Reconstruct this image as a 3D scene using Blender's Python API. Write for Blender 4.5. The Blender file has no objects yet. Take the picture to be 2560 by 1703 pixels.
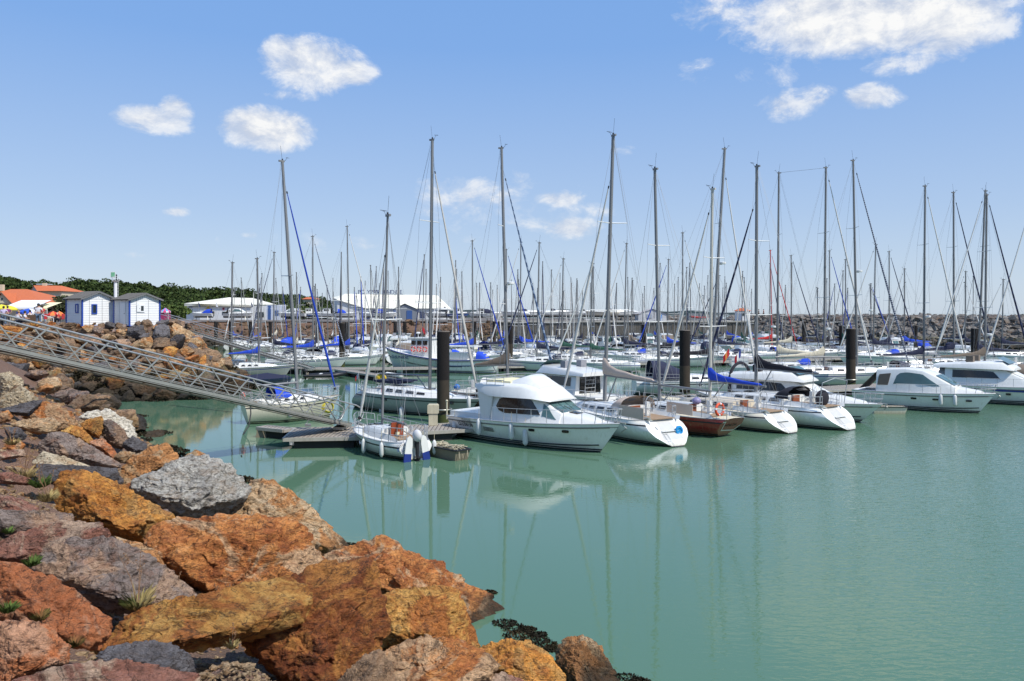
import bpy, bmesh, math, random
import numpy as np
from mathutils import Vector, Matrix
random.seed(7)
RNG = np.random.RandomState(11)
F = 1991.0; HOR = 783.0; CX = 1280.0; H = 6.2      # lens in photo pixels, horizon row, eye height above the water
scene = bpy.context.scene
COL = bpy.data.collections.new("Harbour"); scene.collection.children.link(COL)
R = math.radians

def G(px, py, z=0.0):
    Y = F * (H - z) / (py - HOR)
    return Vector(((px - CX) * Y / F, Y, z))
def P(px, py, Y):
    return Vector(((px - CX) * Y / F, Y, H - (py - HOR) * Y / F))
def XA(px, Y): return (px - CX) * Y / F

# ------------------------------------------------------------------ materials
def _new(name):
    m = bpy.data.materials.new(name); m.use_nodes = True
    nt = m.node_tree; nt.nodes.clear()
    out = nt.nodes.new('ShaderNodeOutputMaterial'); b = nt.nodes.new('ShaderNodeBsdfPrincipled')
    nt.links.new(b.outputs[0], out.inputs[0])
    return m, nt, b
def nd(nt, t, **kw):
    n = nt.nodes.new(t)
    for k, v in kw.items():
        if k.startswith('i_'):
            n.inputs[int(k[2:])].default_value = v
        else: setattr(n, k, v)
    return n
def math_(nt, op, a, b=None, c=None):
    n = nt.nodes.new('ShaderNodeMath'); n.operation = op
    for i, v in enumerate((a, b, c)):
        if v is None: continue
        if isinstance(v, (int, float)): n.inputs[i].default_value = v
        else: nt.links.new(v, n.inputs[i])
    return n.outputs[0]
def mixc(nt, fac, a, b, mode='MIX'):
    n = nt.nodes.new('ShaderNodeMix'); n.data_type = 'RGBA'; n.blend_type = mode
    for s, v in ((0, fac), (6, a), (7, b)):
        if isinstance(v, (int, float)): n.inputs[s].default_value = v
        elif isinstance(v, tuple): n.inputs[s].default_value = v if len(v) == 4 else v + (1,)
        else: nt.links.new(v, n.inputs[s])
    return n.outputs[2]
def ramp(nt, fac, stops):
    n = nt.nodes.new('ShaderNodeValToRGB'); e = n.color_ramp.elements
    while len(e) > 1: e.remove(e[0])
    e[0].position = stops[0][0]; e[0].color = tuple(stops[0][1]) + (1,)
    for p, c in stops[1:]:
        x = e.new(p); x.color = tuple(c) + (1,)
    nt.links.new(fac, n.inputs[0]); return n.outputs[0]
def objco(nt, scale=1.0):
    t = nt.nodes.new('ShaderNodeTexCoord'); 
    return t.outputs['Object']
def noise(nt, vec, scale, detail=4, rough=0.55, dist=0.0):
    n = nt.nodes.new('ShaderNodeTexNoise'); n.inputs['Scale'].default_value = scale
    n.inputs['Detail'].default_value = detail; n.inputs['Roughness'].default_value = rough
    n.inputs['Distortion'].default_value = dist
    if vec is not None: nt.links.new(vec, n.inputs['Vector'])
    return n.outputs['Fac']
def bump(nt, bsdf, h, strength, dist, prev=None):
    b = nt.nodes.new('ShaderNodeBump'); b.inputs['Strength'].default_value = strength
    b.inputs['Distance'].default_value = dist; nt.links.new(h, b.inputs['Height'])
    if prev is not None: nt.links.new(prev, b.inputs['Normal'])
    if bsdf is not None: nt.links.new(b.outputs[0], bsdf.inputs['Normal'])
    return b.outputs[0]

MATS = {}
def pm(name, col, rough=0.5, metal=0.0, var=0.12, scale=3.0, bmp=0.0, bscale=20, coat=0.0, dirt=0.0, alpha=None, spec=None, stain=False):
    """painted / cloth / metal surface with uneven tone, grime and a little relief"""
    if name in MATS: return MATS[name]
    m, nt, b = _new(name)
    oc = objco(nt)
    n1 = noise(nt, oc, scale, 5, 0.6)
    c = mixc(nt, n1, tuple(x * (1 - var) for x in col), tuple(min(1, x * (1 + var)) for x in col))
    if dirt > 0:
        mp = nt.nodes.new('ShaderNodeMapping'); mp.inputs['Scale'].default_value = (3, 3, .6)
        nt.links.new(oc, mp.inputs[0])
        n2 = noise(nt, mp.outputs[0], 2.2, 6, 0.65)
        f = math_(nt, 'MULTIPLY', ramp(nt, n2, [(0.45, (0, 0, 0)), (0.75, (1, 1, 1))]), dirt)
        c = mixc(nt, f, c, (0.22, 0.19, 0.13))
    if stain:      # scum line and run marks above the waterline
        sz = nt.nodes.new('ShaderNodeSeparateXYZ'); nt.links.new(oc, sz.inputs[0])
        mq = nt.nodes.new('ShaderNodeMapping'); mq.inputs['Scale'].default_value = (5, 5, .5); nt.links.new(oc, mq.inputs[0])
        nz = noise(nt, mq.outputs[0], 1.6, 5, .65)
        lo = ramp(nt, math_(nt, 'MULTIPLY_ADD', nz, .35, math_(nt, 'MULTIPLY', sz.outputs[2], 1.0)), [(.22, (.75, .75, .75)), (.36, (.22, .22, .22)), (.6, (0, 0, 0))])
        rn = math_(nt, 'MULTIPLY', ramp(nt, nz, [(.56, (0, 0, 0)), (.70, (1, 1, 1))]), .28)
        c = mixc(nt, math_(nt, 'MAXIMUM', lo, rn), c, (.36, .32, .20))
    nt.links.new(c, b.inputs['Base Color'])
    rr = math_(nt, 'MULTIPLY_ADD', n1, 0.2, rough - 0.1)
    nt.links.new(rr, b.inputs['Roughness'])
    b.inputs['Metallic'].default_value = metal
    if coat: b.inputs['Coat Weight'].default_value = coat; b.inputs['Coat Roughness'].default_value = .1
    if spec is not None: b.inputs['Specular IOR Level'].default_value = spec
    if bmp: bump(nt, b, noise(nt, oc, bscale, 4), bmp, 0.02)
    if alpha is not None:
        b.inputs['Alpha'].default_value = alpha
    MATS[name] = m; return m

def glass_mat(name, col=(0.02, 0.03, 0.035), rough=0.06):
    if name in MATS: return MATS[name]
    m, nt, b = _new(name)
    n1 = noise(nt, objco(nt), 1.3, 2)
    nt.links.new(mixc(nt, n1, tuple(x * .6 for x in col), tuple(x * 1.6 for x in col)), b.inputs['Base Color'])
    b.inputs['Roughness'].default_value = rough; b.inputs['IOR'].default_value = 1.6
    MATS[name] = m; return m

def twist_mat(name, ca, cb, sc=9.0):
    """rolled sail with a coloured sun strip winding round it"""
    if name in MATS: return MATS[name]
    m, nt, b = _new(name); oc = objco(nt)
    w = nt.nodes.new('ShaderNodeTexWave'); w.bands_direction = 'Z'; w.inputs['Scale'].default_value = sc / 20
    w.inputs['Distortion'].default_value = 2.0; w.inputs['Detail'].default_value = 2
    nt.links.new(oc, w.inputs['Vector'])
    f = ramp(nt, w.outputs['Fac'], [(0.62, (0, 0, 0)), (0.72, (1, 1, 1))])
    nt.links.new(mixc(nt, f, ca, cb), b.inputs['Base Color']); b.inputs['Roughness'].default_value = .8
    bump(nt, b, w.outputs['Fac'], .5, .03)
    MATS[name] = m; return m

# ------------------------------------------------------------------ mesh builder
class MB:
    def __init__(s): s.v = []; s.f = []; s.m = []
    def add(s, vs, fs, m=0):
        o = len(s.v); s.v += [tuple(v) for v in vs]
        for f in fs: s.f.append(tuple(i + o for i in f)); s.m.append(m)
        return s
    def box(s, c, d, m=0, rot=None, taper=1.0):
        hx, hy, hz = d[0] / 2, d[1] / 2, d[2] / 2
        vs = []
        for z in (-1, 1):
            t = taper if z > 0 else 1
            for x, y in ((-1, -1), (1, -1), (1, 1), (-1, 1)):
                p = Vector((x * hx * t, y * hy * t, z * hz))
                if rot is not None: p = rot @ p
                vs.append((p.x + c[0], p.y + c[1], p.z + c[2]))
        return s.add(vs, [(3, 2, 1, 0), (4, 5, 6, 7), (0, 1, 5, 4), (1, 2, 6, 5), (2, 3, 7, 6), (3, 0, 4, 7)], m)
    def bar(s, a, b, w, h, m=0, up=(0, 0, 1)):
        a = Vector(a); b = Vector(b); d = (b - a); L = d.length
        if L < 1e-6: return s
        d /= L; u = Vector(up); r = d.cross(u)
        if r.length < 1e-4: r = d.cross(Vector((1, 0, 0)))
        r.normalize(); u = r.cross(d)
        rot = Matrix((d, r, u)).transposed()
        return s.box(tuple((a + b) / 2), (L, w, h), m, rot)
    def tube(s, pts, r, n=6, m=0, caps=True):
        pts = [Vector(p) for p in pts]; k = len(pts)
        rs = r if isinstance(r, (list, tuple)) else [r] * k
        rings = []; prev = None
        for i, p in enumerate(pts):
            d = (pts[min(i + 1, k - 1)] - pts[max(i - 1, 0)])
            if d.length < 1e-7: d = Vector((0, 0, 1))
            d.normalize()
            if prev is None:
                a = Vector((0, 0, 1)) if abs(d.z) < .9 else Vector((1, 0, 0))
                u = d.cross(a).normalized()
            else:
                u = (prev - d * prev.dot(d)); u = u.normalized() if u.length > 1e-5 else d.orthogonal().normalized()
            prev = u; w = d.cross(u)
            rings.append([p + (u * math.cos(2 * math.pi * j / n) + w * math.sin(2 * math.pi * j / n)) * rs[i] for j in range(n)])
        return s.loft(rings, m=m, caps=caps)
    def loft(s, rings, m=0, closed=True, caps=True, mf=None):
        o = len(s.v); n = len(rings[0])
        for rg in rings: s.v += [tuple(p) for p in rg]
        for i in range(len(rings) - 1):
            for j in range(n if closed else n - 1):
                j2 = (j + 1) % n
                s.f.append((o + i * n + j, o + i * n + j2, o + (i + 1) * n + j2, o + (i + 1) * n + j))
                s.m.append(mf(i, j) if mf else m)
        if caps:
            s.f.append(tuple(o + j for j in reversed(range(n)))); s.m.append(m)
            s.f.append(tuple(o + (len(rings) - 1) * n + j for j in range(n))); s.m.append(m)
        return s
    def poly(s, pts, m=0): return s.add(pts, [tuple(range(len(pts)))], m)
    def ball(s, c, r, m=0, nu=10, nv=6):
        if isinstance(r, (int, float)): r = (r, r, r)
        rings = []
        for i in range(nv + 1):
            t = math.pi * i / nv; k = max(math.sin(t), .02)
            rings.append([(c[0] + r[0] * k * math.cos(2 * math.pi * j / nu), c[1] + r[1] * k * math.sin(2 * math.pi * j / nu), c[2] + r[2] * math.cos(t)) for j in range(nu)])
        return s.loft(rings, m=m)
    def torus(s, c, R0, r, axis='x', n=16, k=6, m=0, mf=None):
        rings = []
        for i in range(n + 1):
            a = 2 * math.pi * i / n; ring = []
            for j in range(k):
                b = 2 * math.pi * j / k; q = R0 + r * math.cos(b); w = r * math.sin(b)
                x, y = q * math.cos(a), q * math.sin(a)
                p = (w, x, y) if axis == 'x' else ((x, w, y) if axis == 'y' else (x, y, w))
                ring.append((c[0] + p[0], c[1] + p[1], c[2] + p[2]))
            rings.append(ring)
        return s.loft(rings, m=m, caps=False, mf=mf)
    def build(s, name, mats, parent=None, smooth=None, loc=None):
        me = bpy.data.meshes.new(name)
        me.from_pydata(s.v, [], s.f)
        if not isinstance(mats, (list, tuple)): mats = [mats]
        for x in mats: me.materials.append(x)
        if max(s.m, default=0) > 0: me.polygons.foreach_set('material_index', s.m)
        bm = bmesh.new(); bm.from_mesh(me); bmesh.ops.recalc_face_normals(bm, faces=bm.faces); bm.to_mesh(me); bm.free()
        if smooth is not None:
            me.polygons.foreach_set('use_smooth', [True] * len(me.polygons))
            me.set_sharp_from_angle(angle=R(smooth))
        me.update()
        o = bpy.data.objects.new(name, me); COL.objects.link(o)
        if parent is not None: o.parent = parent
        if loc is not None: o.location = loc
        return o

def tag(o, label=None, cat=None, group=None, kind=None):
    if label: o['label'] = label
    if cat: o['category'] = cat
    if group: o['group'] = group
    if kind: o['kind'] = kind
    return o
def thing(name, label, cat, loc=(0, 0, 0), rz=0.0, group=None):
    o = bpy.data.objects.new(name, None); o.empty_display_size = .3; COL.objects.link(o)
    o.location = loc; o.rotation_euler = (0, 0, rz)
    return tag(o, label, cat, group)
def copy_tree(o, parent=None):
    c = o.copy(); COL.objects.link(c); c.parent = parent
    for ch in list(o.children): copy_tree(ch, c)
    return c
def text_mesh(name, body, size, mat, parent=None, loc=(0, 0, 0), rot=(0, 0, 0), ext=0.004, sx=1.0, shear=0.0):
    cu = bpy.data.curves.new('tmp', 'FONT'); cu.body = body; cu.size = size; cu.extrude = ext
    cu.align_x = 'CENTER'; cu.align_y = 'CENTER'; cu.shear = shear
    o = bpy.data.objects.new('tmp', cu); COL.objects.link(o)
    bpy.context.view_layer.update()
    dg = bpy.context.evaluated_depsgraph_get()
    me = bpy.data.meshes.new_from_object(o.evaluated_get(dg)); bpy.data.objects.remove(o)
    me.name = name; me.materials.clear(); me.materials.append(mat)
    t = bpy.data.objects.new(name, me); COL.objects.link(t); t.parent = parent
    t.location = loc; t.rotation_euler = rot; t.scale = (sx, 1, 1)
    return t

# ------------------------------------------------------------------ numpy noise
def _hash(ix, iy, iz, seed):
    h = (ix * 374761393 + iy * 668265263 + iz * 2147483647 + seed * 144665) & 0xFFFFFFFF
    h = ((h ^ (h >> 13)) * 1274126177) & 0xFFFFFFFF
    h = (h ^ (h >> 16)) & 0xFFFF
    return h / 65535.0
def vnoise(p, seed=0):
    f = np.floor(p).astype(np.int64); t = p - f; t = t * t * (3 - 2 * t); r = 0
    for dx in (0, 1):
        for dy in (0, 1):
            for dz in (0, 1):
                w = (t[:, 0] if dx else 1 - t[:, 0]) * (t[:, 1] if dy else 1 - t[:, 1]) * (t[:, 2] if dz else 1 - t[:, 2])
                r = r + w * _hash(f[:, 0] + dx, f[:, 1] + dy, f[:, 2] + dz, seed)
    return r
def fbm(p, octv=5, seed=0, gain=.5, ridged=False):
    a = 1.0; s = 0; tot = 0; q = p.copy()
    for i in range(octv):
        n = vnoise(q, seed + i * 17)
        n = 1 - abs(2 * n - 1) if ridged else n
        s = s + a * n; tot += a; a *= gain; q = q * 2.03 + 3.7
    return s / tot

# ------------------------------------------------------------------ world, sun, camera
SUN = Vector((0.80, -0.60, 0)).normalized(); SEL = R(52)
w = bpy.data.worlds.new("World"); scene.world = w; w.use_nodes = True
nt = w.node_tree; nt.nodes.clear()
wo = nt.nodes.new('ShaderNodeOutputWorld'); bg = nt.nodes.new('ShaderNodeBackground')
sky = nt.nodes.new('ShaderNodeTexSky'); sky.sky_type = 'NISHITA'; sky.sun_disc = False
sky.sun_elevation = SEL; sky.sun_rotation = math.atan2(SUN.x, SUN.y)
sky.air_density = 1.0; sky.dust_density = .6; sky.ozone_density = 2.2; sky.altitude = 0
bg.inputs[1].default_value = 0.12
tc = nt.nodes.new('ShaderNodeTexCoord'); sp = nt.nodes.new('ShaderNodeSeparateXYZ')
nt.links.new(tc.outputs['Generated'], sp.inputs[0])
X_, Y_, Z_ = sp.outputs
az = math_(nt, 'ARCTAN2', X_, Y_); el = math_(nt, 'ARCSINE', Z_)
cmb = nt.nodes.new('ShaderNodeCombineXYZ'); nt.links.new(az, cmb.inputs[0]); nt.links.new(math_(nt, 'MULTIPLY', el, 1.5), cmb.inputs[1])
n_big = noise(nt, cmb.outputs[0], 17, 8, .66, .35)
n_sml = noise(nt, cmb.outputs[0], 46, 6, .65)
# same fields looked up a little toward the sun: gives the clouds a lit and a shaded side
off = nt.nodes.new('ShaderNodeVectorMath'); off.operation = 'ADD'; off.inputs[1].default_value = (.012, .022, 0)
nt.links.new(cmb.outputs[0], off.inputs[0]); n_off = noise(nt, off.outputs[0], 17, 8, .66, .35)
clouds = [(790, 165, 165, 82, 1.1), (700, 130, 70, 55, .9), (880, 180, 85, 48, 1.0), (385, 300, 115, 44, 1.0), (440, 285, 58, 52, 1.0), (668, 325, 148, 66, 1.25),
          (440, 531, 42, 17, .8), (735, 240, 90, 20, .5), (2150, 20, 340, 130, 1.35), (2360, 50, 190, 105, 1.15), (1720, 30, 70, 60, .5), (2010, 110, 120, 40, .5), (1850, 30, 160, 85, .7), (1770, 80, 75, 55, .5), (2300, 150, 150, 40, .7),
          (1980, 262, 110, 48, .72), (2040, 240, 60, 42, .8), (2180, 245, 92, 40, .8), (1180, 490, 215, 58, .62), (1300, 455, 90, 40, .55), (1395, 497, 88, 30, .85),
          (1420, 570, 115, 38, .8), (1510, 522, 78, 30, .6), (625, 589, 32, 14, .7), (1560, 375, 42, 22, .45), (900, 610, 90, 24, .5), (1760, 165, 90, 26, .4), (820, 628, 60, 14, .4), (320, 637, 60, 12, .4), (1200, 600, 90, 18, .35), (1250, 520, 420, 90, .42), (700, 600, 300, 36, .36), (1900, 190, 300, 60, .34), (1150, 470, 170, 45, .62), (1380, 560, 150, 34, .6)]
acc = None
for (px, py, rx, ry, wt) in clouds:
    u = (px - CX) / F; v = (HOR - py) / F
    a0 = math.atan(u); e0 = math.atan(v * math.cos(a0)); rx *= 1.0 / F; ry *= 1.0 / F
    dx = math_(nt, 'MULTIPLY', math_(nt, 'SUBTRACT', az, a0), 1 / rx)
    dy = math_(nt, 'MULTIPLY', math_(nt, 'SUBTRACT', el, e0), 1 / ry)
    d2 = math_(nt, 'ADD', math_(nt, 'MULTIPLY', dx, dx), math_(nt, 'MULTIPLY', dy, dy))
    k = math_(nt, 'MULTIPLY', math_(nt, 'MAXIMUM', math_(nt, 'SUBTRACT', 1.0, d2), 0.0), wt)
    acc = k if acc is None else math_(nt, 'MAXIMUM', acc, k)
# scattered fair-weather cloud over the rest of the sky (behind the viewer and overhead)
back = math_(nt, 'MULTIPLY', ramp(nt, math_(nt, 'ABSOLUTE', az), [(.85, (0, 0, 0)), (1.0, (1, 1, 1))]), .35)
acc = math_(nt, 'MAXIMUM', acc, back)
dens = math_(nt, 'ADD', math_(nt, 'MULTIPLY', acc, .80), math_(nt, 'MULTIPLY_ADD', n_big, 1.35, -.95))
dens = math_(nt, 'ADD', dens, math_(nt, 'MULTIPLY_ADD', n_sml, .34, -.17))
gate = math_(nt, 'MINIMUM', math_(nt, 'MULTIPLY', acc, 4.0), 1.0)
mask = math_(nt, 'MULTIPLY', ramp(nt, dens, [(0.0, (0, 0, 0)), (.13, (.18, .18, .18)), (.30, (.66, .66, .66)), (.62, (.97, .97, .97))]), gate)
shade = math_(nt, 'MULTIPLY_ADD', math_(nt, 'SUBTRACT', n_big, n_off), 3.6, .62)
ccol = mixc(nt, math_(nt, 'MINIMUM', math_(nt, 'MAXIMUM', shade, 0.0), 1.0), (4.9, 5.4, 6.4), (8.3, 8.25, 8.1))
# lift the sky tone toward the photograph's clear mid blue and pale horizon
hz = ramp(nt, el, [(0.0, (1, 1, 1)), (.12, (.6, .6, .6)), (.32, (.12, .12, .12)), (.6, (0, 0, 0))])
blue = mixc(nt, hz, (1.50, 3.4, 7.3), (5.1, 6.05, 7.2))
skyc = mixc(nt, .8, sky.outputs[0], blue)
ccol2 = mixc(nt, math_(nt, 'MULTIPLY', hz, .35), ccol, (5.6, 6.1, 7.0))
final = mixc(nt, mask, skyc, ccol2)
nt.links.new(final, bg.inputs[0]); nt.links.new(bg.outputs[0], wo.inputs[0])

sl = bpy.data.lights.new('sun', 'SUN'); sl.energy = 5.0; sl.angle = R(.53); sl.color = (1.0, .955, .88)
so = bpy.data.objects.new('sun', sl); scene.collection.objects.link(so)
sd = Vector((SUN.x * math.cos(SEL), SUN.y * math.cos(SEL), math.sin(SEL)))
so.rotation_euler = sd.to_track_quat('Z', 'Y').to_euler(); so.location = (0, 0, 50)

cd = bpy.data.cameras.new('camera'); cam = bpy.data.objects.new('camera', cd); scene.collection.objects.link(cam)
cam.location = (0, 0, H); cam.rotation_euler = (R(90), 0, 0)
cd.sensor_width = 36; cd.lens = 36 * F / 2560; cd.shift_y = -(851.5 - HOR) / 2560
cd.clip_start = .1; cd.clip_end = 60000
scene.camera = cam
scene.view_settings.view_transform = 'Standard'; scene.view_settings.look = 'None'
scene.view_settings.exposure = 0; scene.view_settings.gamma = 1
scene.cycles.max_bounces = 6; scene.cycles.transparent_max_bounces = 12
# ------------------------------------------------------------------ water
def water_mat():
    m, nt, b = _new('harbour_water')
    tc = nt.nodes.new('ShaderNodeTexCoord'); oc = tc.outputs['Object']
    n0 = noise(nt, oc, .035, 3); n1 = noise(nt, oc, .4, 3)
    c = mixc(nt, n0, (.070, .146, .090), (.100, .184, .116))
    nt.links.new(c, b.inputs['Base Color'])
    b.inputs['Roughness'].default_value = .018; b.inputs['IOR'].default_value = 1.33
    b.inputs['Specular IOR Level'].default_value = .5
    mp = nt.nodes.new('ShaderNodeMapping'); mp.inputs['Scale'].default_value = (.75, 1.7, 1); mp.inputs['Rotation'].default_value = (0, 0, .12)
    nt.links.new(oc, mp.inputs[0])
    mp2 = nt.nodes.new('ShaderNodeMapping'); mp2.inputs['Scale'].default_value = (.6, 1.45, 1); mp2.inputs['Rotation'].default_value = (0, 0, -.1); nt.links.new(oc, mp2.inputs[0])
    a = noise(nt, mp.outputs[0], 1.1, 4, .55, .4)
    f = noise(nt, mp2.outputs[0], 5.0, 2, .5, .5)
    cat = noise(nt, oc, .05, 2)                       # calm lee near the bank, ruffled patches further out
    sx = nt.nodes.new('ShaderNodeSeparateXYZ'); nt.links.new(oc, sx.inputs[0])
    calm = ramp(nt, math_(nt, 'MULTIPLY_ADD', math_(nt, 'MULTIPLY_ADD', sx.outputs[1], -.13, sx.outputs[0]), .09, .12), [(0.0, (.05, .05, .05)), (.35, (.16, .16, .16)), (1.0, (1, 1, 1))])
    amp = math_(nt, 'MULTIPLY', calm, math_(nt, 'MULTIPLY_ADD', cat, 1.1, .35))
    h = math_(nt, 'ADD', math_(nt, 'MULTIPLY', a, .24), math_(nt, 'MULTIPLY', math_(nt, 'MULTIPLY', f, amp), 4.2))
    bump(nt, b, h, .30, .022)
    return m
def grid_mesh(name, x0, x1, y0, y1, n, m, zf, mat):
    xs = np.linspace(x0, x1, n); ys = np.linspace(y0, y1, m)
    XX, YY = np.meshgrid(xs, ys); ZZ = zf(XX.ravel(), YY.ravel())
    V = np.stack([XX.ravel(), YY.ravel(), ZZ], 1)
    i = np.arange((n - 1) * (m - 1)); r = i // (n - 1); c = i % (n - 1); a = r * n + c
    Fc = np.stack([a, a + 1, a + n + 1, a + n], 1)
    me = mesh_np(name, V, Fc, mat, True)
    o = bpy.data.objects.new(name, me); COL.objects.link(o); return o
def mesh_np(name, V, Fc, mat, smooth=True):
    me = bpy.data.meshes.new(name)
    k = Fc.shape[1]
    me.vertices.add(len(V)); me.vertices.foreach_set('co', V.astype(np.float32).ravel())
    me.loops.add(Fc.size); me.loops.foreach_set('vertex_index', Fc.astype(np.int32).ravel())
    me.polygons.add(len(Fc)); me.polygons.foreach_set('loop_start', np.arange(0, Fc.size, k, dtype=np.int32))
    me.polygons.foreach_set('loop_total', np.full(len(Fc), k, dtype=np.int32))
    me.polygons.foreach_set('use_smooth', np.full(len(Fc), smooth))
    me.materials.append(mat); me.update(calc_edges=True); me.validate()
    return me
wm = water_mat()
mb = MB(); mb.poly([(-30000, -200, 0), (30000, -200, 0), (30000, 40000, 0), (-30000, 40000, 0)])
tag(mb.build('water', wm), kind='structure')

# ------------------------------------------------------------------ land near the viewer: bank, cove, headland
WL = [(30, -14), (13, 0), (7, 8), (2.2, 13.2), (0, 15.3), (-4.4, 20.8), (-10, 30.3), (-15.8, 37), (-19.5, 42), (-22.7, 48), (-30, 49.5), (-38, 50.5),
      (-40, 53.5), (-37, 56.5), (-30, 56.6), (-25.5, 56.2), (-22.6, 58), (-21.4, 62), (-21.6, 66), (-23.5, 71), (-29, 80), (-37, 100), (-60, 150), (-400, 150), (-400, -14)]
WLA = np.array(WL, float)
def sdist(x, y, full=False):
    x = np.asarray(x, float); y = np.asarray(y, float)
    d = np.full(x.shape, 1e9); inside = np.zeros(x.shape, bool)
    n = len(WLA)
    for i in range(n):
        a = WLA[i]; b = WLA[(i + 1) % n]
        if (a[1] > -900) and i < n - 3:
            ab = b - a; t = ((x - a[0]) * ab[0] + (y - a[1]) * ab[1]) / (ab @ ab); t = np.clip(t, 0, 1)
            d = np.minimum(d, np.hypot(x - a[0] - t * ab[0], y - a[1] - t * ab[1]))
        cond = ((a[1] > y) != (b[1] > y))
        with np.errstate(divide='ignore', invalid='ignore'):
            xi = (b[0] - a[0]) * (y - a[1]) / (b[1] - a[1] + 1e-12) + a[0]
        inside ^= cond & (x < xi)
    return np.where(inside, d, -d)
def bankz(x, y):
    x = np.asarray(x, float); y = np.asarray(y, float); d = sdist(x, y)
    s = np.interp(y, [8, 12, 26, 50, 54, 90], [.36, .38, .6, .62, .82, .82])
    top = np.interp(y, [5, 22], [4.6, 5.2])
    z = np.where(d > 0, np.minimum(top, d * s), np.maximum(-2.0, d * .5))
    soft = np.where((d > 0) & (z < top - .05), 1.0, 0.0)
    return z, soft
def bankn(x, y):
    z, s = bankz(x, y)
    p = np.stack([x * .9, y * .9, np.zeros_like(x)], 1)
    drop = np.interp(y, [0, 4, 30, 50], [.2, .8, .6, .1])
    zz = z + s * ((fbm(p, 4, 5) - .55) * .45 - drop)
    if MOUND is not None:          # heap of grit caught between the bottom boulders
        g = np.exp(-(((x - MOUND[0]) / .75) ** 2 + ((y - MOUND[1]) / .65) ** 2)); zz = zz + g * .80
    return zz
MOUND = None
def hit(px, py):
    """where the sight line through a photo pixel meets the bank"""
    ys = np.arange(3, 90, .05); xs = (px - CX) / F * ys; zr = H - (py - HOR) / F * ys
    z, _ = bankz(xs, ys); z = np.maximum(z, 0)
    k = np.argmax(zr <= z)
    return Vector((xs[k], ys[k], zr[k]))
MOUND = hit(610, 1668)
def soil_mat(name, ca, cb, cc, bs=1.0, zdark=True):
    m, nt, b = _new(name); g = nt.nodes.new('ShaderNodeNewGeometry'); pos = g.outputs['Position']
    n1 = noise(nt, pos, .8, 5); n2 = noise(nt, pos, 14, 5, .7)
    v = nt.nodes.new('ShaderNodeTexVoronoi'); v.inputs['Scale'].default_value = 26; nt.links.new(pos, v.inputs['Vector'])
    c = mixc(nt, n1, ca, cb); c = mixc(nt, ramp(nt, n2, [(.4, (0, 0, 0)), (.65, (1, 1, 1))]), c, cc)
    c = mixc(nt, ramp(nt, v.outputs['Distance'], [(.0, (.0, .0, .0)), (.5, (1, 1, 1))]), c, tuple(x * .55 for x in ca))
    if zdark:
        s = nt.nodes.new('ShaderNodeSeparateXYZ'); nt.links.new(pos, s.inputs[0])
        k = ramp(nt, math_(nt, 'ADD', math_(nt, 'MULTIPLY', s.outputs[2], .3), math_(nt, 'MULTIPLY', n1, .2)), [(.35, (1, 1, 1)), (.6, (0, 0, 0))])
        c = mixc(nt, k, c, (.028, .024, .016))
    nt.links.new(c, b.inputs['Base Color']); b.inputs['Roughness'].default_value = .95
    bump(nt, b, math_(nt, 'ADD', n2, v.outputs['Distance']), .9 * bs, .04)
    return m
soil = soil_mat('bank_soil', (.26, .15, .10), (.38, .25, .16), (.34, .20, .14))
o = grid_mesh('bank', -80, 22, -12, 108, 340, 400, bankn, soil); tag(o, kind='structure')
asph = soil_mat('quay_gravel', (.24, .20, .17), (.30, .26, .22), (.20, .18, .16), .3, False)
mb = MB(); mb.poly([(-900, -60, 5.17), (-79, -60, 5.17), (-79, 107, 5.17), (-900, 107, 5.17)])
mb.poly([(-900, 107, 5.17), (-44, 107, 5.17), (-62, 148, 4.75), (-900, 148, 4.75)])
tag(mb.build('quay_ground', asph), kind='structure')
# terrace apron with a kerb at the top of the bank by the huts
mb = MB(); mb.poly([(-79, 66.0, 5.208), (-30.5, 66.0, 5.208), (-30, 72, 5.208), (-38, 99, 5.208), (-79, 99, 5.208)])
tag(mb.build('terrace_pavement', soil_mat('terrace_floor', (.30, .22, .18), (.36, .27, .22), (.26, .2, .17), .2, False)), kind='structure')
# far quay: gravel yard, stone bank to the left, concrete wall to the right
FQ = 4.62
mb = MB(); mb.poly([(-900, 147.9, FQ), (-60, 152, FQ), (46, 152, FQ), (48, 195, FQ), (-4, 260, FQ), (-30, 300, FQ), (-900, 300, FQ)])
tag(mb.build('far_quay_ground', asph), kind='structure')
conc = pm('quay_concrete', (.085, .075, .065), .9, 0, .4, .7, .5, 8, dirt=.6)
concl = pm('quay_coping', (.36, .34, .30), .9, 0, .2, 1.2, .3, 8)
t = thing('quay_wall', 'dark concrete quay wall with pale coping behind the far boats', 'wall', (22, 151.6, 0))
mb = MB(); mb.box((0, 0, 2.15), (48, .8, 4.6))
for i in range(17): mb.box((-23.4 + i * 2.9, -.44, 2.1), (.28, .14, 4.4))
mb.build('wall_face', conc, t)
mb = MB(); mb.box((0, -.1, FQ + .0), (48.4, 1.2, .3)); mb.build('coping', concl, t)
mb = MB(); mb.poly([(-60, 147, -1), (-2, 151, -1), (-2, 152.5, FQ - .02), (-62, 152.3, FQ - .02)])
mb.poly([(-170, 150, 0), (-58, 147, -.5), (-58, 152.3, FQ - .02), (-170, 152.3, FQ - .02)])
tag(mb.build('far_bank', soil), kind='structure')
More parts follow.
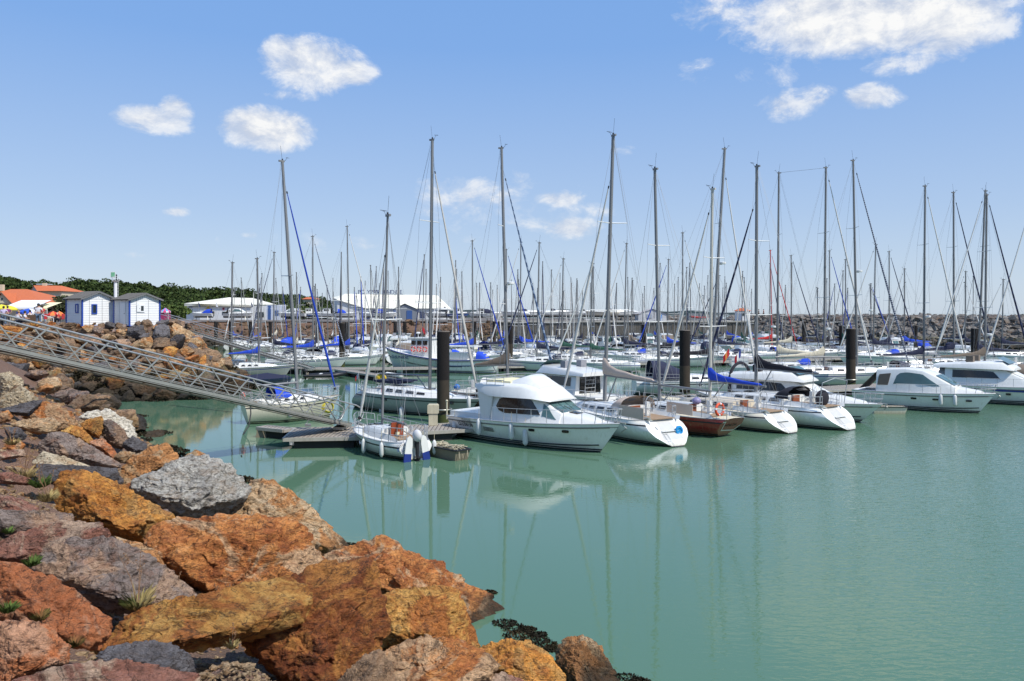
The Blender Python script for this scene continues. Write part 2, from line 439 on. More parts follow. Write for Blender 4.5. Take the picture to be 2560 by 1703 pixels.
# low land across the bay, on the horizon
def farland(name, Y, pts, mat, depth=600):
    mb = MB(); a = [P(px, py, Y) for px, py in pts]
    for i in range(len(a) - 1):
        p, q = a[i], a[i + 1]
        mb.poly([(p.x, Y, -2), (q.x, Y, -2), q, p]); mb.poly([p, q, (q.x * 1.1, Y + depth, q.z * .9), (p.x * 1.1, Y + depth, p.z * .9)])
    return mb.build(name, mat, smooth=60)
hm = pm('far_wooded_hill', (.05, .075, .085), .9, 0, .3, .01)
pts = [(x, 777 + 2.2 * math.sin(x * .021) + 1.6 * math.sin(x * .057) + max(0, (x - 1500) * .012)) for x in range(1060, 1900, 14)]
tag(farland('distant_hills', 3200, pts, hm), kind='structure')

# hill with the pine wood behind the sheds
HP = [(-200, 712), (0, 720), (70, 738), (150, 740), (250, 732), (330, 738), (450, 750), (600, 752), (740, 764), (840, 776), (960, 784)]
def hillz(x, y):
    px = x / y * F + CX
    top = H - (np.interp(px, [p[0] for p in HP], [p[1] for p in HP]) - HOR) * 330 / F
    k = np.clip((y - 225) / 105, 0, 1); k = k * k * (3 - 2 * k)
    return FQ - .3 + (top - FQ + .3) * k * np.where(y > 330, 1, 1)
grass = pm('hill_scrub', (.035, .055, .018), .95, 0, .5, .05, .8, .5)
tag(grid_mesh('hill', -330, -20, 200, 520, 80, 60, hillz, grass), kind='structure')

# ------------------------------------------------------------------ foliage
def leaf_mat(name, ca, cb, cc):
    m, nt, b = _new(name); g = nt.nodes.new('ShaderNodeNewGeometry')
    n1 = noise(nt, g.outputs['Position'], .35, 4, .6)
    r = ramp(nt, g.outputs['Random Per Island'], [(0, (.45, .45, .45)), (1, (1.35, 1.35, 1.35))])
    c = mixc(nt, n1, ca, cb); c = mixc(nt, ramp(nt, noise(nt, g.outputs['Position'], 1.6, 3), [(.5, (0, 0, 0)), (.7, (1, 1, 1))]), c, cc)
    c = mixc(nt, 1.0, c, r, 'MULTIPLY')
    nt.links.new(c, b.inputs['Base Color']); b.inputs['Roughness'].default_value = .8
    b.inputs['Specular IOR Level'].default_value = .15
    return m
pine = leaf_mat('pine_foliage', (.022, .040, .012), (.048, .076, .018), (.085, .105, .026))
broad = leaf_mat('scrub_foliage', (.045, .075, .02), (.09, .125, .03), (.13, .16, .045))
scrub = leaf_mat('dark_bush_foliage', (.025, .035, .015), (.055, .065, .028), (.08, .08, .04))
bark = pm('bark', (.06, .045, .035), .95, 0, .4, 5, .8, 12)
def crown_cards(V, Fc, c, r, n, s, rng):
    """leaf clumps: small tilted faces spread through a crown's volume"""
    for _ in range(n):
        d = rng.normal(size=3); d /= np.linalg.norm(d); k = rng.uniform(.45, 1.0) ** .5
        p = np.array(c) + d * np.array(r) * k
        a = rng.normal(size=3); a /= np.linalg.norm(a); b = np.cross(a, rng.normal(size=3)); b /= np.linalg.norm(b) + 1e-9
        z = s * rng.uniform(.6, 1.4); o = len(V)
        V += [p - a * z - b * z * .6, p + a * z * .8 - b * z * .7, p + a * z + b * z * .5, p - a * z * .7 + b * z * .8]
        Fc.append((o, o + 1, o + 2, o + 3))
def forest():
    V = []; Fc = []; rng = np.random.RandomState(3)
    for i in range(620):
        y = rng.uniform(228, 345); px = rng.uniform(-60, 930)
        x = XA(px, y); z = float(hillz(np.array(x), np.array(y)))
        hgt = rng.uniform(2.8, 4.9) * (1 - max(0, (px - 500)) / 900); r = rng.uniform(2.2, 4.6)
        if rng.rand() < .07: hgt *= 1.25
        for k in range(3):
            cc = (x + rng.normal() * r * .45, y + rng.normal() * r * .4, z + hgt * (.55 + .2 * k) + rng.normal() * .4)
            crown_cards(V, Fc, cc, (r * .75, r * .75, hgt * .27), 75, .36, rng)
        crown_cards(V, Fc, (x, y, z + hgt * .4), (r * .8, r * .8, hgt * .4), 26, .8, rng)
    V = np.array(V); Fc = np.array(Fc); return V, Fc
V, Fc = forest()
ms = V[Fc[:, 0]][:, 2] ; 
o = bpy.data.objects.new('pine_wood', mesh_np('pine_wood', V, Fc, pine, False)); COL.objects.link(o)
tag(o, 'dark green pine wood covering the hill behind the sheds and boatyard', 'wood', kind='stuff')
V = []; Fc = []; rng = np.random.RandomState(5)
for i in range(230):
    y = rng.uniform(206, 246); px = rng.uniform(330, 900); x = XA(px, y); z = float(hillz(np.array(x), np.array(y)))
    hgt = rng.uniform(1.8, 3.6); crown_cards(V, Fc, (x, y, z + hgt * .6), (2.6, 2.4, hgt * .55), 110, .32, rng)
o = bpy.data.objects.new('scrub', mesh_np('scrub', np.array(V), np.array(Fc), broad, False)); COL.objects.link(o)
tag(o, 'bright green scrub along the foot of the wooded hill', 'scrub', kind='stuff')
def tree(name, label, cat, base, h, r, mat, n=260, s=.28, seed=1, group=None, trunk=True):
    t = thing(name, label, cat, base, 0, group); rng = np.random.RandomState(seed)
    mb = MB(); top = h * .75
    mb.tube([(0, 0, -.1), (.05, .02, h * .3), (-.05, .05, top)], [r * .07 + .03, r * .05 + .02, .02], 7)
    for k in range(6):
        a = k * 1.05 + seed; mb.tube([(0, 0, h * (.2 + .08 * k)), (math.cos(a) * r * .4, math.sin(a) * r * .4, h * (.45 + .07 * k)), (math.cos(a) * r * .75, math.sin(a) * r * .75, h * (.5 + .07 * k))], [.05, .035, .012], 5)
    mb.build('trunk', bark, t)
    V = []; Fc = []
    for k in range(7):
        a = k * .9 + seed; q = r * .5 * (k > 0)
        crown_cards(V, Fc, (math.cos(a) * q, math.sin(a) * q, h * (.5 + .3 * rng.rand())), (r * .6, r * .6, h * .28), n // 7, s, rng)
    o = bpy.data.objects.new('crown', mesh_np('crown', np.array(V), np.array(Fc), mat, False)); COL.objects.link(o); o.parent = t
    return t
B = [(78, 96, 2.6, 2.6, 'leftmost bush in front of the pink house'), (96, 100, 3.2, 2.8, 'tall bush in front of the pink house chimney'), (112, 98, 2.9, 2.4, 'bush beside the cream restaurant awning'),
     (128, 92, 3.0, 2.6, 'bush above the orange parasols'), (146, 90, 2.7, 2.2, 'bush against the left hut roof'), (140, 104, 3.4, 2.6, 'tall bush behind the left hut'), (62, 104, 2.6, 2.4, 'bush behind the restaurant roof edge'),
     (158, 100, 2.8, 2.6, 'bush rising over the left hut eave'), (410, 118, 2.4, 2.6, 'bush right of the right hut'), (436, 122, 2.2, 2.4, 'bush behind the tented kiosk')]
for i, (px, Y, h, r, lb) in enumerate(B):
    tree('bush', 'dark green ' + lb, 'bush', (XA(px, Y), Y, 5.15), h, r, scrub if i < 8 else broad, 700, .2, i + 2)
# ------------------------------------------------------------------ rocks
def rock_mat(name, cols, stain=(.30, .10, .03), fine=1.0, sc=1.0, patch=None):
    m, nt, b = _new(name); tc = nt.nodes.new('ShaderNodeTexCoord'); g = nt.nodes.new('ShaderNodeNewGeometry')
    oi = nt.nodes.new('ShaderNodeObjectInfo'); pos = g.outputs['Position']
    ad = nt.nodes.new('ShaderNodeVectorMath'); ad.operation = 'ADD'; nt.links.new(pos, ad.inputs[0])
    cb = nt.nodes.new('ShaderNodeCombineXYZ'); nt.links.new(math_(nt, 'MULTIPLY', oi.outputs['Random'], 37.0), cb.inputs[0]); nt.links.new(cb.outputs[0], ad.inputs[1])
    p = ad.outputs[0]
    mp = nt.nodes.new('ShaderNodeMapping'); mp.inputs['Rotation'].default_value = (.9, .6, .6); mp.inputs['Scale'].default_value = (1, 1.1, 2.3)
    nt.links.new(p, mp.inputs[0]); st = mp.outputs[0]
    nA = noise(nt, p, 1.5 * sc, 6, .62, .6); nB = noise(nt, st, 2.4 * sc, 8, .68, .9); nC = noise(nt, p, 9 * sc, 6, .7); nD = noise(nt, st, 11 * sc, 6, .72, .5)
    k = len(cols)
    c = ramp(nt, math_(nt, 'MULTIPLY_ADD', nA, 1.5, -.25), [(i / (k - 1) * .9 + .05, cc) for i, cc in enumerate(cols)])
    c2 = ramp(nt, math_(nt, 'MULTIPLY_ADD', nB, 1.6, -.3), [(i / (k - 1) * .9 + .05, cc) for i, cc in enumerate(cols[::-1])])
    c = mixc(nt, ramp(nt, nD, [(.35, (0, 0, 0)), (.65, (1, 1, 1))]), c, c2)
    if patch: c = mixc(nt, ramp(nt, noise(nt, p, .95 * sc, 7, .66, 1.1), [(.50, (0, 0, 0)), (.56, (1, 1, 1))]), c, mixc(nt, nD, patch, tuple(min(1, x * 1.45) for x in patch)))
    f = ramp(nt, nB, [(.5, (0, 0, 0)), (.66, (1, 1, 1))])
    c = mixc(nt, math_(nt, 'MULTIPLY', f, .55), c, stain)
    crack = ramp(nt, math_(nt, 'ABSOLUTE', math_(nt, 'SUBTRACT', noise(nt, st, 1.7 * sc, 5, .6, 1.2), .5)), [(0.0, (1, 1, 1)), (.018, (0, 0, 0))])
    c = mixc(nt, math_(nt, 'MULTIPLY', crack, .8), c, (.03, .018, .012))
    sp = ramp(nt, nC, [(.28, (.50, .50, .50)), (.44, (.96, .96, .96)), (.72, (1.25, 1.25, 1.25))]); c = mixc(nt, 1.0, c, ramp(nt, noise(nt, st, 4.2 * sc, 7, .72, 1.4), [(.34, (.40, .36, .33)), (.47, (.95, .95, .95)), (.68, (1.2, 1.2, 1.2))]), 'MULTIPLY')
    c = mixc(nt, 1.0, c, sp, 'MULTIPLY')
    rv = ramp(nt, oi.outputs['Random'], [(0, (.78, .78, .78)), (1, (1.15, 1.15, 1.15))]); c = mixc(nt, 1.0, c, rv, 'MULTIPLY')
    s = nt.nodes.new('ShaderNodeSeparateXYZ'); nt.links.new(pos, s.inputs[0])
    zz = math_(nt, 'ADD', s.outputs[2], math_(nt, 'MULTIPLY_ADD', nA, 1.3, -.65))
    moss = ramp(nt, math_(nt, 'MULTIPLY', zz, .2), [(.26, (0, 0, 0)), (.31, (.8, .8, .8)), (.38, (.5, .5, .5)), (.42, (0, 0, 0))])
    sn = nt.nodes.new('ShaderNodeSeparateXYZ'); nt.links.new(g.outputs['Normal'], sn.inputs[0])
    moss = math_(nt, 'MULTIPLY', moss, ramp(nt, sn.outputs[2], [(.35, (0, 0, 0)), (.7, (.6, .6, .6))]))
    far = ramp(nt, math_(nt, 'MULTIPLY', s.outputs[1], .01), [(.3, (0, 0, 0)), (.4, (1, 1, 1))])
    moss = math_(nt, 'MULTIPLY', moss, far)
    c = mixc(nt, moss, c, (.13, .13, .02))
    wet = ramp(nt, math_(nt, 'MULTIPLY', zz, .2), [(.02, (1, 1, 1)), (.2, (.92, .92, .92)), (.40, (0, 0, 0))])
    wet2 = ramp(nt, math_(nt, 'MULTIPLY', zz, .2), [(.0, (1, 1, 1)), (.04, (.9, .9, .9)), (.10, (0, 0, 0))])
    wet = math_(nt, 'MAXIMUM', math_(nt, 'MULTIPLY', wet, far), wet2)
    c = mixc(nt, math_(nt, 'MULTIPLY', wet, .93), c, mixc(nt, nC, (.012, .011, .008), (.045, .034, .018)))
    nt.links.new(c, b.inputs['Base Color']); b.inputs['Roughness'].default_value = .78; b.inputs['Specular IOR Level'].default_value = .35
    bn = bump(nt, None, nB, 1.0 * fine, .28)
    bn = bump(nt, None, nD, 1.0 * fine, .06, bn)
    bn = bump(nt, None, crack, -.5, .03, bn)
    bump(nt, b, noise(nt, p, 38 * sc, 5, .75), .4 * fine, .012, bn)
    return m
PAL = {
 'orange': rock_mat('rock_orange', [(.20, .055, .015), (.54, .19, .035), (.74, .34, .07), (.66, .40, .16)], patch=(.46, .24, .07)),
 'ochre': rock_mat('rock_ochre', [(.30, .09, .02), (.60, .25, .045), (.74, .42, .12), (.64, .46, .25)], patch=(.42, .15, .035)),
 'rust': rock_mat('rock_rust', [(.14, .035, .015), (.38, .11, .03), (.66, .28, .08), (.58, .36, .19)], patch=(.46, .29, .16)),
 'dark_rust': rock_mat('rock_dark_rust', [(.06, .016, .009), (.24, .055, .018), (.48, .17, .04), (.50, .27, .08)], patch=(.50, .21, .05)),
 'tan': rock_mat('rock_tan', [(.30, .15, .06), (.54, .34, .17), (.60, .44, .27), (.62, .52, .38)], (.40, .18, .06), patch=(.44, .20, .07)),
 'cream': rock_mat('rock_cream', [(.36, .24, .13), (.58, .45, .28), (.66, .56, .40), (.50, .36, .2)], (.42, .22, .09)),
 'white': rock_mat('rock_white', [(.50, .44, .34), (.66, .60, .49), (.72, .67, .58)], (.5, .4, .28), .7),
 'grey': rock_mat('rock_grey', [(.30, .28, .25), (.56, .53, .47), (.76, .72, .63), (.80, .76, .66)], (.5, .34, .2), patch=(.46, .43, .38)),
 'slate': rock_mat('rock_slate', [(.075, .07, .075), (.15, .14, .145), (.22, .20, .20)], (.16, .12, .10)),
 'purple_grey': rock_mat('rock_purple_grey', [(.13, .10, .085), (.28, .215, .18), (.46, .37, .31)], (.34, .16, .09), patch=(.40, .26, .17)),
 'maroon': rock_mat('rock_maroon', [(.16, .065, .045), (.32, .14, .095), (.48, .28, .20)], (.38, .14, .07), patch=(.42, .29, .20)),
 'red_orange': rock_mat('rock_red_orange', [(.38, .11, .04), (.62, .20, .07), (.66, .30, .14)], (.42, .22, .12), patch=(.50, .27, .16)),
 'brown': rock_mat('rock_brown', [(.10, .07, .045), (.25, .17, .11), (.42, .31, .20)], (.28, .13, .06), patch=(.30, .19, .11)),
}
WORD = {'orange': 'orange', 'ochre': 'ochre yellow', 'rust': 'rust brown', 'dark_rust': 'dark rust red', 'tan': 'tan', 'cream': 'cream', 'white': 'whitish', 'grey': 'grey white',
        'slate': 'slate grey', 'purple_grey': 'purplish grey', 'maroon': 'maroon', 'red_orange': 'red orange', 'brown': 'brown'}
ICO = {}
def ico(n):
    if n not in ICO:
        bm = bmesh.new(); bmesh.ops.create_icosphere(bm, subdivisions=n, radius=1)
        V = np.array([v.co[:] for v in bm.verts]); V /= np.linalg.norm(V, axis=1)[:, None]
        ICO[n] = (V, np.array([[v.index for v in f.verts] for f in bm.faces])); bm.free()
    return ICO[n]
def rough_up(Pt, D, rad, seed, amp=1.0):
    """break up a faceted block: broad lumps, layered ledges, chips"""
    s = rad
    q = Pt / s
    a = (fbm(q * 1.3 + seed, 4, seed) - .5) * .22
    lay = q @ np.array([.35, .25, .9]) * 5 + fbm(q * 2 + 5, 3, seed + 3) * 2.4
    led = (lay - np.floor(lay)); led = np.minimum(led * 1.0, (1 - led) * 6) * .075
    for kk, (dv, fq, am) in enumerate((((.8, -.3, .5), 2.1, .085), ((-.4, .7, .6), 2.9, .06), ((.2, .9, -.4), 4.3, .035))):
        v2 = q @ np.array(dv) * fq + fbm(q * 1.7 + kk * 9, 3, seed + 30 + kk) * 2.6; fr_ = v2 - np.floor(v2); a = a + (np.minimum(fr_, (1 - fr_) * 9) - .4) * am
    b = (fbm(q * 3.6, 5, seed + 7, .6, True) - .6) * -.17
    c = (fbm(q * 12, 4, seed + 9, .62) - .5) * .055
    return Pt + D * ((a + led + b + c) * s * amp)[:, None]
def hull2d(pts):
    pts = sorted(set(pts)); 
    def half(ps):
        h = []
        for p in ps:
            while len(h) > 1 and (h[-1][0] - h[-2][0]) * (p[1] - h[-2][1]) - (h[-1][1] - h[-2][1]) * (p[0] - h[-2][0]) <= 0: h.pop()
            h.append(p)
        return h
    a = half(pts); b = half(pts[::-1]); return a[:-1] + b[:-1]
def outline_rock(pts, pal, label, seed, lvl=6, depth=.6, facets=(), lift=.0, Yd=None):
    """a block whose outer edges follow the stone seen in the photo; placed where it lies on the bank"""
    rng = np.random.RandomState(seed)
    hp = hull2d([(float(a), float(b)) for a, b in pts])
    cx = (min(p[0] for p in hp) + max(p[0] for p in hp)) / 2; cy = (min(p[1] for p in hp) + max(p[1] for p in hp)) / 2
    hp = [(cx + (a - cx) * 1.07, cy + (b - cy) * 1.07) for a, b in hp]
    c = hit(cx, cy)
    if Yd: c = P(cx, cy, Yd)
    c0 = c - Vector((0, 0, H)); dist = c.y; v = c0.normalized(); rt = v.cross(Vector((0, 0, 1))).normalized(); up = rt.cross(v)
    k = c0.length / F * (F / math.sqrt(F * F + (cx - CX) ** 2 + (cy - HOR) ** 2))
    foc = c0.length / math.sqrt(F * F + (cx - CX) ** 2 + (cy - HOR) ** 2)
    P2 = []
    for (a, b) in hp:                      # outline projected on the plane through c facing the viewer
        ray = Vector(((a - CX), F, -(b - HOR))).normalized(); tt = c0.length / ray.dot(v); q = ray * tt - c0
        P2.append((q.dot(rt), q.dot(up)))
    w = max(p[0] for p in P2) - min(p[0] for p in P2); h = max(p[1] for p in P2) - min(p[1] for p in P2)
    dep = depth * (w * h) ** .5 * .62 + .05
    N = []; Hh = []
    n = len(P2)
    for i in range(n):
        a = P2[i]; b = P2[(i + 1) % n]; ex, ey = b[0] - a[0], b[1] - a[1]; L = math.hypot(ex, ey)
        if L < 1e-4: continue
        nx, ny = ey / L, -ex / L; d = nx * a[0] + ny * a[1]
        if d < 0: nx, ny, d = -nx, -ny, -d
        for t in (-rng.uniform(.35, 1.1) if ny > -.2 else -rng.uniform(.1, .4), .55):
            q = math.sqrt(1 + t * t); N.append((nx / q, ny / q, t / q)); Hh.append(d / q)
    N.append((0, 0, 1)); Hh.append(dep * 1.2)
    fc = list(facets) or [(rng.uniform(-.5, .5), rng.uniform(.3, .9), -1), (rng.uniform(-.6, .0), rng.uniform(-.7, -.1), -1), (rng.uniform(.1, .7), rng.uniform(-.4, .2), -1)]
    for f in fc:
        q = np.array(f, float); q /= np.linalg.norm(q); N.append(tuple(q)); sp_ = max(q[0] * a_ + q[1] * b_ for a_, b_ in P2); Hh.append(max(.93 * sp_, .62 * sp_ + .8 * dep * abs(q[2])))
    for _ in range(7):
        q = np.array([rng.normal(), rng.normal() * .8 + .1, -abs(rng.normal()) * .9 - .15]); q /= np.linalg.norm(q); sp_ = max(q[0] * a_ + q[1] * b_ for a_, b_ in P2)
        N.append(tuple(q)); Hh.append(max(.95 * sp_, rng.uniform(.80, .98) * (.62 * sp_ + .78 * dep * abs(q[2]))))
    N = np.array(N); Hh = np.array(Hh)
    D, Fc = ico(lvl)
    S = np.array([w / 2, h / 2, dep]); Ds = D * S; Ds /= np.linalg.norm(Ds, axis=1)[:, None]
    A = np.clip(Ds @ N.T, 0, None) / Hh[None, :]
    p = 64; mx = A.max(1); r = 1 / (mx * ((A / mx[:, None]) ** p).sum(1) ** (1 / p))
    L3 = Ds * r[:, None]
    L3 = rough_up(L3, Ds, (w * h) ** .5 / 2, seed, .8)
    M = np.array([rt, up, v])                # rows
    Wd = L3 @ M
    me = mesh_np('boulder', Wd, Fc, PAL[pal], True)
    me.set_sharp_from_angle(angle=R(26))
    o = bpy.data.objects.new('boulder', me); COL.objects.link(o); o.location = c + Vector((0, 0, lift))
    tag(o, label, 'boulder'); return o
def ca(*p): return [(x * .5122, 900 + y * .5122) for x, y in p]
def cb_(*p): return [(700 + x * .3846, 1100 + y * .3846) for x, y in p]
def cn(*p): return list(p)
RK = [
 (ca((275,600),(330,555),(440,550),(560,600),(720,690),(800,740),(835,785),(770,850),(700,880),(600,870),(510,850),(390,790),(300,740)), 'orange', 'large bright orange boulder, left neighbour of the grey white boulder', 6, .8, ((.5,.75,-.8),(-.6,-.3,-.7),(.3,-.5,-.9))),
 (ca((635,620),(700,570),(830,508),(930,488),(1060,505),(1150,560),(1210,620),(1180,680),(1100,740),(1000,780),(880,775),(790,720),(700,660)), 'grey', 'large grey white boulder with a dark hollow in its face', 6, .9, ((.4,.7,-.9),(.2,-.5,-.9),(-.7,.1,-.8))),
 (ca((1080,745),(1130,680),(1260,600),(1340,610),(1450,680),(1550,770),(1650,860),(1690,930),(1640,960),(1560,1000),(1400,960),(1250,880),(1150,820)), 'tan', 'long tan boulder sloping down to the water beside the grey white one', 6, .8, ((.5,.8,-.7),(-.4,-.3,-1),(-.7,-.7,-.6))),
 (ca((720,860),(760,820),(870,780),(1100,765),(1300,790),(1430,790),(1490,860),(1560,960),(1560,1050),(1460,1070),(1200,1130),(1100,1120),(960,1140),(880,1050),(790,1000),(750,920)), 'rust', 'broad rust brown boulder with pale streaks below the grey white boulder', 6, .7, ((.15,.6,-.9),(-.35,.1,-.9),(.5,-.2,-.8))),
 (ca((190,1020),(260,920),(400,880),(560,880),(700,960),(860,1060),(960,1150),(870,1175),(720,1225),(520,1205),(350,1115),(240,1060)), 'purple_grey', 'purplish grey slab with a black shaded face', 6, .8, ((.45,.85,-.5),(-.75,-.55,-.5))),
 (ca((-20,900),(100,840),(300,800),(480,800),(525,870),(400,900),(280,925),(200,985),(-20,985)), 'maroon', 'flat maroon slab above the purplish grey slab at the left edge', 6, .7, ((.2,1,-.4),(.1,.2,-1))),
 (ca((-20,980),(100,1000),(250,1070),(380,1150),(500,1250),(525,1330),(460,1400),(300,1370),(100,1275),(-20,1245)), 'red_orange', 'smooth red orange slab lying at the left edge below the purplish slab', 6, .7, ((.3,.9,-.5),(.3,-.2,-1))),
 (ca((-20,1290),(100,1280),(230,1310),(320,1400),(322,1480),(150,1535),(-20,1600)), 'red_orange', 'red orange slab in the bottom left corner', 6, .7, ((.2,.9,-.5),(.2,-.3,-1))),
 (ca((475,1440),(560,1400),(700,1380),(830,1390),(930,1460),(942,1530),(700,1565),(580,1550)), 'slate', 'dark slate block resting on the maroon slab at the bottom', 6, .8, ((.2,.9,-.5),(-.8,-.4,-.6))),
 (ca((60,1575),(300,1500),(500,1460),(700,1520),(935,1530),(960,1660),(40,1660)), 'maroon', 'maroon slab along the bottom edge under the slate block', 6, .7, ((.1,.9,-.4),(.0,.1,-1))),
 (ca((-10,665),(60,670),(180,720),(190,760),(80,752),(-10,742)), 'maroon', 'small maroon slab at the left edge by the dry grass', 5, .7, ()),
 (ca((-10,732),(150,740),(345,750),(362,800),(250,832),(80,855),(-10,835)), 'purple_grey', 'purplish flat slab at the left edge above the big maroon one', 6, .8, ((.1,.9,-.4),(-.1,-.2,-1))),
 (ca((538,600),(600,520),(700,450),(800,410),(862,480),(840,515),(700,592),(620,622),(570,612)), 'tan', 'tan boulder with orange right side behind the orange boulder', 6, .8, ((.6,.4,-.8),(-.3,.5,-.9),(.1,-.6,-.8))),
 (ca((890,500),(920,460),(960,440),(1000,460),(1030,510),(950,530)), 'tan', 'small pointed tan boulder peeping over the grey white boulder', 5, .8, ()),
 (ca((215,400),(270,355),(350,370),(450,430),(560,490),(585,522),(480,535),(400,515),(300,495),(210,450)), 'purple_grey', 'flat slab with reddish grit on its top and pale rims', 6, .5, ((.1,.95,-.3),(.1,.2,-1))),
 (ca((160,560),(200,510),(350,520),(560,530),(572,590),(450,575),(300,570),(280,605),(200,605)), 'slate', 'slate slab under the gritty slab', 6, .6, ()),
 (ca((165,500),(220,448),(330,480),(450,522),(380,528),(200,518)), 'cream', 'thin cream slab under the gritty slab', 5, .7, ()),
 (ca((380,282),(450,250),(540,250),(632,300),(662,370),(640,405),(600,350),(480,300)), 'white', 'whitish smooth slab at the edge of the cove', 6, .7, ((.5,.8,-.5),(.2,.2,-1))),
 (ca((490,305),(540,298),(600,340),(622,385),(592,432),(540,412),(500,362)), 'purple_grey', 'rounded speckled grey boulder in front of the whitish slab', 6, .9, ()),
 (ca((392,312),(430,290),(495,275),(502,330),(480,382),(420,352)), 'orange', 'small orange block in front of the speckled boulder', 5, .8, ()),
 (ca((298,352),(350,320),(400,330),(452,392),(440,422),(380,392)), 'ochre', 'ochre block left of the small orange block', 5, .8, ()),
 (ca((438,402),(500,385),(560,440),(572,472),(540,482),(470,432)), 'red_orange', 'small red orange block below the speckled boulder', 5, .8, ()),
 (ca((118,282),(190,208),(240,212),(340,250),(382,312),(300,352),(230,302),(150,292)), 'rust', 'rust brown wedge boulder near the left edge above the gritty slab', 6, .8, ((.7,.5,-.7),(-.5,.1,-.9))),
 (ca((48,312),(120,293),(250,283),(292,312),(270,352),(180,362),(110,337)), 'tan', 'low tan slab under the rust brown wedge', 5, .8, ()),
 (ca((-10,242),(150,203),(205,198),(140,275),(60,262)), 'slate', 'grey slab left of the rust brown wedge', 5, .7, ()),
 (ca((-10,190),(100,128),(182,190),(162,222),(60,242),(-10,240)), 'cream', 'pale cream slab with fine layers at the left edge', 6, .8, ((.4,.8,-.6),(-.3,.1,-1))),
 (ca((-10,70),(50,62),(100,90),(115,122),(50,165),(-10,185)), 'cream', 'cream orange boulder at the left edge highest on the near bank', 6, .8, ()),
 (ca((600,405),(650,373),(712,408),(718,442),(640,458),(605,435)), 'slate', 'dark slate boulder at the water right of the speckled one', 5, .8, ()),
 (ca((18,330),(90,328),(132,370),(112,392),(40,382)), 'slate', 'small slate stone at the left edge in the grit', 5, .8, ()),
 (ca((-10,555),(60,548),(152,580),(142,612),(-10,602)), 'maroon', 'maroon slab at the left edge below the grit', 5, .7, ()),
 (ca((-10,452),(60,438),(112,438),(122,472),(40,482),(-10,492)), 'maroon', 'small flat maroon stone at the left edge', 5, .6, ()),
 (ca((553,472),(600,443),(662,455),(620,502),(570,502)), 'tan', 'small brown tan stone between the gritty slab and the tan boulder', 5, .8, ()),
 (ca((46,160),(75,125),(108,130),(112,150),(60,165)), 'brown', 'small dark brown stone on the cream slab', 5, .8, ()),
 (ca((-10,262),(40,248),(62,275),(50,300),(-10,310)), 'rust', 'rust brown stone at the left edge beside the grey slab', 5, .8, ()),
 (cb_((262,870),(290,790),(400,740),(620,690),(672,652),(760,700),(880,760),(1050,850),(1180,910),(1300,990),(1400,1080),(1440,1200),(1500,1290),(1480,1345),(1280,1355),(1000,1255),(700,1105),(450,950)), 'rust', 'huge rust brown boulder with tan flank reaching down to the water', 7, .7, ((.5,.75,-.7),(.1,.5,-1),(-.5,-.2,-.8))),
 (cn((235,1625),(330,1540),(430,1500),(560,1475),(700,1450),(760,1470),(740,1560),(640,1592),(460,1612),(330,1640)), 'ochre', 'long ochre yellow slab running into the big dark red rock', 6, .7, ((.3,.85,-.6),(-.1,.3,-1))),
 (cn((610,1590),(680,1470),(815,1425),(880,1415),(932,1418),(942,1485),(946,1620),(895,1672),(830,1745),(760,1740),(680,1650)), 'dark_rust', 'dark rust red rock face with yellow patches in the bottom middle', 7, .8, ((-.15,.75,-.8),(-.2,-.15,-1),(.5,-.4,-.8))),
 (cb_((622,1060),(700,1010),(860,985),(1060,972),(1150,1000),(1172,1100),(1250,1230),(1285,1345),(1080,1330),(900,1330),(780,1355),(640,1350)), 'ochre', 'blocky ochre and cream rock with a notch in front of the huge rust boulder', 7, .9, ((.3,.8,-.6),(-.3,.0,-1),(.5,-.2,-.8))),
 (cb_((700,1380),(800,1330),(930,1278),(1100,1300),(1300,1360),(1392,1480),(1350,1560),(1100,1650),(700,1660),(640,1500)), 'rust', 'grey topped rust boulder at the bottom edge under the ochre rock', 6, .8, ((.2,.8,-.6),(-.2,.0,-1))),
 (cb_((1290,1360),(1420,1338),(1530,1303),(1640,1328),(1760,1420),(1832,1540),(1835,1660),(1450,1660),(1370,1500)), 'orange', 'orange boulder at the bottom edge left of the upright tan boulder', 6, .9, ((.6,.6,-.7),(-.4,.2,-.9))),
 (cb_((1795,1420),(1860,1310),(1980,1288),(2060,1338),(2122,1430),(2152,1520),(2230,1610),(2210,1700),(1830,1700)), 'tan', 'upright tan boulder at the bottom edge standing by the water', 6, .9, ((.6,.5,-.7),(-.5,.2,-.9))),
 (cb_((1300,1580),(1440,1508),(1570,1560),(1660,1650),(1280,1670)), 'maroon', 'small pinkish rock at the bottom edge below the orange boulder', 5, .8, ()),
 (cb_((925,805),(990,793),(1048,830),(1050,880),(940,860)), 'tan', 'small tan boulder showing behind the huge rust boulder', 5, .9, ()),
 (cb_((360,1590),(540,1420),(640,1370),(720,1480),(770,1660),(340,1700)), 'brown', 'mossy dark brown rock at the bottom edge beside the dark red rock', 6, .8, ()),
 (ca((560,860),(650,890),(760,930),(800,1010),(700,960),(600,920)), 'tan', 'small tan rubble block in the gap under the orange boulder', 5, .5, ()),
]
for i, (pts, pal, lb, lvl, dp, fc) in enumerate(RK):
    outline_rock(pts, pal, lb, 40 + i, min(7, lvl + 1) if lvl > 5 else lvl, dp, fc)

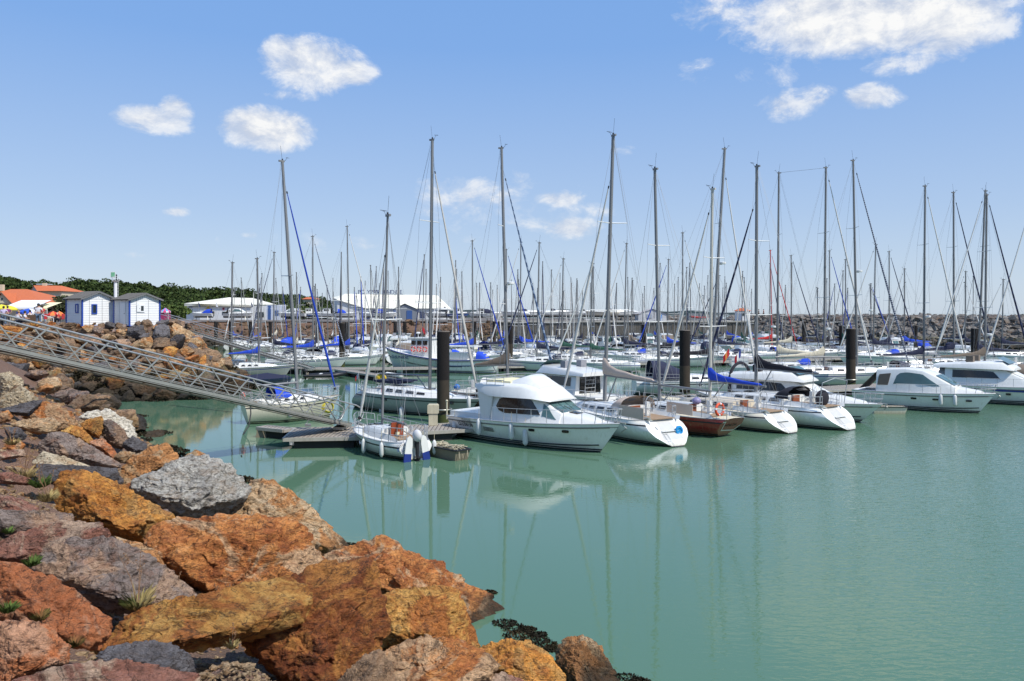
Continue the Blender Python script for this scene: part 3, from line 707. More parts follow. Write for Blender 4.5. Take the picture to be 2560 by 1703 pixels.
# prototypes for the bank stones
def proto_rock(seed, lvl=4, npl=9):
    rng = np.random.RandomState(seed); D, Fc = ico(lvl)
    N = rng.normal(size=(npl, 3)); N /= np.linalg.norm(N, axis=1)[:, None]; N = np.vstack([N, -N + rng.normal(size=N.shape) * .25]); N /= np.linalg.norm(N, axis=1)[:, None]
    Hh = rng.uniform(.6, 1.0, len(N)); A = np.clip(D @ N.T, 0, None) / Hh; p = 20; mx = A.max(1)
    r = 1 / (mx * ((A / mx[:, None]) ** p).sum(1) ** (1 / p)); r = np.minimum(r, 1.5)
    Pt = D * r[:, None] * np.array([1.15, .9, .68]); return rough_up(Pt, D, 1.0, seed, .75), Fc
PR = [proto_rock(100 + i, 4) for i in range(12)]
PM = [mesh_np('boulder', v, f, PAL['brown'], True) for v, f in PR]
for m_ in PM: m_.set_sharp_from_angle(angle=R(40))
def place_rock(x, y, z, s, pal, label, group, rng):
    o = bpy.data.objects.new('boulder', PM[rng.randint(len(PM))]); COL.objects.link(o)
    o.location = (x, y, z); o.scale = (s * rng.uniform(.85, 1.2), s * rng.uniform(.85, 1.2), s * rng.uniform(.8, 1.15))
    o.rotation_euler = (rng.uniform(-.6, .6), rng.uniform(-.6, .6), rng.uniform(0, 6.28))
    o.material_slots[0].link = 'OBJECT'; o.material_slots[0].material = PAL[pal]
    tag(o, label, 'boulder', group); return o
rng = np.random.RandomState(21); placed = []
def scatter(n, x0, x1, y0, y1, smin, smax, gap, pals, lab, grp, cond, tries=9000):
    k = 0
    for _ in range(tries):
        if k >= n: break
        x = rng.uniform(x0, x1); y = rng.uniform(y0, y1); z, _s = bankz(np.array(x), np.array(y)); z = float(z)
        d = float(sdist(np.array(x), np.array(y)))
        if not cond(x, y, z, d): continue
        s = rng.uniform(smin, smax)
        if any((x - a) ** 2 + (y - b) ** 2 + (z - c) ** 2 < ((s + e) * gap) ** 2 for a, b, c, e in placed): continue
        placed.append((x, y, z, s)); pal = pals[rng.randint(len(pals))]
        zone = 'near the top of' if z > 3.6 else ('half way up' if z > 1.5 else 'in the dark wet zone of')
        place_rock(x, y, z + s * .12, s, pal, lab % (WORD[pal], zone), grp % (WORD[pal], zone), rng); k += 1
    return k
n1 = scatter(200, -47, -20.5, 54, 72, .45, 1.0, .72, ['tan', 'rust', 'brown', 'brown', 'purple_grey', 'ochre', 'brown', 'slate', 'brown', 'tan', 'tan', 'slate'], '%s boulder %s the stone bank below the white huts', '%s boulders %s the hut bank',
             lambda x, y, z, d: -.3 < d < 6.6 and (y > 55.6 or x > -30) and y < 70 and (x / y * F + CX) > -60 and (x > -29 or z < 5.1), 30000)
n3 = scatter(40, -12, 3, 4, 26, .22, .42, .8, ['brown', 'tan', 'purple_grey', 'rust', 'slate'], '%s stone %s the near bank between big boulders', '%s stones %s the near bank gaps',
             lambda x, y, z, d: .5 < d < 12 and -.68 < x / y < .2 and (H - z) / y * F + HOR < 1750)
for o_ in list(COL.objects)[-n3:]: o_.location.z -= .6
n2 = scatter(46, -34, -16, 24, 50, .35, .7, .8, ['brown', 'slate', 'purple_grey', 'tan', 'brown'], '%s boulder %s the cove side of the near bank', '%s boulders %s the near bank',
             lambda x, y, z, d: -.2 < d < 5 and (x / y * F + CX) > -40 and (H - z) / y * F + HOR > 860)
print('bank rocks', n1, n2)
# smaller stones wedged between: too many to count, one object
def rubble(name, label, samp, mat, lvl=2, kind='stuff', cat='rubble', seed=4):
    pr = []
    for i in range(6):
        rg = np.random.RandomState(200 + i + seed); D, Fc = ico(lvl); N = rg.normal(size=(9, 3)); N /= np.linalg.norm(N, axis=1)[:, None]
        A = np.clip(D @ N.T, 0, None) / rg.uniform(.55, 1, 9); r = 1 / np.maximum(A.max(1), .75); pr.append((D * r[:, None] * np.array([1.1, .9, .7]), Fc))
    Vs = []; Fs = []; o = 0
    for (x, y, z, s) in samp:
        v, f = pr[rng.randint(6)]; a = rng.uniform(0, 6.28); b = rng.uniform(-.7, .7)
        ca_, sa = math.cos(a), math.sin(a); cb2, sb = math.cos(b), math.sin(b)
        M = np.array([[ca_, -sa, 0], [sa, ca_, 0], [0, 0, 1]]) @ np.array([[1, 0, 0], [0, cb2, -sb], [0, sb, cb2]])
        Vs.append((v * s * rng.uniform(.75, 1.25, 3)) @ M.T + np.array([x, y, z])); Fs.append(f + o); o += len(v)
    ob = bpy.data.objects.new(name, mesh_np(name, np.vstack(Vs), np.vstack(Fs), mat, False)); COL.objects.link(ob)
    tag(ob, label, cat, kind=kind); return ob
s1 = []
for _ in range(9000):
    x = rng.uniform(-48, -19); y = rng.uniform(54, 72); d = float(sdist(np.array(x), np.array(y)))
    if -.5 < d < 6.6 and len(s1) < 1500: s1.append((x, y, float(bankz(np.array(x), np.array(y))[0]) + rng.uniform(-.1, .15), rng.uniform(.14, .38)))
rubble('rubble', 'small broken stones wedged between the boulders below the white huts', s1, PAL['brown'])
s1 = []
for _ in range(60000):
    if len(s1) >= 8500: break
    y = rng.uniform(3.5, 30) ; x = rng.uniform(-.68, .1) * y; d = float(sdist(np.array(x), np.array(y)))
    if d > .3:
        z = float(bankn(np.array([x]), np.array([y]))[0]); s1.append((x, y, z + .0, (rng.uniform(.010, .035) if rng.rand() < .85 else rng.uniform(.035, .08)) * (1 + y / 20)))
for _ in range(900):
    x = MOUND[0] + rng.normal() * .55; y = MOUND[1] + rng.normal() * .45; s1.append((x, y, float(bankn(np.array([x]), np.array([y]))[0]) + .004, rng.uniform(.008, .026) if rng.rand() < .9 else rng.uniform(.03, .05)))
rubble('gravel', 'loose tan gravel and grit filling the gaps between the near boulders', s1, PAL['tan'], 1, cat='gravel')
# rows of stone facing: far bank under the boatyard and the breakwater on the right
def heap(n, a, b, zt, width, s0, s1_, z0=-.2):
    out = []; a = np.array(a, float); b = np.array(b, float); L = np.linalg.norm(b - a); u = (b - a) / L; nrm = np.array([u[1], -u[0]])
    for _ in range(n):
        t = rng.rand(); k = rng.rand(); q = a + u * L * t - nrm * width * k * 1.0
        out.append((q[0], q[1], z0 + (zt - z0) * k + rng.uniform(-.2, .25), rng.uniform(s0, s1_)))
    return out
def stone_mix(name, c):
    return rock_mat(name, c, (.2, .11, .06), 1.0, .25)
rubble('riprap', 'brown stone facing of the far bank below the boatyard', heap(2600, (-120, 148.2), (-2, 148.6), 4.35, 4.2, .38, .85), stone_mix('far_bank_stone', [(.05, .035, .025), (.17, .105, .06), (.32, .20, .11)]), 1)
# ------------------------------------------------------------------ breakwater
bwm = stone_mix('breakwater_stone', [(.03, .028, .026), (.10, .092, .082), (.22, .20, .175), (.40, .37, .32)])
BW = [((44, 180), (66, 154)), ((66, 154), (86, 131)), ((86, 131), (122, 92))]
smp = []
for a, b in BW:
    smp += heap(1150, a, b, 5.35, 8.5, .45, 1.05)
    smp += [(x, y, z + .25, s * .8) for x, y, z, s in heap(170, (a[0] + 6.3, a[1] + 5.6), (b[0] + 6.3, b[1] + 5.6), 5.3, 3, .6, 1.0, 5.0)]
smp += heap(260, (22, 176), (47, 178), 5.5, 3.0, .4, .8, 4.4)
rubble('breakwater_stones', 'long breakwater of grey and pale stones closing the harbour on the right', smp, bwm, 1, cat='breakwater')
mb = MB()
for a, b in BW:
    ex = (6.6, 5.6)
    mb.poly([(a[0], a[1], -.8), (b[0], b[1], -.8), (b[0] + ex[0], b[1] + ex[1], 5.05), (a[0] + ex[0], a[1] + ex[1], 5.05)])
    mb.poly([(a[0] + ex[0], a[1] + ex[1], 5.05), (b[0] + ex[0], b[1] + ex[1], 5.05), (b[0] + 16, b[1] + 13, 5.05), (a[0] + 16, a[1] + 13, 5.05)])
tag(mb.build('breakwater_core', pm('core_stone', (.05, .045, .04), .95)), kind='structure')

galv = pm('galvanised_steel', (.38, .37, .33), .45, .55, .18, 2.5, .1, 20, dirt=.25)
galvl = pm('light_aluminium', (.44, .44, .42), .4, .6, .12, 2.5)
deckm, _nt, _b = _new('pontoon_planks')
_oc = objco(_nt); _w = _nt.nodes.new('ShaderNodeTexWave'); _w.bands_direction = 'X'; _w.inputs['Scale'].default_value = 1.6; _w.inputs['Distortion'].default_value = .3
_nt.links.new(_oc, _w.inputs['Vector'])
_c = mixc(_nt, noise(_nt, _oc, 3, 5), (.22, .185, .15), (.36, .32, .27)); _c = mixc(_nt, ramp(_nt, _w.outputs['Fac'], [(.04, (1, 1, 1)), (.12, (0, 0, 0))]), _c, (.05, .04, .035))
_nt.links.new(_c, _b.inputs['Base Color']); _b.inputs['Roughness'].default_value = .85; bump(_nt, _b, _w.outputs['Fac'], .5, .02)
floatm = pm('black_float', (.018, .018, .018), .7, 0, .4, 2)
conf = pm('grey_float', (.20, .17, .12), .85, 0, .25, 2, dirt=.6)
edge = pm('pontoon_edge', (.42, .39, .34), .6, .3, .2, 1.5, dirt=.4)
rope = pm('rope', (.45, .40, .28), .9, 0, .2, 10)
yrope = pm('yellow_hose', (.55, .45, .04), .6, 0, .2, 10)
blackr = pm('black_rubber', (.012, .012, .012), .5, 0, .2, 10)

# ------------------------------------------------------------------ gangways
def gangway(a, b, hgt, wid, nb, label):
    a = Vector(a); b = Vector(b); d = b - a; L = d.length; u = d / L; side = Vector((-u.y, u.x, 0)).normalized(); upv = Vector((0, 0, 1))
    t = thing('gangway', label, 'gangway', a); Z = Vector((0, 0, 0))
    def truss(off, m):
        o = side * off
        mb = MB(); mb.bar(o, o + d, .06, .115, up=upv); mb.bar(o + Vector((0, 0, -.095)), o + d + Vector((0, 0, -.095)), .12, .025); mb.bar(o + Vector((0, 0, .10)), o + d + Vector((0, 0, .10)), .12, .025)
        mb.build('bottom_chord', m, t)
        mb = MB(); mb.tube([o + upv * hgt, o + d * 1.02 + upv * hgt, o + d * 1.04 + upv * (hgt - .08), o + d * 1.048 + upv * (hgt - .35), o + d * 1.035 + upv * .3, o + d * 1.0 + upv * .05], .036, 8); mb.build('handrail', galvl, t, 60)
        mb = MB(); mb.tube([o + upv * hgt * .52, o + d * .97 + upv * hgt * .52], .022, 6)
        mb.tube([o + upv * hgt * .28, o + d * .97 + upv * hgt * .28], .016, 6); mb.build('mid_rail', m, t, 60)
        mb = MB()
        for i in range(nb):
            p0 = o + d * ((i + .0) / nb); p1 = o + d * ((i + .5) / nb); p2 = o + d * ((i + 1.0) / nb)
            q = upv * (hgt - .04)
            mb.bar(p0 + q + u * .12, p1 - u * .08 + upv * .08, .042, .042); mb.bar(p1 + u * .08 + upv * .08, p2 + q - u * .12, .042, .042)
        mb.build('lattice', m, t)
    truss(0, galv); truss(wid, galv)
    mb = MB(); mb.bar(side * wid / 2 - upv * .03, side * wid / 2 + d - upv * .03, wid - .15, .03)
    for i in range(nb * 2): mb.bar(d * (i / (nb * 2)) + Vector((0, 0, -.03)), side * wid + d * (i / (nb * 2)) + Vector((0, 0, -.03)), .06, .056)
    mb.build('walkway', pm('grey_grating', (.20, .20, .185), .8, .2, .2, 8), t)
    mb = MB(); mb.box(tuple(d + side * wid / 2 + Vector((0, 0, -.12))), (.5, wid + .2, .14)); mb.build('foot', galv, t)
    return t
gw1a = (-17.2, 22.6, 5.85); gw1b = (-7.85, 38.9, .74)
_dx = (gw1b[0] - gw1a[0]) * .5
gangway(gw1a, gw1b, 1.02, 1.25, 9, 'long grey metal gangway with zigzag lattice sides in front of the stone bank')
a2 = P(392, 812, 84); a2.z = 5.1; b2 = G(772, 922, .62)
gangway(tuple(a2), tuple(b2), 1.1, 1.2, 9, 'second grey metal gangway further back, coming down from behind the huts')
mb = MB()
pp = [G(620, 1000, 1.6), G(622, 1040, .9), G(606, 1075, .3), G(598, 1105, 0.02), G(606, 1150, -.05)]
pts = [P(626, 1008, 41.5), P(627, 1035, 41.3), P(622, 1065, 41), P(604, 1092, 40.6), P(596, 1112, 39.6), P(600, 1135, 36.0), P(604, 1141, 34.4)]
mb.tube(pts, .034, 8); tag(mb.build('hose', blackr, None, 60), 'black hose looping from the long gangway down into the water', 'hose')

# ------------------------------------------------------------------ pontoons
def pontoon(name, pts, w, label, z=.5, floats=True, cat='pontoon', grp=None):
    t = thing(name, label, cat, (pts[0][0], pts[0][1], 0), 0, grp); o = Vector((pts[0][0], pts[0][1], 0))
    dk = MB(); ed = MB(); fl = MB()
    for i in range(len(pts) - 1):
        a = Vector((*pts[i], 0)) - o; b = Vector((*pts[i + 1], 0)) - o; d = (b - a).normalized(); s = Vector((-d.y, d.x, 0)); L = (b - a).length
        dk.bar(a + Vector((0, 0, z - .03 + .003 * i)), b + Vector((0, 0, z - .03 + .003 * i)), w - .16, .06)
        for sg in (-1, 1): ed.bar(a + s * sg * w / 2 + Vector((0, 0, z - .06)), b + s * sg * w / 2 + Vector((0, 0, z - .06)), .10, .16)
        ed.bar(a - s * w / 2 + Vector((0, 0, z - .062)), a + s * w / 2 + Vector((0, 0, z - .062)), .1, .15); ed.bar(b - s * w / 2 + Vector((0, 0, z - .064)), b + s * w / 2 + Vector((0, 0, z - .064)), .1, .15)
        n = max(1, int(L / 3.2))
        for k in range(n):
            c = a + d * L * ((k + .5) / n); fl.bar(c - d * min(L / n * .42, 1.35) + Vector((0, 0, .12)), c + d * min(L / n * .42, 1.35) + Vector((0, 0, .12)), w - .3, .52)
    dk.build('deck', deckm, t); ed.build('edge_beam', edge, t); fl.build('float', floatm, t)
    return t
pontoon('pontoon', [(-6.9, 38.6), (-2.2, 40.3), (4.5, 46.5), (12.8, 54.6), (28, 62.4), (60, 76)], 2.4, 'main wooden pontoon that the front row of boats is moored to')
pontoon('landing_stage', [(-10.6, 37.9), (-7.0, 38.3)], 3.4, 'dark slatted landing stage at the foot of the long gangway')
pontoon('pontoon', [(-25.5, 83), (-15, 82.3), (-5, 84), (12, 90), (40, 100), (80, 112)], 2.2, 'second pontoon, at the foot of the rear gangway')
pontoon('finger_pontoon', [(-17.5, 81), (-9.6, 69.5)], 1.1, 'narrow finger pontoon reaching out from the second pontoon, white cushions at its tip')
pontoon('finger_pontoon', [(-12.6, 40.1), (-11.0, 39.2)], .7, 'short finger pontoon on a brown float left of the landing stage')
mb = MB(); mb.box((0, 0, .18), (.95, .7, .62), taper=.85)
tag(mb.build('float', conf, None, None, (-12.3, 40.0, 0)), 'brown square mooring float left of the landing stage', 'float')
t = thing('bumper', 'white inflatable bumper roll lying on the tip of the finger pontoon', 'bumper', (-11.2, 71.6, .6))
mb = MB()
for i in range(9): mb.ball((i * .34 * .55, -i * .34 * .83, .12), (.26, .26, .19), nu=10, nv=6)
mb.build('roll', pm('white_vinyl', (.72, .72, .68), .5, 0, .1, 3, dirt=.2), t, 70)
rows = [[(-30, 104), (0, 107), (40, 116), (78, 124)], [(-34, 124), (0, 127), (40, 133), (62, 140)], [(-48, 140), (0, 142), (50, 144)]]
for i, r in enumerate(rows): pontoon('pontoon', r, 2.0, ['third pontoon from the front, between the middle boats', 'fourth pontoon from the front, far into the harbour', 'furthest pontoon, below the far quay'][i])

pilem = soil_mat('pile_steel', (.013, .009, .008), (.030, .016, .013), (.020, .016, .014), .5, False)
_nt = pilem.node_tree
def pile(px, ptop, Y, r, label):
    x = XA(px, Y); zt = H - (ptop - HOR) * Y / F
    t = thing('mooring_pile', label, 'pile', (x, Y, 0))
    mb = MB(); n = 20
    ring = lambda z, q: [(q * math.cos(2 * math.pi * j / n), q * math.sin(2 * math.pi * j / n), z) for j in range(n)]
    mb.loft([ring(-2, r), ring(.45, r), ring(.46, r), ring(2.4, r), ring(2.41, r), ring(zt, r)], mf=lambda i, j: 1 if i < 2 else (2 if i < 4 else 0)); mb.build('shaft', [pilem, pm('pile_weed', (.045, .055, .012), .9, 0, .5, 4, .6, 20), pm('pile_lower', (.035, .026, .016), .85, 0, .5, 3, .4, 12)], t, 50)
    mb = MB(); mb.loft([ring(zt, r * 1.04), ring(zt + .05, r * 1.04)]); mb.build('cap', pm('pile_cap', (.16, .13, .11), .8, 0, .3, 5, dirt=.5), t, 50)
    mb = MB(); mb.torus((0, 0, .75), r + .12, .04, 'z', 16, 5)
    mb.build('guide_ring', galv, t, 60); return t
pile(1108, 830, 45.2, .36, 'thick dark pile, nearest to the viewer, rising in front of the grey hulled sailing boat')
pile(1712, 827, 57.5, .38, 'thick dark red pile behind the beige boom cover')
pile(2127, 823, 65.5, .38, 'thick dark pile to the right of the boat with the blue boom cover')
pile(855, 808, 91, .32, 'dark pile by the second pontoon, left of the blue and white trawler')
pile(1276, 815, 98, .32, 'dark pile on the second pontoon, right of the blue and white trawler')
pile(1610, 812, 104, .32, 'dark pile on the second pontoon, right of centre, with a reddish face')
pile(2103, 815, 112, .3, 'slim dark pile standing left of the third thick pile')
pile(2289, 814, 110, .26, 'slim dark pile in front of the breakwater')
pile(2437, 822, 84, .38, 'thick black pile rising behind the motor cruisers on the right')
pile(866, 806, 112, .3, 'dark pile directly behind the pile by the trawler')
for i, px in enumerate((463, 540, 577, 626, 676, 793, 988, 1012, 1186, 1236, 1890, 2010)):
    pile(px, 804, 126 + (i * 7) % 11, .3, 'short dark pile far back, ' + ['above the rear gangway top', 'left of the first tall mast', 'second left of the first tall mast', 'just left of the nearest tall mast', 'just right of the nearest tall mast', 'left of the blue furled sail top',
         'below the low side of the boatshed', 'behind the white boat masts below the boatshed', 'just right of the nearest pile', 'left of the concrete quay wall', 'under the little orange roofed tower', 'between the red mast and the breakwater'][i])
# pontoon fittings
t = thing('power_pedestal', 'cream service pedestal on the main pontoon left of the nearest pile', 'pedestal', tuple(G(1083, 1063, .5)))
mb = MB(); mb.box((0, 0, .32), (.42, .38, .62)); mb.build('post', pm('cream_plastic', (.55, .50, .36), .6, 0, .1, 3, dirt=.4), t)
mb = MB(); mb.box((0, 0, .82), (.54, .46, .42)); mb.box((0, 0, 1.04), (.46, .40, .06)); mb.build('head', MATS['cream_plastic'], t)
mb = MB(); mb.tube([(0, 0, 0), (0, 0, .95)], .045, 10); mb.ball((0, 0, .98), .07); tag(mb.build('bollard_post', MATS['cream_plastic'], None, 60, tuple(G(1117, 1048, .5))), 'slim cream post beside the nearest pile', 'post')
def ropething(name, pts, r, mat, label, cat='rope'):
    mb = MB(); mb.tube(pts, r, 5); return tag(mb.build(name, mat, None, 60), label, cat)
def sag(a, b, s, n=8):
    a = Vector(a); b = Vector(b); return [a.lerp(b, i / n) - Vector((0, 0, s * 4 * (i / n) * (1 - i / n))) for i in range(n + 1)]
ropething('mooring_rope', sag(G(1120, 1056, .52), P(1166, 1066, 41), .12), .018, rope, 'pale rope sagging from the pontoon to the flybridge cruiser stern')
mb = MB()
for k in range(5): mb.torus((.02 * k, .01 * k, .02 + .03 * k), .3 - .01 * k, .022, 'z', 20, 5)
o = tag(mb.build('hose_coil', yrope, None, 60, (XA(818, 44.5), 44.5, .9)), 'yellow rope coil hanging from the bow of the boat with the blue furled sail', 'rope'); o.rotation_euler = (1.3, 0, .4)
t = thing('mooring_cleat', 'small cleat with a white handle on the landing stage', 'cleat', tuple(G(770, 1066, .5)))
mb = MB(); mb.box((0, 0, .06), (.3, .12, .12)); mb.tube([(-.1, 0, .1), (.12, 0, .5)], .025, 6); mb.build('horn', galvl, t)

# ------------------------------------------------------------------ the two white huts
board = pm('white_boards', (.76, .77, .77), .6, 0, .04, 4, dirt=.08)
bluet = pm('blue_trim', (.012, .055, .32), .5, 0, .15, 4)
tile = pm('grey_tiles', (.11, .105, .10), .8, 0, .4, 6, .4, 12)
darkin = glass_mat('dark_window')
def hut(name, label, c, wf, dd, zw, zr, windows):
    t = thing(name, label, 'hut', (c[0], c[1], 5.17), math.atan2(.81, .58))
    # local x along the front, local y into the depth
    mb = MB(); n = int(zw / .14)
    mb.box((wf / 2, dd / 2, zw / 2), (wf - .04, dd - .04, zw))
    for i in range(n + 1):
        z = i * .14 + .02
        if z > zw - .05: break
        mb.add([(-.02, -.024, z), (wf + .02, -.024, z), (wf, -.004, z + .12), (0, -.004, z + .12)], [(0, 1, 2, 3)]); mb.add([(-.024, dd, z), (-.024, -.02, z), (-.004, 0, z + .12), (-.004, dd, z + .12)], [(0, 1, 2, 3)])
    mb.build('wall', board, t)
    mb = MB(); nb = 14
    for i in range(nb):
        x0 = wf * i / nb + .01; x1 = wf * (i + 1) / nb - .01
        h0 = zw + (zr - zw) * (1 - abs(2 * x0 / wf - 1)); h1 = zw + (zr - zw) * (1 - abs(2 * x1 / wf - 1)); hm_ = zr if x0 < wf / 2 < x1 else (h0 + h1) / 2
        mb.add([(x0, -.03, zw), (x1, -.03, zw), (x1, -.03, h1), ((x0 + x1) / 2, -.03, hm_), (x0, -.03, h0), (x0, .05, zw), (x1, .05, zw), (x1, .05, h1), ((x0 + x1) / 2, .05, hm_), (x0, .05, h0)], [(0, 1, 2, 3, 4), (9, 8, 7, 6, 5), (0, 4, 9, 5), (2, 1, 6, 7)])
    mb.build('gable', board, t)
    mb = MB()
    for x, y in ((0, 0), (wf, 0), (0, dd)): mb.box((x, y - .012, zw / 2), (.11, .11, zw))
    mb.box((wf / 2, dd / 2, .03), (wf + .06, dd + .06, .06)); mb.build('corner_trim', bluet, t)
    mb = MB(); ov = .22; sl = (zr - zw) / (wf / 2)
    for sg in (-1, 1):
        n = 22
        for r in range(7):
            ring0 = []; ring1 = []
            s0 = r / 7.0; s1 = (r + 1) / 7.0 + .01
            def pt(s, k):
                xx = wf / 2 + sg * (wf / 2 + ov) * s; y = -ov + (dd + 2 * ov) * k / (n * 4)
                return (xx, y, zr + .05 - sl * (wf / 2 + ov) * s + .028 * math.sin(k * math.pi / 2) + .03)
            a_ = [pt(s0, k) for k in range(n * 4 + 1)]; b_ = [(p[0], p[1], p[2] + .025) for p in (pt(s1, k) for k in range(n * 4 + 1))]
            mb.loft([a_, b_], closed=False, caps=False)
    mb.build('roof', tile, t)
    mb = MB()
    for sg in (-1, 1):
        mb.bar((wf / 2, -ov - .01, zr + .02), (wf / 2 + sg * (wf / 2 + ov), -ov - .01, zr + .02 - sl * (wf / 2 + ov)), .04, .10)
        mb.bar((wf / 2, dd + ov, zr + .02), (wf / 2 + sg * (wf / 2 + ov), dd + ov, zr + .02 - sl * (wf / 2 + ov)), .04, .10)
    for sg in (-1, 1): mb.add([(wf / 2, -ov, zr + .03), (wf / 2 + sg * (wf / 2 + ov), -ov, zr + .03 - sl * (wf / 2 + ov)), (wf / 2 + sg * (wf / 2 + ov), dd + ov, zr + .03 - sl * (wf / 2 + ov)), (wf / 2, dd + ov, zr + .03)], [(0, 1, 2, 3)])
    mb.build('fascia', pm('grey_fascia', (.16, .16, .16), .7), t)
    mb = MB()
    for x in (wf * .22, wf * .62): mb.box((x, -.035, zw * .5), (.022, .02, zw))
    mb.build('door_joint', pm('joint', (.35, .36, .38), .7), t)
    for (side, u, z, ww, hh, kind) in windows:
        def pos(a, zz, off): return (a, -off, zz) if side == 'f' else (-off, a, zz)
        def bx(m_, a, zz, w_, h_, off, th): m_.box(pos(a, zz, off), (w_, th, h_) if side == 'f' else (th, w_, h_))
        fr = MB(); fm = bluet if kind == 'blue' else board
        for dx_ in (-1, 1): bx(fr, u + dx_ * ww / 2, z, .09, hh + .16, .045, .06)
        for dz in (-1, 1): bx(fr, u, z + dz * (hh / 2 + .04), ww - .09, .09, .045, .06)
        wn = fr.build('window', fm, t)
        g = MB(); bx(g, u, z, ww - .08, hh - .02, .032, .02); g.build('pane', darkin if side == 'f' else pm('white_panel', (.55, .57, .6), .5), wn)
        if kind == 'shutter':
            s = MB(); s.box((u - ww * .95, -.07, z), (ww * .9, .03, hh + .12)); s.build('shutter', board, t); k = MB(); k.ball((u - ww * .75, -.095, z), .025); k.build('knob', darkin, t)
    if windows[0][5] == 'shutter':
        mb = MB()
        for x in (.10, dd * .45): mb.box((-.035, x + .45, zw * .46), (.02, .02, zw * .9))
        mb.box((-.04, .9, zw * .45), (.02, .75, zw * .86)); mb.build('door', board, t); k = MB(); k.ball((-.07, .65, 1.0), .03); k.build('handle', darkin, t)
    return t
hut('hut', 'left white boarded hut with blue window frames and a dark tiled roof', (-33.6, 62.25), 2.5, 2.5, 2.17, 2.68, [('f', .92, 1.35, .36, .62, 'blue'), ('s', .75, 1.4, .36, .55, 'blue')])
hut('hut', 'right white boarded hut with a small open white shutter on its front', (-30.05, 62.55), 2.5, 2.3, 2.10, 2.55, [('f', 1.02, 1.4, .32, .42, 'shutter')])

# light tower behind the huts
t = thing('harbour_light', 'white cylindrical harbour light with a green framed board behind the huts', 'light tower', (XA(289, 84), 84, 5.2))
wp = pm('white_paint', (.74, .75, .76), .5, 0, .06, 2, dirt=.15); m_ = .0422
mb = MB(); mb.tube([(0, 0, 0), (0, 0, 4.35)], .17, 14); mb.build('column', wp, t, 60)
mb = MB(); mb.tube([(0, 0, 4.3), (0, 0, 4.42)], [.28, .36], 14); mb.build('platform', wp, t, 60)
mb = MB()
for i in range(10):
    a = i * .628; mb.tube([(.34 * math.cos(a), .34 * math.sin(a), 4.4), (.34 * math.cos(a), .34 * math.sin(a), 4.85)], .012, 4)
mb.torus((0, 0, 4.85), .34, .014, 'z', 18, 4); mb.torus((0, 0, 4.63), .34, .01, 'z', 18, 4); mb.build('railing', wp, t)
mb = MB(); mb.tube([(.08, 0, 4.4), (.08, 0, 4.9)], .06, 10); mb.ball((.08, 0, 4.98), (.09, .09, .13)); mb.build('lamp', pm('dark_lamp', (.03, .04, .04), .3), t, 60)
mb = MB(); mb.box((-.22, -.1, 5.05), (.54, .03, .66)); bd = mb.build('day_board', wp, t)
mb = MB(); mb.box((-.22, -.12, 5.05), (.40, .02, .50)); mb.build('green_panel', pm('green_panel', (.16, .42, .24), .6), bd)
mb = MB()
for i in range(12): mb.bar((.17, 0, .4 + i * .32), (.30, 0, .4 + i * .32), .02, .02)
mb.tube([(.30, 0, .2), (.30, 0, 4.3)], .012, 4); mb.build('ladder', wp, t)

# ------------------------------------------------------------------ houses, restaurant, kiosk
orange = pm('orange_tiles', (.50, .13, .045), .8, 0, .16, 3, .8, 10)
cream = pm('cream_render', (.56, .49, .36), .9, 0, .08, 1.5, dirt=.15); pink = pm('pinkish_render', (.42, .33, .29), .9, 0, .08, 1.5)
def hiproof(mb, x0, x1, y0, y1, ze, zr, hip0, hip1, m=0):
    ym = (y0 + y1) / 2
    a, b, c, d = (x0, y0, ze), (x1, y0, ze), (x1, y1, ze), (x0, y1, ze); e, f = (x0 + hip0, ym, zr), (x1 - hip1, ym, zr)
    mb.poly([a, b, f, e], m); mb.poly([c, d, e, f], m); mb.poly([d, a, e], m); mb.poly([b, c, f], m)
Y = 86; x0 = XA(-120, Y); x1 = XA(111, Y)
t = thing('restaurant', 'low restaurant with a wide orange tiled hip roof at the left edge', 'restaurant', (x0, Y, 5.17)); W = x1 - x0
mb = MB(); mb.box((W / 2 - .2, 4.4, 1.0), (W - 1.2, 7.6, 2.0)); mb.build('wall', cream, t)
mb = MB(); hiproof(mb, 0, W, 0, 9, 2.12, 3.75, 3.5, 4.6); mb.build('roof', orange, t)
mb = MB(); mb.bar((0, -.03, 2.06), (W, -.03, 2.06), .08, .14); mb.build('gutter', wp, t)
gx = XA(10, Y) - x0
mb = MB(); mb.poly([(gx - .95, -.35, 2.12), (gx + .95, -.35, 2.12), (gx, -.35, 3.1)]); g = mb.build('gable', cream, t)
mb = MB(); mb.poly([(gx - 1.1, -.5, 2.08), (gx, -.5, 3.24), (gx, 2.2, 3.24), (gx - 1.1, .2, 2.1)]); mb.poly([(gx + 1.1, -.5, 2.08), (gx, -.5, 3.24), (gx, 2.2, 3.24), (gx + 1.1, .2, 2.1)]); mb.build('gable_roof', orange, t)
mb = MB(); mb.bar((gx - 1.12, -.53, 2.06), (gx, -.53, 3.24), .05, .12); mb.bar((gx + 1.12, -.53, 2.06), (gx, -.53, 3.24), .05, .12); mb.build('barge_board', pm('brown_board', (.16, .1, .07), .7), t)
mb = MB(); mb.tube([(gx, -.40, 2.55), (gx, -.36, 2.55)], .12, 14); mb.build('round_window', darkin, t)
mb = MB(); mb.box((W - 7.2, 4.0, 3.9), (.5, .4, .7)); mb.build('chimney', cream, t)
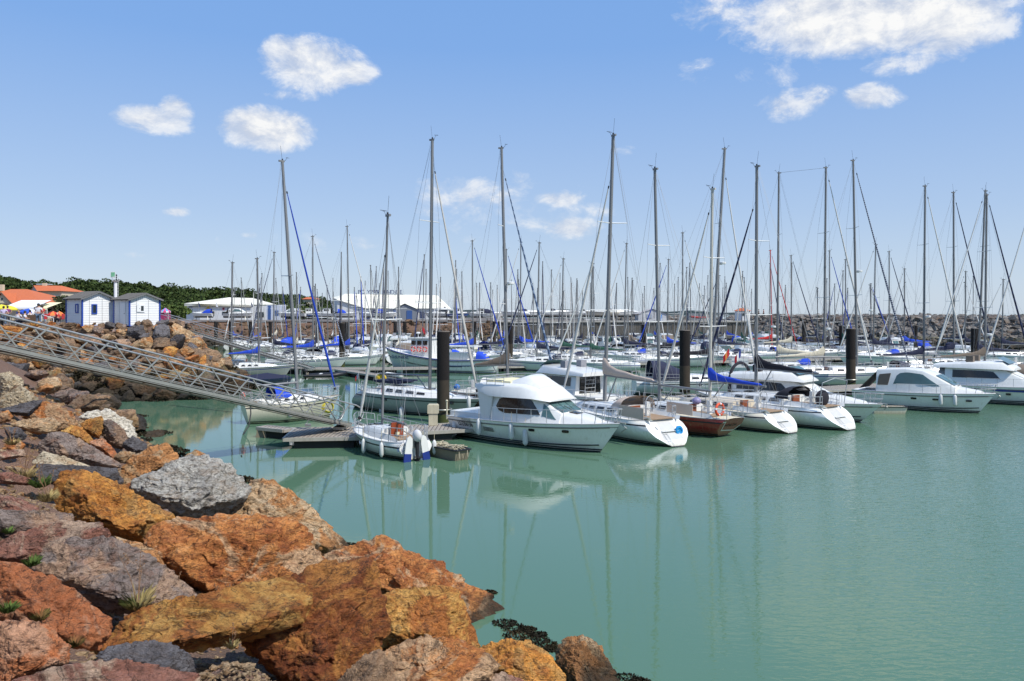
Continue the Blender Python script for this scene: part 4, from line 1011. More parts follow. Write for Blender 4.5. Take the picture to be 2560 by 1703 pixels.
def awning(name, label, px0, px1, Y, z0, z1, dep, mat, cat='awning'):
    x0, x1 = XA(px0, Y), XA(px1, Y); t = thing(name, label, cat, (x0, Y, 5.17)); W = x1 - x0
    mb = MB(); n = 14
    A = [(W * i / n, dep, z1) for i in range(n + 1)]; Bm = [(W * i / n, dep * .5, (z0 + z1) / 2 - .03 * (i % 2)) for i in range(n + 1)]; Cc = [(W * i / n, 0, z0) for i in range(n + 1)]; D = [(W * i / n, -.02, z0 - .22 + .04 * (i % 2)) for i in range(n + 1)]
    mb.loft([A, Bm, Cc, D], closed=False, caps=False); mb.build('canvas', mat, t)
    mb = MB()
    for x in (0.05, W - .05, W * .5): mb.tube([(x, .05, 0), (x, .05, z0)], .03, 6)
    mb.build('frame', wp, t); return t
wc = pm('white_canvas', (.70, .70, .72), .8, 0, .1, 2); cc = pm('cream_canvas', (.72, .66, .42), .8, 0, .08, 2)
awning('awning', 'long white ribbed awning in front of the restaurant', 6, 84, 82, 1.62, 2.42, 3.2, wc)
awning('awning', 'cream awning at the right end of the restaurant', 86, 118, 83.5, 1.58, 2.2, 2.8, cc)
Y = 140; x0 = XA(50, Y); x1 = XA(151, Y)
t = thing('house', 'pinkish house with a bright orange tiled roof in front of the wood', 'house', (x0, Y, 5.0)); mpx = Y / F
W = x1 - x0; e = (783 - 728) * mpx + 1.2; rz = (783 - 713) * mpx + 1.2; gxx = (95 - 50) * mpx
mb = MB(); mb.box((W * .68, 4.5, e / 2), (W * .62, 8, e)); mb.build('wall', cream, t)
mb = MB(); mb.add([(0, 3, 0), (gxx, 0, 0), (gxx, 0, e), (gxx * .5, 1.5, rz - .1), (0, 3, e), (gxx, 8.5, 0), (gxx, 8.5, e), (0, 9, e), (0, 9, 0)], [(0, 1, 2, 3, 4), (1, 5, 6, 2), (8, 0, 4, 7)]); mb.build('gable_wall', pink, t)
mb = MB(); mb.poly([(gxx * .48, 1.4, rz), (gxx, -.3, e + .02), (W + .2, -.2, e + .02), (W * .78, 3.2, rz)]); mb.poly([(gxx * .48, 1.4, rz), (W * .78, 3.2, rz), (W * .78, 9, e), (0, 9, e), (-.1, 3, e)]); mb.poly([(W * .78, 3.2, rz), (W + .2, -.2, e + .02), (W + .2, 8.6, e), (W * .78, 9, e)]); mb.build('roof', orange, t)
mb = MB(); mb.box((W * .43, 2.2, rz + .1), (.65, .5, .65)); mb.build('chimney', cream, t)
for k in (.72,):
    mb = MB(); mb.tube([(W * k, .47, e - .75), (W * k, .42, e - .75)], .14, 12); mb.build('round_window', darkin, t)
mb = MB(); mb.box((W * .83, .45, e - 1.5), (.9, .12, 1.5)); mb.build('door', wp, t)
t = thing('house', 'small house far back with only its orange roof showing left of the white awning mast', 'house', (XA(772, 262), 262, 9.5))
mb = MB(); mb.box((0, 3, .3), (4.2, 5, 2)); mb.build('wall', cream, t); mb = MB(); hiproof(mb, -2.4, 2.4, 0, 6, 1.3, 2.0, 1, 1); mb.build('roof', orange, t)
t = thing('house', 'flat roofed pale building just above the wood, left of the pines', 'house', (XA(98, 300), 300, 12.6)); mb = MB(); mb.box((0, 2, 2.2), (5, 4, 4.4)); mb.build('wall', cream, t); mb = MB(); mb.box((0, 1.9, 4.5), (5.6, 4.8, .25)); mb.build('roof', wp, t)
# tented kiosk right of the huts
Y = 92; x = XA(408, Y); t = thing('kiosk', 'small kiosk with a blue and pink striped canopy right of the huts', 'kiosk', (x, Y, 5.17))
mb = MB(); mb.box((0, 1, .7), (1.4, 1.6, 1.4)); mb.build('counter', pm('magenta', (.30, .03, .10), .6), t)
sb = [pm('sky_blue_canvas', (.05, .35, .65), .7), pm('pink_canvas', (.6, .06, .2), .7), wc]
mb = MB(); n = 12
for i in range(n):
    a0, a1 = 2 * math.pi * i / n, 2 * math.pi * (i + 1) / n; p = lambda a, r, z: (r * math.cos(a), 1 + r * math.sin(a), z)
    mb.poly([(0, 1, 2.3), p(a0, 1.0, 1.75), p(a1, 1.0, 1.75)], i % 2); mb.poly([p(a0, 1.0, 1.75), p(a1, 1.0, 1.75), p(a1, 1.02, 1.5), p(a0, 1.02, 1.5)], 2 - (i % 2))
mb.build('canopy', sb, t)
for sx in (-.8, .8):
    mb = MB(); mb.tube([(sx, .6, 0), (sx, .6, 1.6)], .03, 6); mb.build('post', wp, t)
t.scale = (.58, .58, .72)

def parasol(px, ptop, Y, r, mats, label, grp=None):
    x = XA(px, Y); zt = H - (ptop - HOR) * Y / F - 5.17
    t = thing('parasol', label, 'parasol', (x, Y, 5.17), 0, grp); mb = MB(); n = 8
    p = lambda a, q, z: (q * math.cos(a), q * math.sin(a), z)
    for i in range(n):
        a0, a1 = 2 * math.pi * i / n, 2 * math.pi * (i + 1) / n
        mb.poly([(0, 0, zt), p(a0, r * .6, zt - .16), p(a1, r * .6, zt - .16)], i % len(mats)); mb.poly([p(a0, r * .6, zt - .16), p(a1, r * .6, zt - .16), p(a1, r, zt - .36), p(a0, r, zt - .36)], i % len(mats)); mb.poly([p(a0, r, zt - .36), p(a1, r, zt - .36), p(a1, r, zt - .5), p(a0, r, zt - .5)], i % len(mats))
    mb.build('canopy', mats, t, None); mb = MB(); mb.tube([(0, 0, 0), (0, 0, zt)], .025, 6); mb.build('pole', wp, t); mb = MB(); mb.box((0, 0, .05), (.5, .5, .1)); mb.build('base', conc, t)
ye = pm('yellow_canvas', (.68, .58, .04), .8); bl = pm('blue_canvas', (.02, .08, .45), .8); og = pm('orange_canvas', (.70, .19, .04), .8); rd = pm('red_canvas', (.60, .04, .03), .8)
parasol(4, 761, 79, .9, [ye], 'yellow parasol at the very left edge'); parasol(22, 763, 78, .8, [ye], 'yellow parasol under the left end of the white awning')
parasol(72, 771, 74, 1.0, [bl, wc, bl], 'blue parasol with white segments beside the standing man'); parasol(133, 778, 76, .55, [og, rd], 'orange red parasol, left of the pair beside the left hut'); parasol(148, 778, 77.5, .5, [og, og, rd], 'orange parasol, right of the pair beside the left hut')
def table_set(px, Y, cm, label, chairs=2):
    x = XA(px, Y); t = thing('table', 'round terrace table ' + label, 'table', (x, Y, 5.21)); mb = MB(); mb.tube([(0, 0, .70), (0, 0, .73)], .38, 14); mb.build('tabletop', wp, t); mb = MB(); mb.tube([(0, 0, 0), (0, 0, .7)], .03, 6); mb.tube([(0, 0, 0), (0, 0, .03)], .22, 10); mb.build('stand', galv, t)
    for k in range(chairs):
        sg = -1 if k == 0 else 1; c = thing('chair', ('left ' if k == 0 else 'right ') + 'chair at the terrace table ' + label, 'chair', (x + sg * .6, Y + .05, 5.21), 0)
        mb = MB(); mb.box((0, 0, .45), (.42, .42, .04)); mb.build('seat', cm, c); mb = MB(); mb.box((sg * .2, 0, .7), (.04, .42, .46)); mb.build('backrest', cm, c)
        for a in (-.18, .18):
            for b in (-.18, .18): mb = MB(); mb.tube([(a, b, 0), (a, b, .44)], .018, 5); mb.build('leg', galv, c)
rc = pm('red_chair', (.45, .03, .03), .5); bc = pm('brown_chair', (.10, .06, .04), .6)
table_set(135, 72.5, rc, 'below the orange parasols'); table_set(118, 76, rc, 'with red chairs right of the cream awning'); table_set(70, 71.5, bc, 'below the blue parasol'); table_set(28, 74, bc, 'below the yellow parasols')
t = thing('planter', 'brown wooden planter beside the standing man', 'planter', (XA(80, 68.5), 68.5, 5.21)); mb = MB(); mb.box((0, 0, .42), (.9, .5, .84)); mb.build('box', pm('brown_wood', (.12, .07, .04), .8, 0, .3, 5), t)
t = thing('guard_rail', 'white tube handrail sloping down right of the standing man', 'railing', (XA(104, 66.5), 66.5, 5.18)); mb = MB(); mb.tube([(0, 0, 0), (0, 0, .9), (1.0, 0, .6), (1.0, 0, 0)], .03, 6); mb.build('rail', wp, t)
t = thing('bench', 'dark slatted bench at the left edge of the quay', 'bench', (XA(18, 64), 64, 5.18)); mb = MB()
for k in range(4): mb.box((0, -.15 + k * .1, .42), (1.1, .07, .03))
mb.build('seat', floatm, t)
for sx in (-.45, .45): mb = MB(); mb.box((sx, 0, .2), (.06, .4, .4)); mb.build('leg', floatm, t)

# ------------------------------------------------------------------ boatyard halls
metalw = pm('white_sheeting', (.66, .67, .67), .6, .1, .06, .5, dirt=.1); roofc = pm('cream_roof', (.82, .78, .64), .6, 0, .06, .4, dirt=.08); navy = pm('navy_paint', (.02, .035, .11), .5); blued = pm('blue_door', (.04, .10, .28), .6)
Y = 196; mp = Y / F; x0 = XA(798, Y); t = thing('boat_hall', 'large pale boat hall with cream roof and big roof letters', 'hall', (x0, Y, FQ - .05))
W = XA(1107, Y) - x0; zo = H - FQ; Z = lambda py: (HOR - py) * mp + zo; XX = lambda px: (px - 798) * mp
mb = MB(); mb.add([(XX(915), 0, 0), (W, 0, 0), (W, 0, Z(771)), (XX(915), 0, Z(771)), (W, 20, 0), (W, 20, Z(771))], [(0, 1, 2, 3), (1, 4, 5, 2)])
mb.add([(XX(843), 0, 0), (XX(915), 0, 0), (XX(915), 0, Z(771)), (XX(843), 0, Z(749.5))], [(0, 1, 2, 3)]); mb.add([(XX(800), 14, 0), (XX(843), 0, 0), (XX(843), 0, Z(749.5)), (XX(800), 14, Z(742))], [(0, 1, 2, 3)]); mb.build('wall', metalw, t)
mb = MB(); rl, rr_ = (XX(845), 9, Z(732)), (XX(1085), 9, Z(736)); p0, p1, p2, p3, p4, p5 = (XX(798), 14, Z(741)), (XX(842.5), -.5, Z(748.5)), (XX(915), -.5, Z(770.5)), (W + .6, -.5, Z(770.5)), (W + .6, 20, Z(771)), (XX(800), 22, Z(750))
for tri in ((p0, p1, rl), (p1, p2, rl), (p2, rr_, rl), (p2, p3, rr_), (p3, p4, rr_), (p4, p5, rl, rr_), (p5, p0, rl)): mb.poly(tri)
mb.build('roof', roofc, t)
mb = MB(); mb.poly([(XX(985), -1.2, 0), (XX(1045), -1.2, 0), (XX(1045), -1.2, Z(772)), (XX(1014), -1.2, Z(760)), (XX(985), -1.2, Z(772))]); mb.build('porch', pm('grey_porch', (.20, .22, .25), .7), t)
mb = MB(); mb.poly([(XX(982), -1.5, Z(773)), (XX(1014), -1.5, Z(758.5)), (XX(1014), 5, Z(758.5)), (XX(985), 2, Z(770))]); mb.poly([(XX(1047), -1.5, Z(773)), (XX(1014), -1.5, Z(758.5)), (XX(1014), 5, Z(758.5)), (XX(1045), 2, Z(770))]); mb.build('porch_roof', roofc, t)
for a, b, yy in ((985, 1002, -1.25), (1018, 1032, -1.25), (1050, 1062, -.06), (960, 972, -.06), (915, 925, -.06)):
    mb = MB(); mb.box(((XX(a) + XX(b)) / 2, yy, Z(788)), (XX(b) - XX(a), .08, (24 if yy < -1 else 18) * mp)); mb.build('door', blued if yy < -1 else navy, t)
for k, (px, ch) in enumerate(zip([882, 892, 901, 911, 921, 932, 942, 951, 967, 977, 988, 998, 1008], 'POLYPATVENDEE')):
    if k >= 8: px = [945, 955, 965, 976, 987][k - 8] if False else [948, 958, 968, 979, 990][k - 8]
    else: px = [881, 890, 898, 906, 914, 922, 930, 930][k] if k < 7 else 930
    text_mesh('roof_letter', ch, 1.5, navy, t, (XX(px) , 8.7, Z(728)), (R(90), 0, 0), .05, 1.0)
mb = MB(); mb.bar((XX(876), 8.75, Z(734.5)), (XX(996), 8.75, Z(735)), .05, .08)
for k in range(13): mb.bar((XX(878 + k * 9.6), 8.8, Z(736)), (XX(878 + k * 9.6), 8.8, Z(729)), .04, .04)
mb.build('letter_frame', galv, t)
Y = 186; mp = Y / F; x0 = XA(457, Y); t = thing('boat_dealer', 'low white boat dealer building with a wide pale roof and emblem signs', 'shop', (x0, Y, FQ - .05)); Z = lambda py: (HOR - py) * mp + zo; XX = lambda px: (px - 457) * mp
mb = MB(); mb.add([(0, 2, 0), (XX(500), 0, 0), (XX(500), 0, Z(766)), (0, 2, Z(766))], [(0, 1, 2, 3)]); mb.add([(XX(500), 0, 0), (XX(632), 0, 0), (XX(632), 0, Z(765)), (XX(500), 0, Z(766))], [(0, 1, 2, 3)]); mb.add([(XX(632), 0, 0), (XX(712), 1, 0), (XX(712), 1, Z(761)), (XX(632), 0, Z(765))], [(0, 1, 2, 3)]); mb.build('wall', metalw, t)
mb = MB(); mb.poly([(-.3, 1.6, Z(760)), (XX(500), -.4, Z(762)), (XX(632), -.4, Z(764)), (XX(632), -.4, Z(767)), (XX(500), -.4, Z(767)), (-.3, 1.6, Z(766))]); mb.poly([(-.3, 1.6, Z(758)), (XX(500), -.4, Z(759)), (XX(632), -.4, Z(761.5)), (XX(685), 2, Z(761)), (XX(598), 10, Z(743)), (XX(535), 10, Z(741))]); mb.poly([(-.3, 1.6, Z(758)), (-.3, 1.6, Z(762)), (XX(500), -.4, Z(764)), (XX(632), -.4, Z(766)), (XX(632), -.4, Z(761.5)), (XX(500), -.4, Z(759))]); mb.build('roof', roofc, t)
for a, b, c_, d_ in ((483, 494, 779, 790), (512, 536, 778, 789), (556, 575, 779, 786), (580, 600, 779, 786), (641, 660, 780, 793)):
    mb = MB(); mb.box(((XX(a) + XX(b)) / 2, -.06 if a > 500 else .6, (Z(c_) + Z(d_)) / 2), (XX(b) - XX(a), .1, Z(c_) - Z(d_))); w_ = mb.build('window', darkin, t)
mb = MB(); mb.box(((XX(468) + XX(477)) / 2, 1.1, Z(765)), (.85, .1, .6)); mb.build('blue_sign', pm('slate_blue', (.08, .12, .22), .6), t)
mb = MB(); mb.poly([(XX(509), -.1, Z(776)), (XX(533), -.1, Z(776)), (XX(521), -.1, Z(763))]); e_ = mb.build('triangle_emblem', pm('pale_yellow', (.55, .50, .35), .6), t)
mb = MB(); mb.poly([(XX(516), -.13, Z(772)), (XX(521), -.13, Z(775.5)), (XX(526), -.13, Z(772)), (XX(521), -.13, Z(764))]); mb.build('diamond', pm('mustard', (.50, .33, .03), .6), e_)
mb = MB()
for k in range(8):
    a = k * math.pi / 4; mb.poly([(XX(559) + .08 * math.cos(a + 1.2), -.1, Z(771.5) + .08 * math.sin(a + 1.2)), (XX(559) + .55 * math.cos(a), -.1, Z(771.5) + .55 * math.sin(a)), (XX(559) + .08 * math.cos(a - 1.2), -.1, Z(771.5) + .08 * math.sin(a - 1.2))])
mb.build('star_emblem', pm('star_red', (.45, .03, .08), .6), t)
text_mesh('sign_lettering', 'JEANNEAU', .72, pm('dark_letter', (.05, .04, .06), .6), t, (XX(587), -.08, Z(771.5)), (R(90), 0, 0), .02, 1.0)
t2 = thing('display_panel', 'white and blue display panel at the right end of the dealer building', 'panel', (XA(686, 183), 183, FQ)); mb = MB(); mb.box((0, 0, 1.7), (3.6, .3, 3.4)); mb.build('panel', pm('pale_blue_panel', (.52, .57, .66), .5), t2); mb = MB(); mb.box((-1.1, -.18, 1.7), (.7, .06, 3.2)); mb.box((.6, -.18, 1.6), (.8, .06, 1.2)); mb.build('blue_patch', blued, t2)
for i, px in enumerate((496, 540, 577, 628)):
    Yf = 178; f_ = thing('flag_pole', ['dark flag left of the triangle emblem', 'white flag beside the triangle emblem', 'dark flag right of the red star', 'dark flag at the right end of the dealer wall'][i], 'flag', (XA(px, Yf), Yf, FQ)); mb = MB(); mb.tube([(0, 0, 0), (0, 0, 4.1)], .03, 5); mb.build('pole', galvl, f_)
    mb = MB(); mb.add([(0, 0, 4.0), (.08, 0, 4.0), (.5, .05, 2.9), (.06, 0, 3.0)], [(0, 1, 2, 3)]); mb.build('cloth', wc if i == 1 else navy, f_)
# white cloth hut and light tower on the far quay
Y = 160; mp = Y / F; Z = lambda py: (HOR - py) * mp + zo; t = thing('quay_hut', 'white gabled hut with a blue door on the far quay', 'hut', (XA(1596, Y), Y, FQ)); W = 70 * mp
mb = MB(); mb.add([(0, 0, 0), (W, 0, 0), (W, 0, Z(784)), (W / 2, 0, Z(773)), (0, 0, Z(784)), (0, 5, 0), (W, 5, 0), (W, 5, Z(784)), (W / 2, 5, Z(773)), (0, 5, Z(784))], [(0, 1, 2, 3, 4), (1, 6, 7, 2), (5, 0, 4, 9)]); mb.build('wall', pm('grey_white_render', (.5, .51, .53), .8), t)
mb = MB(); mb.poly([(-.3, -.2, Z(785.5)), (W / 2, -.2, Z(772)), (W / 2, 5.2, Z(772)), (-.3, 5.2, Z(785.5))]); mb.poly([(W + .3, -.2, Z(785.5)), (W / 2, -.2, Z(772)), (W / 2, 5.2, Z(772)), (W + .3, 5.2, Z(785.5))]); mb.build('roof', pm('pale_roof', (.48, .43, .40), .7), t)
mb = MB(); mb.box((W * .80, -.05, Z(796)), (6 * mp, .08, 18 * mp)); mb.build('door', pm('bright_blue', (.03, .22, .58), .5), t); mb = MB(); mb.box((W * .38, -.05, Z(791)), (14 * mp, .08, 9 * mp)); mb.build('window', pm('pale_glass', (.35, .40, .48), .3), t)
t = thing('harbour_office', 'small octagonal white tower with an orange tiled roof on the far quay', 'tower', (XA(1856, 158), 158, FQ)); mp = 158 / F; Z = lambda py: (HOR - py) * mp + zo
oc8 = lambda r, z: [(r * math.cos(math.pi / 8 + k * math.pi / 4), r * math.sin(math.pi / 8 + k * math.pi / 4), z) for k in range(8)]
mb = MB(); mb.loft([oc8(1.45, 0), oc8(1.45, Z(777))]); mb.build('wall', wp, t); mb = MB(); mb.loft([oc8(1.75, Z(777.5)), oc8(.35, Z(770)), oc8(.03, Z(769))]); mb.build('roof', orange, t)
mb = MB(); mb.box((-.2, -1.36, Z(786)), (.5, .06, .6)); mb.build('window', darkin, t)
mb = MB(); mb.tube([(.1, 0, Z(770)), (.1, 0, Z(745))], .12, 6); mb.tube([(-.9, 0, Z(775)), (-.9, 0, Z(757))], .05, 5); mb.box((.1, 0, Z(765)), (.5, .5, .5)); mb.box((.1, 0, Z(750)), (.4, .4, .3)); mb.build('aerial', wp, t)
t = thing('container', 'grey storage container on the far quay right of the white hut', 'container', (XA(1736, 160), 160, FQ)); mb = MB(); mb.box((0, 0, .75), (2.7, 2, 1.5))
for k in range(9): mb.box((-1.2 + k * .3, -1.02, .75), (.1, .06, 1.4))
mb.build('body', pm('grey_container', (.25, .27, .28), .7), t)

# ------------------------------------------------------------------ people on the terrace
skin = pm('skin', (.50, .29, .20), .6, 0, .05, 10); hairm = pm('dark_hair', (.02, .015, .012), .6); blond = pm('fair_hair', (.32, .18, .08), .6)
def skinmesh(name, joints, edges, rad, mat, root=0, parent=None, lvl=1):
    me = bpy.data.meshes.new(name); me.from_pydata(joints, edges, []); o = bpy.data.objects.new(name, me); COL.objects.link(o)
    md = o.modifiers.new('s', 'SKIN'); md.use_smooth_shade = True
    for i, r in enumerate(rad):
        v = me.skin_vertices[0].data[i]; v.radius = (r, r) if isinstance(r, (int, float)) else r; v.use_root = (i == root)
    sd_ = o.modifiers.new('d', 'SUBSURF'); sd_.levels = lvl; sd_.render_levels = lvl
    bpy.context.view_layer.update(); dg = bpy.context.evaluated_depsgraph_get(); nm = bpy.data.meshes.new_from_object(o.evaluated_get(dg))
    bpy.data.objects.remove(o); nm.name = name; nm.materials.clear(); nm.materials.append(mat)
    q = bpy.data.objects.new(name, nm); COL.objects.link(q); q.parent = parent; return q
def person(label, loc, rz, pose, shirt, legs, hair, h=1.75, shorts=False, hold=None):
    t = thing('person', label, 'person', loc, rz); s = h / 1.75
    if pose == 'stand': hip, knL, knR, anL, anR = (0, 0, .92), (-.11, .02, .5), (.12, .03, .5), (-.13, 0, .07), (.17, 0, .07)
    elif pose == 'walk': hip, knL, knR, anL, anR = (0, 0, .91), (-.1, .18, .52), (.1, -.08, .5), (-.1, .26, .1), (.1, -.34, .14)
    else: hip, knL, knR, anL, anR = (0, 0, .48), (-.12, .42, .5), (.13, .40, .52), (-.13, .45, .08), (.15, .50, .08)
    dz = hip[2]; lean = .06 if pose == 'sit' else 0
    J = [hip, (0, lean * .5, dz + .22), (0, lean, dz + .44), (0, lean + .01, dz + .56), (0, lean + .03, dz + .70), (0, lean + .02, dz + .79)]
    Rr = [.13, .12, .14, .055, .098, .07]; E = [(0, 1), (1, 2), (2, 3), (3, 4), (4, 5)]
    def add(p, r, k): J.append(p); Rr.append(r); E.append((k, len(J) - 1)); return len(J) - 1
    J.append((0, lean + .115, dz + .685)); Rr.append(.022); E.append((4, len(J) - 1))    # nose
    for sg, kn, an in ((-1, knL, anL), (1, knR, anR)):
        a = add((sg * .10, 0, dz - .03), .10, 0); b = add(kn, .068, a); c = add(an, .045, b); add((an[0], an[1] + .14, .035), .035, c)
    for sg in (-1, 1):
        a = add((sg * .19, lean, dz + .46), .058, 2)
        if pose == 'sit': el, wr = (sg * .24, .12 + lean, dz + .2), (sg * .1, .34, dz + .2)
        elif sg == 1 and pose == 'stand': el, wr = (.36, -.02, dz + .25), (.24, .06, dz + .08)
        else: el, wr = (sg * .25, -.02, dz + .18), (sg * .27, .08, dz - .06)
        b = add(el, .042, a); c = add(wr, .028, b); d = Vector(wr) - Vector(el); d.normalize(); pm_ = Vector(wr) + d * .05; c2 = add(tuple(pm_), .032, c)
        for k in range(4): f = pm_ + d * (.05 + .008 * (1.5 - abs(k - 1.5))) + Vector(((k - 1.5) * .019, .01, 0)); add(tuple(f), .009, c2)
        add(tuple(pm_ + Vector((-sg * .045, .02, 0))), .010, c2)
    J = [tuple(v * s for v in p) for p in J]; Rr = [r * s for r in Rr]
    skinmesh('body', J, E, Rr, skin, 0, t, 2)
    n = 6 + 1
    TJ = [J[0], J[1], J[2], (0, lean * s, (dz + .52) * s)]; TR = [(.15 * s, .12 * s), (.145 * s, .12 * s), (.185 * s, .125 * s), .075 * s]; TE = [(0, 1), (1, 2), (2, 3)]
    arms = [i for i in range(len(J)) if E and abs(Rr[i] / s - .058) < 1e-4]
    for a in arms: TJ += [J[a], tuple((Vector(J[a]) * .35 + Vector(J[a + 1]) * .65))]; TR += [.075 * s, .062 * s]; TE += [(2, len(TJ) - 2), (len(TJ) - 2, len(TJ) - 1)]
    skinmesh('shirt', TJ, TE, TR, shirt, 0, t, 2)
    LJ = [(0, 0, (dz + .04) * s)]; LR = [.15 * s]; LE = []
    for i in range(len(J)):
        if abs(Rr[i] / s - .10) < 1e-4:
            e2 = tuple(Vector(J[i + 1]) * .45 + Vector(J[i + 2]) * .55) if shorts else tuple(Vector(J[i + 1]) * .08 + Vector(J[i + 2]) * .92)
            LJ += [J[i], J[i + 1], e2]; LR += [.115 * s, .088 * s, .078 * s]; k = len(LJ); LE += [(0, k - 3), (k - 3, k - 2), (k - 2, k - 1)]
    skinmesh('trousers', LJ, LE, LR, legs, 0, t, 2)
    mb = MB(); hd = J[4]; mb.ball((hd[0], hd[1] - .02 * s, hd[2] + .035 * s), (.104 * s, .112 * s, .115 * s), nu=12, nv=8); mb.build('hair', hair, t, 80)
    return t
wsh = pm('white_cotton', (.70, .68, .72), .9); jn = pm('faded_denim', (.10, .15, .22), .9, 0, .2, 8); dk = pm('dark_cloth', (.02, .025, .04), .9); rdc = pm('red_cloth', (.5, .03, .03), .9); pu = pm('purple_cloth', (.2, .04, .16), .9)
zt = 5.18
person('man standing with his back turned, white T-shirt, long denim shorts, hand on hip', (XA(96, 62.6), 62.6, zt - .02), 0, 'stand', wsh, jn, hairm, 1.8, True)
person('person in a pale top and jeans standing at the left edge', (XA(9, 65.5), 65.5, zt), .4, 'stand', pm('lilac_cotton', (.5, .45, .62), .9), jn, hairm, 1.6)
person('seated woman with fair hair in a white sleeveless top, left of the seated man', (XA(45, 64.6), 64.6, zt - .05), -.2, 'sit', wsh, dk, blond, 1.7)
person('seated man with dark hair in a white T-shirt leaning over the quay', (XA(60, 64.2), 64.2, zt - .08), -1.2, 'sit', wsh, dk, hairm, 1.72)
person('person in a red top sitting at the table under the orange parasols', (XA(146, 72.4), 72.4, 5.21), 1.4, 'sit', rdc, dk, hairm, 1.7)
person('person in purple standing under the yellow parasol', (XA(19, 73), 73, 5.21), .8, 'stand', pu, dk, hairm, 1.65)
person('person in white sitting at the table below the blue parasol', (XA(77, 71.4), 71.4, 5.21), 1.5, 'sit', wsh, dk, hairm, 1.7)
person('person in a red shirt walking behind the white handrail', (XA(106, 73.5), 73.5, 5.21), 1.2, 'walk', rdc, jn, hairm, 1.7)
for k in range(2): person(['person in dark clothes walking on the breakwater, left one of two', 'person in red walking on the breakwater, right one of two'][k], (XA(1897 + k * 12, 168), 168, 5.3), 1.5, 'walk', [dk, rdc][k], dk, hairm, 1.75)
# ------------------------------------------------------------------ boats
gel = lambda n, c, d=.18: pm(n, c, .28, 0, .05, .8, coat=.4, dirt=d, stain=True)
HULLM = {'white': gel('gelcoat_white', (.84, .84, .81), .10), 'cream': gel('gelcoat_cream', (.74, .67, .53), .15), 'grey': gel('gelcoat_grey', (.36, .37, .36)), 'pale': gel('gelcoat_pale', (.66, .68, .67), .12), 'red': gel('gelcoat_dark_red', (.27, .025, .02)),
         'maroon': gel('gelcoat_maroon', (.09, .01, .015)), 'navy': gel('gelcoat_navy', (.015, .03, .10)), 'green': gel('gelcoat_green', (.70, .74, .69), .1), 'blue': gel('gelcoat_blue', (.03, .10, .32))}
deckw = pm('deck_white', (.66, .66, .63), .55, 0, .06, 1.2, dirt=.22); deckc = pm('deck_cream', (.62, .55, .40), .65, 0, .08, 1.2, dirt=.25); teak = pm('teak', (.30, .20, .12), .75, 0, .2, 6, dirt=.2)
cabw = pm('cabin_white', (.70, .70, .67), .35, 0, .04, 1.0, coat=.3, dirt=.12)
foul = pm('antifouling_black', (.012, .012, .016), .7); foulb = pm('antifouling_blue', (.015, .03, .14), .7, 0, .2, 3); foulr = pm('antifouling_red', (.16, .02, .02), .7)
stripeb = pm('stripe_dark', (.02, .022, .03), .4); stripen = pm('stripe_navy', (.015, .035, .20), .4); striper = pm('stripe_red', (.3, .02, .03), .4)
alu = pm('mast_aluminium', (.19, .195, .20), .45, .15, .12, 1.5, dirt=.15); aluf = pm('mast_weathered', (.16, .16, .16), .5, .15, .15, 1.5); alud = pm('mast_dark_aluminium', (.26, .26, .25), .45, .5, .15, 1.5); aluw = pm('mast_white', (.66, .66, .64), .4, 0, .05, 1.5); mred = pm('mast_red', (.5, .025, .02), .5)
wire = pm('stainless_wire', (.20, .21, .22), .5, .3); rail = pm('stainless_rail', (.42, .43, .44), .5, .3)
tint = glass_mat('tinted_window', (.018, .016, .014)); clearw = glass_mat('wind_screen', (.07, .13, .13), .05); plast = glass_mat('clear_vinyl', (.32, .33, .36), .15)
blackp = pm('black_plastic', (.015, .015, .018), .5); fend = pm('white_fender', (.62, .63, .62), .55, 0, .08, 3, dirt=.3)
CLOTH = {'blue': pm('bright_blue_cloth', (.012, .06, .50), .85, 0, .15, 3, .5, 6), 'navy': pm('navy_cloth', (.012, .016, .045), .85, 0, .25, 3, .5, 6), 'black': pm('black_cloth', (.010, .009, .016), .85, 0, .25, 3, .5, 6), 'beige': pm('beige_cloth', (.56, .44, .35), .85, 0, .08, 2, .5, 5),
         'white': pm('white_cloth', (.62, .60, .55), .85, 0, .1, 3, .5, 5), 'brown': pm('brown_cloth', (.16, .125, .095), .9, 0, .15, 3, .5, 6), 'green': pm('green_cloth', (.012, .07, .045), .85, 0, .2, 3, .5, 6), 'red': pm('red_cloth_cover', (.5, .02, .02), .85, 0, .15, 3), 'cream': pm('cream_cloth', (.55, .50, .38), .85, 0, .15, 3, .6, 5), 'grey': pm('grey_cloth', (.25, .25, .27), .85, 0, .15, 3)}
FURL = {'white': pm('furled_white', (.58, .57, .54), .85, 0, .12, 6, .6, 10), 'blue': pm('furled_blue', (.01, .05, .38), .85, 0, .2, 6, .6, 10), 'navy': twist_mat('furled_navy', (.012, .016, .05), (.03, .04, .10)), 'navyw': twist_mat('furled_navy_white', (.26, .28, .33), (.012, .02, .07), 34), 'steel': twist_mat('furled_steel_blue', (.05, .09, .17), (.20, .26, .35), 12), 'red': pm('furled_red', (.5, .02, .02), .85), 'grey': pm('furled_grey', (.42, .41, .38), .85, 0, .15, 6, .6, 10)}
flagm = [pm('flag_blue', (.02, .04, .25), .8), pm('flag_white', (.7, .7, .7), .8), pm('flag_red', (.6, .02, .03), .8)]

